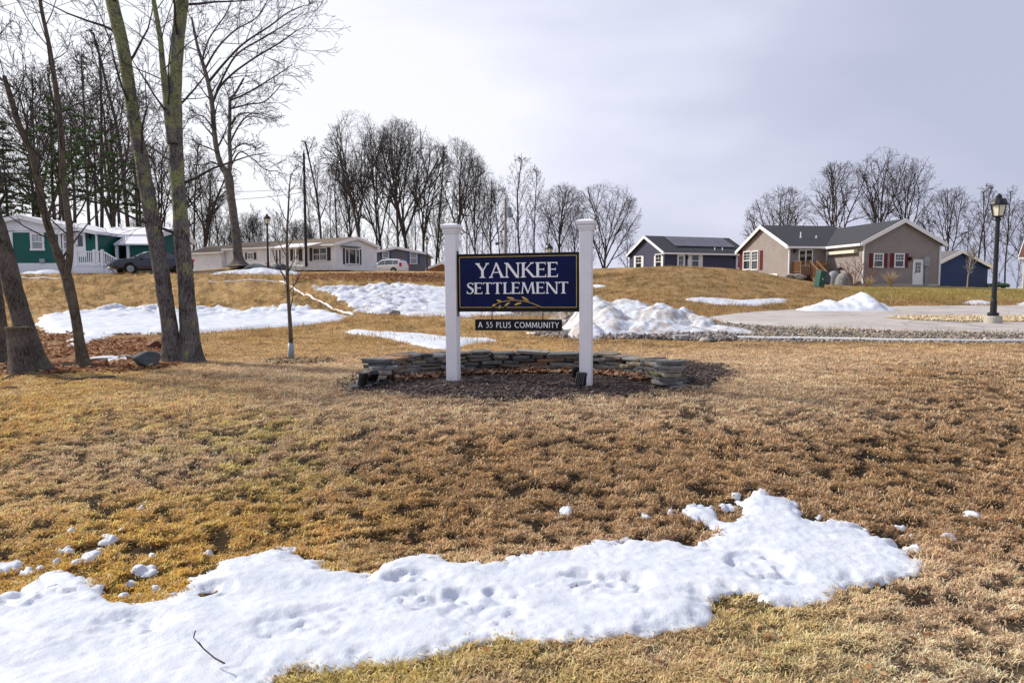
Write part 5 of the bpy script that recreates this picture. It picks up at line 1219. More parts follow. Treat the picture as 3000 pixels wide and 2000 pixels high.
def tree_d():
    Y = 57
    a = path([(549,612,17),(547,590,10.5),(543,550,9.5),(537,500,9),(530,450,9),(524,405,9.5),(508,380,5.5),(497,340,5.5),(491,290,5.2),(487,240,5),(478,190,4.6),(464,140,3.8),(452,100,3),(440,40,2)], Y)
    b = path([(524,408,5.5),(529,370,4.2),(527,320,4),(528,270,3.8),(529,230,3.4),(540,215,2.6),(560,180,2)], Y)
    ex = []
    for pts in ([(487,240,3),(505,200,2.6),(540,165,2.2),(590,130,1.9),(640,100,1.6),(680,72,1),(703,60,.6)], [(478,190,3),(520,140,2.4),(560,100,2.1),(620,60,1.8),(660,30,1.3),(700,12,.7)],
                [(497,210,2.4),(540,130,2),(600,90,1.8),(650,60,1.2),(698,28,.6)], [(529,230,2.2),(560,218,1.9),(600,195,1.6),(640,170,1.2),(672,148,.7)], [(529,250,2),(570,240,1.7),(610,232,1.3),(650,190,.8)],
                [(528,330,2),(548,290,1.7),(575,262,1.4),(610,262,.7)], [(527,390,2),(550,350,1.6),(580,365,1.2),(610,390,1),(640,392,.5)], [(508,382,2),(485,372,1.7),(465,380,1.3),(445,372,.8)], [(500,350,2),(480,340,1.6),(455,330,1.2),(440,320,.8)],
                [(492,300,2),(470,270,1.6),(450,265,1),(436,268,.6)], [(470,160,2.4),(500,110,2),(540,70,1.6),(590,40,1.2),(620,-10,.8)], [(464,140,2),(480,90,1.6),(520,30,1.2),(540,-20,.8)], [(526,350,1.6),(560,330,1.3),(590,340,.8)], [(528,290,1.8),(550,262,1.4),(590,262,1),(630,275,.6)]):
        P, rr = path([(u, v, w, random.uniform(-.5, .5)) for u, v, w in pts], Y); ex.append((P, rr))
    S = style(53, max=5, n=[4, 6, 5, 4, 3], up=[0, .0, .0, .0], rmin=.013, ratio=[.5, .5, .5, .55, .6], ang=[(.5, 1.1), (.4, .9), (.4, .9)], rr=.45, wob=[.03, .09, .12, .14, .15])
    def extra(out):
        for P, rr in ex:
            out.setdefault(1, []).append((P, rr)); L = sum((P[i+1] - P[i]).length for i in range(len(P) - 1)); kids(out, P, dirs_of(P), rr, L, 2, S, .2, 9)
    c = at(548, 609, Y); c.z = zg(c.x, c.y)
    near_tree('spreading_tree', 'tall dark tree with a low fork and long limbs spreading right, before the white home', tuple(c), [(*a, .9), (*b, 0)], 'bark_dark', 'twig_mid', S, [(0, .5, 12, 6.0), (1, .15, 12, 4.5)], extra=extra)
tree_d()

# small plants
def shrub(name, u, v, Y, h, label, cat, kind, col=None):
    c = at(u, v, Y); c.z = zg(c.x, c.y); root = thing(name, label, cat, c); out = {}
    S = style(int(u), max=4, n=[5, 4, 3, 3], up=[0, .05, .05, .03], rmin=.010, ratio=[.6, .5, .5, .5], ang=[(.4, .8), (.5, .9), (.5, .9)], rr=.5)
    if kind == 'tree':
        S['t0'] = [.3, .15, .1]; S['n'] = [12, 5, 4, 3]; S['ratio'] = [.5, .5, .5, .5]; S['ang'] = [(.35, .6), (.4, .7)]; grow(out, Vector((0,0,-.05)), Vector((0,0,1)), h * .85, .06, 0, S)
    else:
        for k in range(kind): a = k * 2.4; grow(out, Vector((0,0,-.05)), Vector((math.cos(a)*.5, math.sin(a)*.5, 1)).normalized(), h*.8, .035, 1, S)
    V, F = chains_mesh([c_ for l in out for c_ in out[l] if l <= 1], 5); np_mesh('trunk' if kind == 'tree' else 'stem', V, F, M[col or 'bark_far'], root)
    V, F = chains_mesh([c_ for l in out for c_ in out[l] if l > 1], 3); np_mesh('crown', V, F, M[col or 'twig'], root); return root
M['twig_red'] = plain('twig_red', (.17, .085, .05), .9); M['twig_pale'] = plain('twig_pale', (.30, .26, .22), .9); M['straw'] = plain('straw', (.42, .31, .19), .9)
shrub('young_tree', 2222, 657, 62, 3.3, 'pale young tree with an oval crown before the blue wall', 'tree', 'tree', 'twig_pale')
shrub('shrub', 1962, 656, 53.5, 2.4, 'reddish leafless shrub at the corner of the tan house', 'shrub', 5, 'twig_red')
shrub('shrub', 1990, 656, 52.5, 1.9, 'smaller reddish shrub right of the other at the tan corner', 'shrub', 4, 'twig_red')
def fountain(u, v, Y, h, n, label):
    c = at(u, v, Y); c.z = zg(c.x, c.y); m = MB()
    for i in range(n):
        a = random.uniform(0, 6.28); l = random.uniform(.1, .7); L = h * random.uniform(.6, 1.1); d = Vector((math.cos(a) * l, math.sin(a) * l, 1)).normalized()
        m.tube([Vector((0,0,0)) + d*.05, d * L * .5, d * L + Vector((math.cos(a), math.sin(a), -.3)) * .12 * l], [.012, .012, .006], 3)
    o = m.build('ornamental_grass', M['straw'], None); o.location = c; props(o, label, 'plant', 'clumps of dry ornamental grass')
fountain(2045, 656, 52.5, 1.1, 110, 'wide clump of dry ornamental grass under the red-shuttered windows')
fountain(1998, 657, 52, .8, 60, 'small clump of dry ornamental grass under the tan house corner')

# rocks
def rock(name, label, c, dims, seed, mat, rz=0, cat='rock', sink=.2, group=None):
    r = np.random.default_rng(seed); import bmesh
    bm = bmesh.new(); bmesh.ops.create_icosphere(bm, subdivisions=4, radius=1)
    pl = [(v_ / np.linalg.norm(v_), r.uniform(.55, .92)) for v_ in r.standard_normal((11, 3))]
    for v in bm.verts:
        p = np.array(v.co); 
        for nrm, dd in pl:
            q = p @ nrm
            if q > dd: p = p - nrm * (q - dd) * .9
        n_ = 1 + .05 * float(fbm(np.array([p[0] * 2 + p[2] * 3]), np.array([p[1] * 2 - p[2]]), 1, 3, seed)[0]); v.co = p * n_
    for v in bm.verts: v.co = Vector((v.co.x * dims[0], v.co.y * dims[1], (v.co.z + 1 - sink) * dims[2]))
    me = bpy.data.meshes.new(name); bm.to_mesh(me); bm.free(); o = link(name, me, M[mat]); o.location = c; o.rotation_euler = (0, 0, rz); return props(o, label, cat, group)
rock('boulder', 'dark angular boulder leaning at the foot of the twin trunks', gp(336, 842), (.215, .22, .135), 3, 'boulder_dark', .3)
rock('rock', 'flat pale rock among leaves left of the dark boulder', gp(286, 826), (.15, .10, .05), 5, 'boulder')
rock('rock', 'brown stone alone on the edge of the gravel strip', gp(1617, 786), (.13, .10, .055), 6, 'concrete')
rock('rock', 'small dark flat stone beside the brown one', gp(1634, 786), (.12, .08, .035), 7, 'boulder_dark')
rock('rock', 'small rounded stone on the lawn at the foot of the spur rubble', gp(905, 726), (.25, .2, .12), 8, 'boulder')
def far_rock(u, v, Y, dims, seed, mat, label): c = at(u, v, Y); c.z = zg(c.x, c.y); rock('boulder', label, c, dims, seed, mat)
far_rock(1838, 645, 54.0, (.60, .4, .27), 11, 'boulder', 'big pale boulder below the wooden steps of the tan house')
far_rock(1817, 640, 54.6, (.40, .35, .20), 12, 'boulder', 'smaller boulder at the left foot of the deck steps')
far_rock(1897, 648, 53.0, (.45, .4, .55), 13, 'boulder_dark', 'dark boulder right of the green utility box')
far_rock(595, 612, 50.5, (1.1, .7, .40), 14, 'boulder_dark', 'low dark rock heap near the lamp on the verge')
far_rock(640, 610, 50.8, (.8, .6, .36), 15, 'boulder_dark', 'dark rock right of the lamp on the verge')
rock('root_clod', 'clod of upturned leaves and roots behind the dark boulder', gp(356, 800), (.16, .14, .09), 21, 'rust', cat='clod')
rock('log', 'mossy fallen log end at the foot of the leaning trunk', gp(160, 842), (.32, .09, .05), 22, 'bark_slim', -.1, 'log')
rock('log', 'pale weathered log half buried in the leaf litter', gp(232, 832), (.26, .06, .05), 23, 'boulder', .15, 'log')
def twig(pts, r, label, name='fallen_branch', forks=()):
    P = [gp(u, v) + Vector((0, 0, .012 + dz)) for u, v, dz in pts]; c = P[0].copy(); Q = [Vector(q) - c for q in cr([tuple(p) for p in P], 4)]; m = MB(); n = len(Q)
    m.tube(Q, [r * (1 - .6 * i / n) * random.uniform(.9, 1.1) for i in range(n)], 6)
    for f in forks: FQ = [gp(u, v) + Vector((0, 0, .012 + dz)) - c for u, v, dz in f]; m.tube(FQ, [r * .6] + [r * .35] * (len(FQ) - 1), 5)
    o = m.build(name, M['bark_slim'], None, smooth=True); o.location = c; props(o, label, 'branch')
twig([(265,868,0),(220,870,.01),(170,873,.02),(120,868,.03),(80,866,.03),(40,864,.02),(12,872,0),(-25,885,0)], .020, 'long fallen branch lying on the lawn before the leaning trunk', forks=[[(170,873,.02),(150,880,.0),(125,882,0)]])
twig([(40,893,0),(15,896,.01),(-20,898,0)], .010, 'short stick on the lawn at the left edge')
twig([(855,1130,0),(800,1132,.01),(755,1137,0)], .006, 'thin pale twig lying on the brown lawn', 'fallen_twig')
def snow_twig():
    P = [gp(u, v) + Vector((0, 0, dz)) for u, v, dz in [(517,1566,.085),(495,1556,.10),(470,1545,.12),(447,1536,.14)]]; c = P[0].copy()
    m = MB(); m.tube([p - c for p in P], [.004, .0035, .003, .002], 5); m.tube([P[2] - c, P[2] - c + Vector((-.02, 0, .03))], .002, 4); m.tube([P[3] - c, P[3] - c + Vector((.0, .02, .02))], .003, 4)
    o = m.build('fallen_twig', M['bark_far'], None); o.location = c; props(o, 'thin dark twig sticking out of the near snow sheet', 'branch')
snow_twig()
def stake(u, v, tv, label, lean=0, mat='paper'):
    c = gp(u, v); H = (v - tv) / FPX * c.y; m = MB(); m.tube([(0, 0, -.05), (lean * H, 0, H)], [.008, .006], 5); o = m.build('marker_stake', M[mat], None); o.location = c; props(o, label, 'stake', 'thin marker stakes')
stake(981, 728, 697, 'thin wire stake in the streaked snow left of the sign', 0, 'meter')
stake(2047 - 2, 700, 678, 'thin stake by the white snow heap', .1, 'paper')
stake(1636, 719, 700, 'thin leaning stake behind the dirty snow heap', .3, 'paper')
stake(2330, 758, 700, 'thin leaning stake at the road edge right of the big lamp', -.35, 'paper')

# ------------------------------------------------------------------ houses
class House:
    def __init__(s, name, label, ox, oy, z0, th, cat='house', group=None):
        s.r = thing(name, label, cat, (ox, oy, z0), R(th), group); s.o = Vector((ox, oy, z0)); s.th = R(th); s.c, s.s = math.cos(s.th), math.sin(s.th)
    def pix(s, u, v, ax, c):
        """where the ray through a photo pixel meets the wall plane: local (t, z)"""
        a, b = kk(u, v); C = -s.o + Vector((0, 0, EYE)); D = Vector((a, 1, b))
        lx, ly = C.x * s.c + C.y * s.s, -C.x * s.s + C.y * s.c; dx, dy = D.x * s.c + D.y * s.s, -D.x * s.s + D.y * s.c
        t = (c - (ly if ax == 'y' else lx)) / (dy if ax == 'y' else dx)
        return ((lx + dx * t) if ax == 'y' else (ly + dy * t)), C.z + D.z * t
    def B(s, mb, ax, c, sg, t0, t1, z0, z1, n0, n1):
        a, b = sorted((c + sg * n0, c + sg * n1))
        if ax == 'y': mb.box(t0, t1, a, b, z0, z1)
        else: mb.box(a, b, t0, t1, z0, z1)
    def rect(s, ax, c, u0, v0, u1, v1):
        um, vm = (u0 + u1) / 2, (v0 + v1) / 2
        a = s.pix(u0, vm, ax, c)[0]; b = s.pix(u1, vm, ax, c)[0]; z1 = s.pix(um, v0, ax, c)[1]; z0 = s.pix(um, v1, ax, c)[1]; return min(a, b), max(a, b), z0, z1
    def window(s, ax, c, sg, rc, shut=None, mat='white', sh_w=.36, cols=1, grid=None, sash=True, glass='glass', name='window', cols_fr=None, tr=.09, local=False):
        t0, t1, z0, z1 = rc if local else s.rect(ax, c, *rc)
        m = MB(); f = tr
        s.B(m, ax, c, sg, t0 - f, t1 + f, z1, z1 + f, 0, .07); s.B(m, ax, c, sg, t0 - f - .03, t1 + f + .03, z0 - f, z0, 0, .09)
        s.B(m, ax, c, sg, t0 - f, t0, z0, z1, 0, .07); s.B(m, ax, c, sg, t1, t1 + f, z0, z1, 0, .07)
        for k in range(1, cols):
            x = t0 + (t1 - t0) * (cols_fr[k-1] if cols_fr else k / cols); s.B(m, ax, c, sg, x - .05, x + .05, z0, z1, 0, .065)
        if sash: zm = (z0 + z1) / 2; s.B(m, ax, c, sg, t0, t1, zm - .035, zm + .035, 0, .05)
        if grid:
            gx, gz, zlo = grid; za = z0 + (z1 - z0) * zlo
            for i in range(1, gx): x = t0 + (t1 - t0) * i / gx; s.B(m, ax, c, sg, x - .014, x + .014, za, z1, 0, .042)
            for i in range(1, gz): z = za + (z1 - za) * i / gz; s.B(m, ax, c, sg, t0, t1, z - .014, z + .014, 0, .0405)
        w = m.build(name, M[mat], s.r)
        m = MB(); s.B(m, ax, c, sg, t0, t1, z0, z1, .004, .022); m.build('pane', M[glass], w)
        if shut:
            for a, b in ((t0 - f - .03 - sh_w, t0 - f - .03), (t1 + f + .03, t1 + f + .03 + sh_w)):
                m = MB(); s.B(m, ax, c, sg, a, b, z0 - f, z1 + f, 0, .04)
                zz = [z0 - f + .06, (z0 + z1) / 2 - .03, (z0 + z1) / 2 + .03, z1 + f - .06]
                for k in (0, 2):
                    q = zz[k]
                    while q < zz[k+1] - .03: s.B(m, ax, c, sg, a + .05, b - .05, q, q + .025, .041, .052); q += .06
                m.build('shutter', M[shut], s.r)
        return t0, t1, z0, z1
    def door(s, ax, c, sg, rc, grid=(3, 3, .5), mat='white', zb=None):
        t0, t1, z0, z1 = s.rect(ax, c, *rc)
        if zb is not None: z0 = zb
        m = MB(); f = .10
        s.B(m, ax, c, sg, t0 - f, t1 + f, z1, z1 + f, 0, .06); s.B(m, ax, c, sg, t0 - f, t0, z0, z1, 0, .06); s.B(m, ax, c, sg, t1, t1 + f, z0, z1, 0, .06); m.build('door_frame', M['white'], s.r)
        m = MB(); s.B(m, ax, c, sg, t0, t1, z0, z1, .0, .035); w = t1 - t0; h = z1 - z0
        for a, b in ((.14, .44), (.56, .86)): s.B(m, ax, c, sg, t0 + w*a, t0 + w*b, z0 + h*.10, z0 + h*.42, .036, .043)
        d = m.build('door', M[mat], s.r)
        if grid:
            gx, gz, zlo = grid; a, b, zl, zh = t0 + w*.16, t1 - w*.16, z0 + h*zlo, z1 - h*.07
            m = MB(); s.B(m, ax, c, sg, a, b, zl, zh, .03, .040); m.build('pane', M['glass'], d); m = MB()
            for i in range(1, gx): x = a + (b - a) * i / gx; s.B(m, ax, c, sg, x - .012, x + .012, zl, zh, .041, .052)
            for i in range(1, gz): z = zl + (zh - zl) * i / gz; s.B(m, ax, c, sg, a, b, z - .012, z + .012, .041, .051)
            if gx > 1 or gz > 1: m.build('muntin', M['white'], d)
        m = MB(); x = t0 + w * .08; m.lathe([(.03, 0), (.035, .03), (.02, .06)], 8, ((x, c + sg * .09, z0 + h*.46) if ax == 'y' else (c + sg * .09, x, z0 + h*.46))); m.build('handle', M['black_metal'], d)
    def body(s, x0, x1, y0, y1, zb, ze, zr, axis, mat, name='wall', rpos=None):
        m = MB()
        if axis == 'x':
            yr = rpos if rpos is not None else (y0 + y1) / 2; P = [(x0, y0, zb), (x0, y1, zb), (x0, y1, ze), (x0, yr, zr), (x0, y0, ze)]; m.prism(P, (x1 - x0, 0, 0))
        else:
            xr = rpos if rpos is not None else (x0 + x1) / 2; P = [(x0, y0, zb), (x1, y0, zb), (x1, y0, ze), (xr, y0, zr), (x0, y0, ze)]; m.prism(P, (0, y1 - y0, 0))
        return m.build(name, mat if not isinstance(mat, str) else M[mat], s.r)
    def gable_roof(s, x0, x1, y0, y1, ze, zr, axis, ov=.35, mat='roof_dark', og=.3, th=.10, fascia='white', fh=.20, rpos=None):
        """two slopes, white fascia and rake boards"""
        if axis == 'y': A0, A1, B0, B1 = x0, x1, y0, y1
        else: A0, A1, B0, B1 = y0, y1, x0, x1
        c = rpos if rpos is not None else (A0 + A1) / 2
        sl0 = (zr - ze) / (c - A0); sl1 = (zr - ze) / (A1 - c); a0 = A0 - ov; a1 = A1 + ov; e0 = ze - sl0 * ov; e1 = ze - sl1 * ov; b0 = B0 - og; b1 = B1 + og
        def P(a, b, z): return (a, b, z) if axis == 'y' else (b, a, z)
        d = (0, b1 - b0, 0) if axis == 'y' else (b1 - b0, 0, 0)
        m = MB(); m.prism([P(a0, b0, e0 + .04), P(c, b0, zr + .04), P(a1, b0, e1 + .04), P(a1, b0, e1 + .04 + th), P(c, b0, zr + .04 + th), P(a0, b0, e0 + .04 + th)], d)
        r = m.build('roof', M[mat], s.r)
        for bb, sg in ((b0, -1), (b1, 1)):
            m = MB(); k = .045 * sg; D = (0, k, 0) if axis == 'y' else (k, 0, 0)
            m.prism([P(a0 - .02, bb, e0 - fh * .75), P(c, bb, zr - fh * .8), P(a1 + .02, bb, e1 - fh * .75), P(a1 + .02, bb, e1 + th + .05), P(c, bb, zr + th + .05), P(a0 - .02, bb, e0 + th + .05)], D); m.build('rake_board', M[fascia], r)
        for aa, ee, sg in ((a0, e0, -1), (a1, e1, 1)):
            m = MB(); q = sorted((aa, aa + sg * .12))
            if axis == 'y': m.box(q[0], q[1], b0 + .01, b1 - .01, ee - fh * .5, ee + th * .8)
            else: m.box(b0 + .01, b1 - .01, q[0], q[1], ee - fh * .5, ee + th * .8)
            m.build('gutter', M[fascia], r)
            m = MB(); q = sorted((aa, aa - sg * ov))
            if axis == 'y': m.box(q[0], q[1], b0, b1, ee - fh * .45, ee - fh * .45 + .03)
            else: m.box(b0, b1, q[0], q[1], ee - fh * .45, ee - fh * .45 + .03)
            m.build('soffit', M[fascia], r)
        return r
    def post(s, x, y, z0, z1, w=.05, name='downspout', mat='white'):
        m = MB(); m.box(x - w, x + w, y - w, y + w, z0, z1); m.build(name, M[mat], s.r)
    def light(s, ax, c, sg, u, v):
        t, z = s.pix(u, v, ax, c); m = MB()
        s.B(m, ax, c, sg, t - .06, t + .06, z - .08, z + .10, 0, .03); s.B(m, ax, c, sg, t - .10, t + .10, z + .10, z + .13, .03, .25); s.B(m, ax, c, sg, t - .08, t + .08, z - .16, z + .10, .05, .22); m.build('wall_lantern', M['black_metal'], s.r)
S_TAN = siding('siding_tan', (.30, .255, .235), .14, groove=.48); S_NAVY = siding('siding_navy', (.055, .055, .10), .17, groove=.5); S_GREEN = siding('siding_green', (.006, .105, .085), .12)
S_WHITE = siding('siding_white', (.80, .81, .84), .13, groove=.7); S_GREY = siding('siding_grey', (.155, .15, .17), .12); S_BLUE = siding('siding_blue', (.022, .052, .16), .12); S_YEL = siding('siding_yellow', (.62, .47, .26), .14); S_ORG = siding('siding_orange', (.36, .17, .04), .16)
def tan_house():
    H = House('bungalow', 'tan vinyl-sided bungalow with red shutters and a front gable on each wing', 26.5, 54, 1.83, 7)
    e, rR, rL = 3.24, 4.87, 5.14
    H.body(0, 6.27, 0, 9, -.4, e, rR, 'y', S_TAN, 'wall'); H.body(-3.32, 3.0, 4.87, 14.0, -.4, e, rL, 'x', S_TAN, 'wall')
    m = MB(); m.box(-.02, 6.29, -.02, 0, -.4, .12); m.box(-.02, 0, 0, 4.8, -.4, .12); m.build('foundation', M['concrete'], H.r)
    H.gable_roof(0, 6.27, 0, 9.0, e, rR, 'y'); r = H.gable_roof(-3.32, 3.1, 4.87, 14.0, e, rL, 'x')
    for x, y, hh in ((-1.5, 6.4, .5), (-.1, 6.4, .22)):
        m = MB(); z = e + (rL - e) * (y - 4.87) / 4.56; m.tube([(x, y, z), (x, y, z + .1 + hh)], .055, 8); m.tube([(x, y, z), (x, y, z + .15)], .13, 8); m.build('vent_pipe', M['white'], r)
    # front gable wall
    for rc in ((2008, 584.5, 2026, 612), (2056, 584.5, 2074, 612)): H.window('y', 0, -1, rc, 'red', sh_w=.30, grid=(3, 2, .5))
    H.door('y', 0, -1, (2098.5, 599, 2116, 653.5), grid=(3, 3, .5)); H.light('y', 0, -1, 2089, 594)
    t, z = H.pix(2126, 600, 'y', 0); m = MB(); m.box(t - .2, t + .2, -.2, -.004, z - .35, z + .35); m.tube([(t, -.08, z - .3), (t, -.08, -.2)], .05, 8); m.tube([(t + .12, -.08, z - .3), (t + .12, -.08, -.2)], .035, 8); m.lathe([(.12, 0), (.12, .12), (.05, .14)], 12, (t, -.2, z - .1)); m.build('electric_meter', M['meter'], H.r)
    H.post(6.27, -.06, 0, e - .2); H.post(0.0, -.06, .1, e - .1, .04, 'corner_trim'); H.post(-.06, 4.80, 0, e - .1, .04); H.post(-3.32, 4.81, -.2, e - .2)
    # left gable wall (a plane of constant local x)
    H.window('x', -3.32, -1, (1709, 579, 1723.5, 617.5), None, grid=(2, 3, .5)); H.window('x', -3.32, -1, (1728, 578, 1741, 618), None, grid=(2, 3, .5))
    for u0, u1 in ((1699.5, 1705), (1745.5, 1752)):
        a, b, z0, z1 = H.rect('x', -3.32, u0, 575, u1, 620); m = MB(); H.B(m, 'x', -3.32, -1, a, b, z0, z1, 0, .04); q = z0 + .06
        while q < z1 - .08: H.B(m, 'x', -3.32, -1, a + .06, b - .06, q, q + .03, .041, .055); q += .07
        m.build('shutter', M['red'], H.r)
    a, b, z0, z1 = H.rect('x', -3.32, 1768, 628.5, 1786, 634); m = MB(); H.B(m, 'x', -3.32, -1, a, b, z0, z1, 0, .05); m.build('window_well', M['white'], H.r)
    # sliding door and wooden deck
    H.window('y', 4.87, -1, (1836, 575, 1864, 609), None, cols=2, sash=False, name='sliding_door'); H.light('y', 4.87, -1, 1824, 576)
    t0 = H.pix(1833, 600, 'y', 3.9)[0]; t1 = H.pix(1893, 600, 'y', 3.9)[0]; t1 = min(t1, -.12); dz = .95
    dk = MB(); dk.box(t0, t1, 3.4, 4.80, dz - .14, dz); 
    for x in (t0 + .08, t1 - .08): dk.box(x - .06, x + .06, 3.45, 3.57, -.5, dz - .14)
    dk.build('deck', M['wood_deck'], H.r)
    m = MB()
    for x in (t0 + .04, t1 - .04):
        for yy in (3.45, 4.7): m.box(x - .05, x + .05, yy - .05, yy + .05, dz, dz + 1.0)
        m.box(x - .045, x + .045, 3.4, 4.75, dz + .95, dz + 1.0); m.box(x - .03, x + .03, 3.45, 4.7, dz + .10, dz + .15); yy = 3.55
        while yy < 4.65: m.box(x - .02, x + .02, yy - .02, yy + .02, dz + .15, dz + .95); yy += .12
    xm0 = t0 + (t1 - t0) * .36; xm1 = t0 + (t1 - t0) * .62
    for a, b in ((t0, xm0), (xm1, t1)):
        m.box(a, b, 3.41, 3.49, dz + .95, dz + 1.0); m.box(a, b, 3.42, 3.48, dz + .10, dz + .15); x = a + .08
        while x < b: m.box(x - .02, x + .02, 3.43, 3.47, dz + .15, dz + .95); x += .12
        m.box(b - .05, b + .05, 3.40, 3.5, dz, dz + 1.05) if a == t0 else m.box(a - .05, a + .05, 3.40, 3.5, dz, dz + 1.05)
    m.build('railing', M['wood_deck'], H.r)
    n = 6; st = MB(); ra = MB()
    for i in range(n): st.box(xm0, xm1, 3.4 - .28 * (i + 1), 3.4 - .28 * i, dz - .17 * (i + 1) - .05, dz - .17 * (i + 1))
    for x in (xm0, xm1):
        y1 = 3.4 - .28 * n; z1 = dz - .17 * n; ra.prism([(x - .04, 3.4, dz + .90), (x - .04, y1, z1 + .90), (x - .04, y1, z1 + 1.0), (x - .04, 3.4, dz + 1.0)], (.08, 0, 0)); st.prism([(x - .03, 3.4, dz - .3), (x - .03, y1, z1 - .3), (x - .03, y1, z1 - .02), (x - .03, 3.4, dz - .02)], (.06, 0, 0))
        ra.box(x - .05, x + .05, y1 - .05, y1 + .05, z1 - .4, z1 + 1.05)
        for i in range(13): f = (i + .5) / 13; y = 3.4 + (y1 - 3.4) * f; z = dz + (z1 - dz) * f; ra.box(x - .018, x + .018, y - .018, y + .018, z - .05, z + .92)
    st.build('steps', M['wood_deck'], H.r); ra.build('stair_railing', M['wood_deck'], H.r)
    # folded awning on the side wall of the right wing
    a, b, z0, z1 = H.rect('x', 0, 1906, 575, 1970, 583); m = MB(); za = H.pix(1940, 579, 'x', 0)[1]
    m.box(-.32, -.004, max(a, .15), b, za - .14, za + .10); m.prism([(-.34, max(a, .15) - .03, za - .14), (-.34, max(a, .15) - .03, za + .06), (-.02, max(a, .15) - .03, za + .2), (-.004, max(a, .15) - .03, za - .14)], (0, .03, 0)); m.build('folded_awning', M['light_strip'], H.r)
tan_house()
def navy_house():
    H = House('bungalow', 'dark navy bungalow with solar panels and white shutters behind the mound', 15.98, 75, 2.9, 20)
    e, r = 2.5, 4.3
    H.body(0, 10.5, 0, 7.35, -.6, e, r, 'x', S_NAVY); rf = H.gable_roof(0, 10.5, 0, 7.35, e, r, 'x', ov=.3, og=.3)
    for rc in ((1460, 590, 1474, 618), (1506, 585, 1519.5, 618)): H.window('x', 0, -1, rc if 0 else rc, None, grid=(2, 2, .5))
    for rc in ((1455.5, 588, 1459, 619), (1475, 587.5, 1478.5, 619), (1504, 583, 1507.5, 619), (1523-1.2, 583, 1524.5-1, 619)):
        pass
    for uu in ((1456, 1460.5, 1473.5, 1478), (1505, 1510.5, 1523-.5, 1528)):
        pass
    H.door('y', 0, -1, (1557, 585, 1571, 625), grid=(3, 3, .35), zb=.0)
    H.window('y', 0, -1, (1589, 586, 1604, 612), 'white', sh_w=.40); H.door('y', 0, -1, (1692, 585, 1708, 625), grid=(1, 1, .3), zb=0.)
    for uw in ((1457.5, 1460.2), (1474.2, 1477.6), (1503.8, 1506), (1519.6, 1522.6)):
        a, b, z0, z1 = H.rect('x', 0, uw[0] - .8, 588, uw[1] + .8, 620); m = MB(); H.B(m, 'x', 0, -1, a, b, z0, z1, 0, .05); m.build('shutter', M['white'], H.r)
    H.post(0, 0, -.3, e, .05, 'corner_trim', 'white') if 0 else None
    # solar array on the front slope
    sl = (r - e) / 3.675; nrm = Vector((0, -sl, 1)).normalized(); nx = 5
    for j in range(2):
        for i in range(nx):
            x0 = 1.9 + i * 1.55; y0 = .95 + j * 1.2; y1 = y0 + 1.17; zf = lambda y: e + sl * y + .24
            m = MB(); m.prism([(x0, y0, zf(y0)), (x0 + 1.52, y0, zf(y0)), (x0 + 1.52, y1, zf(y1)), (x0, y1, zf(y1))], (0, 0, .045)); m.build('solar_panel', M['solar'], rf)
    for x in (6.6, 7.6): m = MB(); m.tube([(x, .5, e + .2), (x, .5, e + .62)], .05, 8); m.tube([(x, .5, e + .2), (x, .5, e + .4)], .11, 8); m.build('vent_pipe', M['white'], rf)
    for u in (1577, 1703 - 17): H.light('y', 0, -1, u, 591)
navy_house()
def blue_house():
    Y = 66; c = at(2152, 656, Y); H = House('house', 'small deep blue gabled house behind the right corner of the tan one', c.x, Y, 1.85, 5)
    x1 = H.pix(2268, 640, 'y', 0)[0]; xr = H.pix(2205, 600, 'y', 0)[0]; zr = H.pix(2205, 575, 'y', 0)[1]; ze = H.pix(2268, 612, 'y', 0)[1]
    H.body(2 * xr - x1, x1, 0, 9, -.5, ze, zr - .1, 'y', S_BLUE, rpos=xr); H.gable_roof(2 * xr - x1, x1, 0, 9, ze, zr - .1, 'y', ov=.3, rpos=xr, mat='roof_grey')
    m = MB(); m.box(x1 + .2, x1 + .5, -.3, .3, -.6, .2); m.build('step', M['concrete'], H.r)
blue_house()
def yellow_house():
    Y = 60; c = at(2347, 661, Y); H = House('house', 'corner of a pale yellow house cut by the right edge', c.x, Y, 1.35, -40)
    ze = H.pix(2349, 590, 'y', 0)[1]; H.body(0, 7, 0, 8, -.4, ze, ze + 1.5, 'x', S_YEL); H.gable_roof(0, 7, 0, 8, ze, ze + 1.5, 'x', ov=.3, mat='rust')
    H.window('y', 0, -1, (.9, 1.8, 1.0, 2.3), None, local=True); H.post(.04, -.04, -.3, ze, .06, 'corner_trim')
    m = MB(); m.box(-1.2, 0, -1.6, -.1, -.35, -.05); m.build('step', M['concrete'], H.r)
yellow_house()
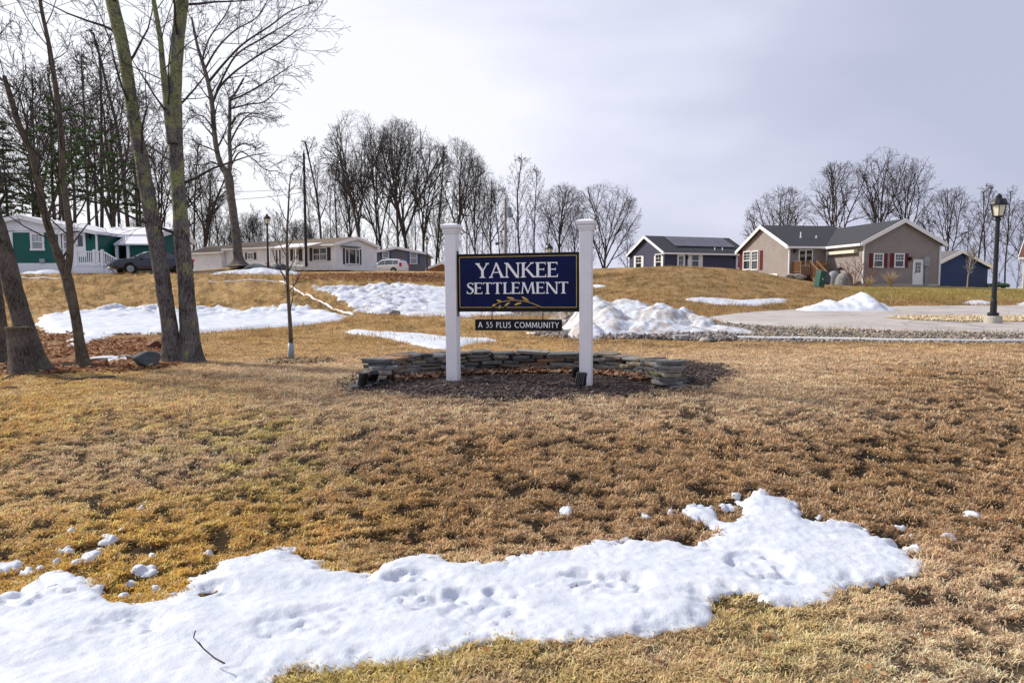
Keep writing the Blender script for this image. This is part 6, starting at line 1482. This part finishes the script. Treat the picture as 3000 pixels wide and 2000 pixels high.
def white_home():
    H = House('mobile_home', 'long white mobile home with black shutters and a bay window end', -17.3, 70, 3.30, -31.8)
    e, r, wd, Lf = 2.6, 3.35, 4.33, 22.7
    H.body(-16.8, 0, 0, wd + 1.6, -.3, e, r, 'x', S_WHITE, rpos=wd / 2 + .8)
    rf = H.gable_roof(-16.8, 0, 0, wd + 1.6, e, r, 'x', ov=.25, mat='roof_brown', og=.2, fh=.16)
    H.body(-22.7, -16.85, -.5, 5.2, -.3, e - .35, e + .5, 'x', S_WHITE, 'garage_wall'); H.gable_roof(-22.7, -16.85, -.5, 5.2, e - .35, e + .5, 'x', ov=.2, mat='roof_brown', og=.15, fh=.16)
    # gable end (local x = 0, outward +x)
    a, b, z0, z1 = H.rect('x', 0, 793, 571, 835, 605); H.window('x', 0, 1, (793.5, 573.5, 824, 605.5), 'shutter_black', cols=3, cols_fr=(.24, .76), sash=False, sh_w=.22)
    t, z = H.pix(808, 568, 'x', 0); m = MB(); m.box(.0, .45, .75, 3.2, z - .02, z + .06); m.build('window_hood', M['shutter_black'], H.r)
    H.post(.02, -.02, -.2, e, .05, 'corner_trim')
    # front wall (local y = 0)
    H.window('y', 0, -1, (720.5, 571, 750, 597), 'shutter_black', cols=2, sh_w=.45); 
    H.window('y', 0, -1, (676, 574, 685, 597), 'shutter_black', sh_w=.45); H.door('y', 0, -1, (634, 574, 646, 604), grid=(1, 1, .2), mat='shutter_black'); H.window('y', 0, -1, (570, 582, 582, 594), 'shutter_black', grid=(2, 2, 0), sash=False, sh_w=.35)
    xa = H.pix(620, 590, 'y', -2)[0]; xb = H.pix(704, 590, 'y', -2)[0]
    m = MB(); m.prism([(xa, -2.2, 2.25), (xa, .1, 2.75), (xa, .1, 2.83), (xa, -2.2, 2.33)], (xb - xa, 0, 0)); m.build('porch_roof', M['roof_white'], H.r)
    for k in range(5): H.post(xa + .15 + (xb - xa - .3) * k / 4, -2.1, -.3, 2.27, .05, 'porch_post')
    m = MB(); m.box(xa, xb, -2.2, -.02, -.3, .12); m.build('porch_floor', M['concrete'], H.r)
    for x in (-9, -13.2): m = MB(); m.tube([(x, 1.6, e + .4), (x, 1.6, e + .85)], .08, 8); m.tube([(x, 1.6, e + .85), (x, 1.6, e + 1.0)], .14, 8); m.build('roof_vent', M['meter'], rf)
white_home()
def grey_home():
    Y = 92; c = at(847, 620, Y); zz = 3.15; H = House('mobile_home', 'grey gabled home with blue shutters behind the white car', c.x, Y, zz, 3)
    x1 = H.pix(977, 600, 'y', 0)[0]; e = H.pix(912, 582, 'y', 0)[1]; r = H.pix(914, 569, 'y', 0)[1]
    H.body(0, x1, 0, 12, -.6, e, r, 'y', S_GREY); H.gable_roof(0, x1, 0, 12, e, r, 'y', ov=.25, mat='roof_grey', og=.3)
    H.window('y', 0, -1, (880, 579.5, 892, 592), 'blue_sh', sash=False, sh_w=.28, glass='curtain'); H.window('y', 0, -1, (943, 580, 957, 605), 'blue_sh', sh_w=.26, glass='curtain')
    H.post(.0, -.03, 0, e, .05, 'corner_trim')
grey_home()
def hut():
    Y = 84; c = at(984, 620, Y); H = House('shed', 'low orange-brown shed with a white roof edge right of the lamp', c.x, Y, 2.9, 0, 'shed')
    e = H.pix(984, 616, 'y', 0)[1]; r = H.pix(1010, 604.5, 'y', 0)[1]; H.body(0, 3.2, 0, 4, -.6, e, r, 'y', S_ORG); H.gable_roof(0, 3.2, 0, 4, e, r, 'y', ov=.2, mat='roof_white', og=.2, fh=.14)
    m = MB(); m.box(1.0, 2.2, -.03, -.002, -.4, e + .1); m.build('door', M['wood_deck'], H.r)
hut()
def green_home():
    Y = 48.5; z0 = 2.45; X = lambda u, y=Y: (u - 1176) / FPX * y
    H = House('mobile_home', 'green and white mobile home with a white railed deck at the left edge', X(27), Y, z0, 0)
    zE = H.pix(165, 527, 'y', 0)[1]; zR = H.pix(52, 499, 'y', 0)[1]; zg1 = H.pix(60, 534, 'y', 0)[1]; zs = H.pix(60, 605, 'y', 0)[1]; xe = H.pix(142, 560, 'y', 0)[0]; xr = H.pix(52, 500, 'y', 0)[0]; xl = 2 * xr - xe - .6
    sl = (zR - zE) / (H.pix(165, 527, 'y', 0)[0] - xr); zEw = zR - sl * (xe - xr)
    H.body(xl, xe, 0, 8, zs, zEw, zR, 'y', S_GREEN, rpos=xr)
    def gab(m, yo, d):
        m.prism([(xl, yo, zg1), (xe, yo, zg1), (xe, yo, zEw + .02), (xr, yo, zR + .02), (xl, yo, zEw - .2)], (0, d, 0))
    m = MB(); gab(m, -.05, .046); m.build('gable_panel', S_WHITE, H.r)
    m = MB(); m.box(xl, xe + .01, -.03, -.002, -.5, zs + .02); m.box(xl, xe, .0, 7.9, -.5, zs - .002); m.build('skirting', M['white'], H.r)
    H.gable_roof(xl, xe, 0, 8, zEw, zR, 'y', ov=.45, mat='roof_white', og=.3, rpos=xr, fh=.16)
    for u in (28, 139): x = H.pix(u, 570, 'y', 0)[0]; m = MB(); m.box(x - .09, x + .09, -.06, -.003, zs, zg1); m.build('corner_trim', M['white'], H.r)
    H.window('y', 0, -1, (75, 539, 98, 571), None, glass='curtain', grid=(3, 3, .5), tr=.13); H.window('y', 0, -1, (2, 537, 20, 560), None, glass='curtain', tr=.12)
    t, z = H.pix(98, 599, 'y', 0); m = MB(); m.box(t - .14, t + .2, -.14, -.003, z - .12, z + .14); m.build('vent_cover', M['meter'], H.r)
    # porch block with its own little gable
    x0 = H.pix(140, 560, 'y', -.2)[0] + .05; x1 = H.pix(222, 560, 'y', -.2)[0]; xp = H.pix(184, 530, 'y', -.2)[0]; zp = H.pix(184, 527, 'y', -.2)[1]; zq = H.pix(218, 535, 'y', -.2)[1]
    H.body(x0, x1, -.1, 5, .9, zq, zp, 'y', S_GREEN, 'porch_wall', rpos=xp); H.gable_roof(x0, x1, -.1, 5, zq, zp, 'y', ov=.15, mat='roof_white', og=.4, rpos=xp, fh=.14)
    m = MB(); m.box(x0, x1 + .01, -.13, -.102, -.5, .9); m.box(x0, x1, -.098, 5, -.5, .895); m.build('skirting', M['white'], H.r)
    xs = H.pix(174, 560, 'y', -.1)[0]; m = MB(); m.box(x0, xs, -.14, -.104, .9, zq + .02); m.build('storm_panel', M['white'], H.r)
    H.window('y', -.14, -1, (148, 540, 155, 571), None, glass='curtain'); H.door('y', -.1, -1, (177, 537, 194, 590), grid=(1, 1, .45))
    H.light('y', -.1, -1, 206, 543)
    m = MB(); x = x1; m.box(x - .10, x + .02, -.16, -.104, .9, zq); m.build('corner_trim', M['white'], H.r)
    # long wing going right
    y2 = 3.2; xa = x1; xb = H.pix(352, 560, 'y', y2)[0]; zw = H.pix(290, 541, 'y', y2)[1]; zt = H.pix(290, 524, 'y', y2 + 2.2)[1]
    H.body(xa - .02, xb, y2, y2 + 6, .3, zw, zt, 'x', S_GREEN, 'wing_wall'); H.gable_roof(xa - 2.2, xb, y2, y2 + 6, zw, zt, 'x', ov=.3, mat='roof_white', og=.2, fh=.34)
    m = MB(); m.box(xa, xb, y2 - .03, y2 - .002, -.5, .3); m.build('skirting', M['white'], H.r)
    H.window('y', y2, -1, (229, 544, 246, 568), None, glass='curtain', tr=.10)
    m = MB(); xv = H.pix(281, 520, 'y', y2 + 2.6)[0]; m.tube([(xv, y2 + 2.4, zt - .2), (xv, y2 + 2.4, zt + .35)], .09, 8); m.build('vent_pipe', M['white'], H.r)
    # lean-to shed
    y3 = 1.6; xc = H.pix(266, 560, 'y', y3)[0]; xd = H.pix(352, 560, 'y', y3)[0]; zc = H.pix(300, 562, 'y', y3)[1]
    m = MB(); m.prism([(xc, y3 - .3, zc - .05), (xc, y2 - .01, zc + .75), (xc, y2 - .01, zc + .85), (xc, y3 - .3, zc + .05)], (xd - xc, 0, 0)); m.build('shed_roof', M['roof_white'], H.r)
    xm = H.pix(296, 580, 'y', y3)[0]; m = MB(); m.box(xm, xd, y3, y2 - .04, -.4, zc - .06); m.build('shed_wall', S_GREEN, H.r)
    for x in (xc + .1, xm): m = MB(); m.box(x - .09, x + .09, y3 - .14, y3 - .003, -.4, zc - .06); m.build('shed_post', M['white'], H.r)
    # deck with white railing and stairs
    yd = -1.9; dx0 = H.pix(172, 590, 'y', yd)[0]; dx1 = H.pix(236, 590, 'y', yd)[0]; dz = H.pix(200, 609, 'y', yd)[1]; rz = H.pix(200, 577, 'y', yd)[1]
    m = MB(); m.box(dx0, dx1, yd, -.15, -.5, dz - .06); m.build('deck_skirt', M['vinyl'], H.r)
    m = MB(); m.box(dx0 - .05, dx1 + .05, yd - .05, -.15, dz - .055, dz); m.build('deck_floor', M['vinyl'], H.r)
    m = MB()
    for x in (dx0 + .06, (dx0 * .32 + dx1 * .68), dx1 - .06): m.box(x - .07, x + .07, yd + .0, yd + .14, dz, rz + .12)
    m.box(dx0, dx1, yd + .03, yd + .11, rz - .05, rz + .02); m.box(dx0, dx1, yd + .04, yd + .10, dz + .08, dz + .14); x = dx0 + .2
    while x < dx1 - .1: m.box(x - .02, x + .02, yd + .05, yd + .09, dz + .14, rz - .05); x += .13
    m.build('railing', M['vinyl'], H.r)
    n = 4; st = MB(); ra = MB(); xe2 = dx1 + .28 * n
    for i in range(n): st.box(dx1 + .28 * i, dx1 + .28 * (i + 1), yd + .05, -.4, -.5, dz - (dz + .25) / (n + 1) * (i + 1))
    zE2 = rz - (dz + .1); 
    for yy in (yd + .04,):
        ra.prism([(dx1, yy, rz - .05), (xe2, yy, zE2 + .02), (xe2, yy, zE2 + .10), (dx1, yy, rz + .03)], (0, .08, 0)); ra.prism([(dx1, yy + .01, dz + .05), (xe2, yy + .01, .0), (xe2, yy + .01, .06), (dx1, yy + .01, dz + .12)], (0, .06, 0))
        ra.box(xe2 - .07, xe2 + .07, yy - .03, yy + .11, -.4, zE2 + .16)
        for i in range(8): f = (i + .6) / 8; x = dx1 + (xe2 - dx1) * f; ra.box(x - .02, x + .02, yy + .02, yy + .06, dz + .06 - (dz) * f, rz - .03 - (rz - zE2) * f)
    st.build('steps', M['vinyl'], H.r); ra.build('stair_railing', M['vinyl'], H.r)
    return H
green_home()
c = at(268, 631, 47.3); c.z = zg(c.x, c.y)
def wheelie(c, label, mat, s=1.0):
    r = thing('wheelie_bin', label, 'bin', c, .3); m = MB(); a = .27 * s; m.add([(-a*.8,-a*.8,.08),(a*.8,-a*.8,.08),(a*.8,a*.8,.08),(-a*.8,a*.8,.08),(-a,-a,1.0*s),(a,-a,1.0*s),(a,a*1.1,1.0*s),(-a,a*1.1,1.0*s)], [(3,2,1,0),(4,5,6,7),(0,1,5,4),(1,2,6,5),(2,3,7,6),(3,0,4,7)]); m.build('body', M[mat], r, bevel=.02)
    m = MB(); m.prism([(-a*1.06, -a*1.1, 1.0*s), (-a*1.06, a*1.2, 1.0*s), (-a*1.06, a*1.1, 1.09*s), (-a*1.06, -a*1.0, 1.04*s)], (a * 2.12, 0, 0)); m.build('lid', M[mat], r)
    for sx in (-1, 1): m = MB(); m.tube([(sx*a*.7, a*.85, .1), (sx*a*.95, a*.85, .1)], .1, 12); m.build('wheel', M['black'], r)
wheelie(c, 'bright blue bin at the foot of the white deck stairs', 'bin', 1.0)
c = at(281, 631, 47.0); c.z = zg(c.x, c.y); wheelie(c, 'pale grey bin between the blue bin and the black car', 'meter', .75)
c = at(1880, 668, 46.5); c.z = zg(c.x, c.y); r_ = box_thing('utility_box', 'leaning dark green utility box on the lawn before the deck steps', 'utility box', c, (.24, .22, 1.15), 'green_box', .4); r_.rotation_euler = (R(3), R(8), .4)
m_ = MB(); m_.box(-.05, .05, -.226, -.2205, .5, .62); m_.build('label_plate', M['paper'], r_)
def dome(u, v, Y, w, h, label, mat='grey_tarp'):
    c = at(u, v, Y); c.z = zg(c.x, c.y); n = 18; k = 10; V = []; F = []
    for i in range(k + 1):
        a = i / k * PI / 2; rr = math.cos(a) ** .7; z = math.sin(a) ** .85 * h
        for j in range(n):
            b = 2 * PI * j / n; q = rr * w * (1 + .07 * math.sin(b * 5 + i * .4) * (1 - i / k)); V.append((q * math.cos(b), q * math.sin(b) * .9, z - .05))
    for i in range(k):
        for j in range(n): F.append((i*n+j, i*n+(j+1) % n, (i+1)*n+(j+1) % n, (i+1)*n+j))
    m = MB(); m.add(V, F); o = m.build('covered_furniture', M[mat], None, smooth=True); o.location = c; props(o, label, 'cover', 'tarped patio things')
dome(1914.5, 654, 55.3, .5, 1.08, 'dark grey rounded cover left of the paler one by the awning wall'); dome(1939, 655, 54.6, .66, 1.0, 'pale grey wider cover right beside the darker rounded one', 'boulder')
def patio_umbrella():
    c = at(1928, 654, 55.8); c.z = zg(c.x, c.y); r = thing('garden_umbrella', 'small closed dark parasol top poking over the grey covers', 'parasol', c)
    m = MB(); m.tube([(0,0,0),(0,0,1.35)], .03, 8); m.build('pole', M['black'], r); m = MB(); m.lathe([(.34,1.12),(.25,1.2),(.04,1.36)], 12); m.build('canopy', M['black'], r)
patio_umbrella()
def covered_boat():
    c = at(2296, 655, 63.5); c.z = zg(c.x, c.y); r = thing('garden_container', 'low dark green rounded container with a brown top beside the blue house', 'container', c, .1); r.scale = (.48, .48, .5)
    m = MB(); k = 9; V = []; F = []
    prof = [(-2.0,.25),(-1.9,.55),(-1.2,.68),(-.4,.72),(.4,.70),(1.2,.62),(1.8,.5),(2.1,.35),(2.2,.3)]
    for x, w in prof:
        for a in np.linspace(0, PI, 9): V.append((x * .85, math.cos(a) * w, .55 + math.sin(a) * .42 * (w / .72)))
        V.append((x * .85, -w * .6, .15)); V.append((x * .85, w * .6, .15))
    n = 11
    for i in range(len(prof) - 1):
        for j in range(n): F.append((i*n+j, i*n+(j+1) % n, (i+1)*n+(j+1) % n, (i+1)*n+j))
    F += [tuple(range(n)), tuple(range(len(V)-n, len(V)))]; m.add(V, F); m.build('hull_cover', M['green_box'], r, smooth=True)
    m = MB(); m.box(-1.0, -.1, -.3, .3, .98, 1.12); m.build('hatch', M['rust'], r)
    for sx in (-.9, .6): m = MB(); m.box(sx - .06, sx + .06, -.4, .4, -.2, .25); m.build('cradle', M['wood_deck'], r)
covered_boat()

# ------------------------------------------------------------------ cars
def paint(name, c, rough=.22):
    m, N, L, b = newmat(name); b.inputs['Base Color'].default_value = (*c, 1); b.inputs['Roughness'].default_value = rough; b.inputs['Coat Weight'].default_value = .6; b.inputs['Coat Roughness'].default_value = .08; return m
def car(label, cx, cy, cz, rz, kind, mat, tail):
    root = thing('parked_car', label, 'car', (cx, cy, cz), rz)
    if kind == 'suv':   # x forward; (x, z_bottom, z_belt, z_roof or None, half width)
        st = [(-2.26,.45,.90,.90,.70),(-2.24,.36,1.02,1.06,.80),(-2.10,.30,1.04,1.40,.88),(-1.85,.28,1.04,1.60,.90),(-1.2,.26,1.02,1.67,.91),(-.3,.24,.98,1.68,.91),(.35,.24,.97,1.60,.91),(.85,.24,.97,1.30,.91),(1.30,.25,.99,1.03,.90),(1.75,.27,.90,.92,.86),(2.10,.32,.78,.80,.78),(2.27,.42,.62,.64,.62)]; wr_, wx = .345, (-1.32, 1.33); gh = (2, 8)
    else:
        st = [(-2.40,.42,.80,.82,.66),(-2.34,.34,.98,1.0,.78),(-2.0,.28,1.02,1.05,.86),(-1.55,.25,1.0,1.18,.89),(-1.05,.23,.97,1.38,.90),(-.4,.22,.95,1.46,.90),(.2,.22,.93,1.43,.90),(.70,.22,.95,1.24,.90),(1.15,.23,.96,.99,.89),(1.7,.25,.91,.93,.87),(2.15,.28,.83,.85,.82),(2.33,.34,.74,.76,.72),(2.40,.42,.62,.64,.62)]; wr_, wx = .33, (-1.42, 1.43); gh = (3, 8)
    m = MB(); V = []; F = []; n = 12
    for x, zb, ze, zr, w in st:
        tw = w * .70 if zr > ze + .1 else w * .80; zr2 = max(zr, ze + .01)
        half = [(w*.80, zb), (w*.97, zb + .10), (w, (zb + ze) / 2), (w*.97, ze), (tw + (w*.97 - tw) * .08, zr2 - .05 * (zr2 - ze)), (tw * .75, zr2 + .015)]
        V += [(x, a, b) for a, b in half] + [(x, -a, b) for a, b in reversed(half)]
    for i in range(len(st) - 1):
        for j in range(n): F.append((i*n+j, (i+1)*n+j, (i+1)*n+(j+1) % n, i*n+(j+1) % n))
    F += [tuple(range(n)), tuple(range(len(V)-1, len(V)-n-1, -1))]; m.add(V, F); b = m.build('body', mat, root, smooth=True)
    b.data.polygons.foreach_set('use_smooth', [True] * len(b.data.polygons)); e = b.modifiers.new('edges', 'EDGE_SPLIT'); e.split_angle = R(28)
    def sec(x):
        for i in range(len(st) - 1):
            if st[i][0] <= x <= st[i+1][0]: f = (x - st[i][0]) / (st[i+1][0] - st[i][0]); return [a + (c_ - a) * f for a, c_ in zip(st[i], st[i+1])]
    def side(x, h, off=.012):  # point on the glasshouse side, h 0..1 from belt to roof
        _, zb, ze, zr, w = sec(x); tw = w * .70 + (w * .27) * .08; return w*.97 + (tw - w*.97) * h + off, ze + (zr - .05 * (zr - ze) - ze) * h
    xs = [st[gh[0]][0] + .12] + [st[k][0] for k in range(gh[0] + 1, gh[1])] + [st[gh[1]][0] - .22]
    xa, xb_ = xs[0], xs[-1]; cuts = [xa + .12, xa + (xb_ - xa) * .26, xa + (xb_ - xa) * .60, xb_ - .12] if kind == 'suv' else [xa + .25, xa + (xb_ - xa) * .55, xb_ - .12]
    for sy in (-1, 1):
        for a, c_ in zip(cuts[:-1], cuts[1:]):
            m = MB(); N_ = 6; V = []; F = []
            for i in range(N_ + 1):
                x = a + .035 + (c_ - a - .07) * i / N_
                for h in (.10, .84):
                    yy, zz = side(x, h); V.append((x, sy * yy, zz))
            F = [(2*i, 2*i+2, 2*i+3, 2*i+1) for i in range(N_)]; V += [(p[0], p[1] - sy * .012, p[2]) for p in V]; k = 2 * (N_ + 1); F += [tuple(q + k for q in f) for f in F]; m.add(V, F); m.build('side_window', M['glass_car'], root)
    def screen(x0, x1, nm, f0, f1):
        m = MB(); V = []
        for x, f in ((x0, f0), (x1, f1)):
            _, zb, ze, zr, w = sec(x); tw = w * .70; z = ze + (zr - ze) * 1.0 + .028
            for sy in (-1, 1): V.append((x, sy * (tw * .95 if f else tw * .92), z))
        m.add(V, [(0, 1, 3, 2)]); m.add([(a, b_, c_ - .012) for a, b_, c_ in V], [(0, 1, 3, 2)]); m.build(nm, M['glass_car'], root)
    if kind == 'suv': screen(.42, 1.20, 'windscreen', 1, 0)
    else: screen(.28, 1.06, 'windscreen', 1, 0); screen(-1.95, -1.12, 'rear_window', 0, 1)
    if kind == 'suv':
        m = MB(); m.add([(-2.21,-.60,1.10),(-2.21,.60,1.10),(-1.93,.54,1.58),(-1.93,-.54,1.58)], [(0,1,2,3)]); m.add([(-2.235,-.62,1.09),(-2.235,.62,1.09),(-1.955,.55,1.585),(-1.955,-.55,1.585)], [(0,1,2,3)]); m.build('rear_window', M['glass_car'], root)
    arch = MB()
    for x in wx:
        for sy in (-1, 1):
            w = sec(x)[4]; m = MB(); m.tube([(x, sy * (w - .20), wr_), (x, sy * (w + .008), wr_)], wr_, 24); wh = m.build('wheel', M['black'], root)
            m = MB(); m.tube([(x, sy * (w + .008), wr_), (x, sy * (w + .014), wr_)], wr_ * .62, 20)
            for k in range(5): a = 2 * PI * k / 5; m.tube([(x, sy * (w + .02), wr_), (x + wr_ * .6 * math.cos(a), sy * (w + .02), wr_ + wr_ * .6 * math.sin(a))], .028, 5)
            m.build('rim', M['meter'], wh)
            arch.tube([(x, sy * (w - .25), wr_ + .01), (x, sy * (w + .003), wr_ + .01)], wr_ * 1.17, 24)
    arch.build('wheel_arch', M['black'], root)
    for sy in (-1, 1):
        x0 = st[-2][0]; w = sec(x0 - .05)[4]; m = MB(); zt = sec(x0 - .05)[2]
        m.add([(x0 - .30, sy * (w * 1.02 + .02), zt - .05), (x0 + .02, sy * w * .84, zt - .09), (x0 + .05, sy * w * .60, zt - .11), (x0 + .06, sy * w * .62, zt - .22), (x0 + .03, sy * w * .86, zt - .20), (x0 - .24, sy * (w * 1.02 + .02), zt - .14)], [(0,1,4,5),(1,2,3,4)]); m.build('headlight', M['lamp_glass'], root)
        m = MB(); x1 = st[1][0]; w = st[2][4]; m.box(x1 - .03, x1 + .20, sy * w * .82 if sy > 0 else -w * .995, w * .995 if sy > 0 else -w * .82, .84, 1.0 if kind != 'suv' else 1.25); m.build('tail_light', tail, root)
        m = MB(); xm = cuts[-1] - .05; yy = sec(xm)[4]; m.box(xm - .07, xm + .07, sy * yy if sy > 0 else -yy - .2, yy + .2 if sy > 0 else -yy, 1.0, 1.12); m.build('mirror', mat, root)
    m = MB(); xf = st[-1][0]; m.box(xf - .12, xf + .02, -.42, .42, .46, .58); m.build('grille', M['black'], root)
    m = MB(); m.box(xf + .021, xf + .03, -.18, .18, .36, .45); m.build('number_plate', M['white'], root)
    return root
TAIL = plain('tail_red', (.55, .02, .02), .25)
c = at(348, 631, 45.5); car('dark blue-grey sedan parked beside the green home behind the twin trunks', c.x, c.y, zg(c.x, c.y) + .02, PI + R(42), 'sedan', paint('paint_dark', (.008, .012, .026), .12), TAIL)
c = at(890, 627, 79.5); car('white compact suv parked in front of the grey home', c.x, c.y, zg(c.x, c.y) - .05, PI + R(-22), 'suv', paint('paint_white', (.75, .76, .78)), TAIL)
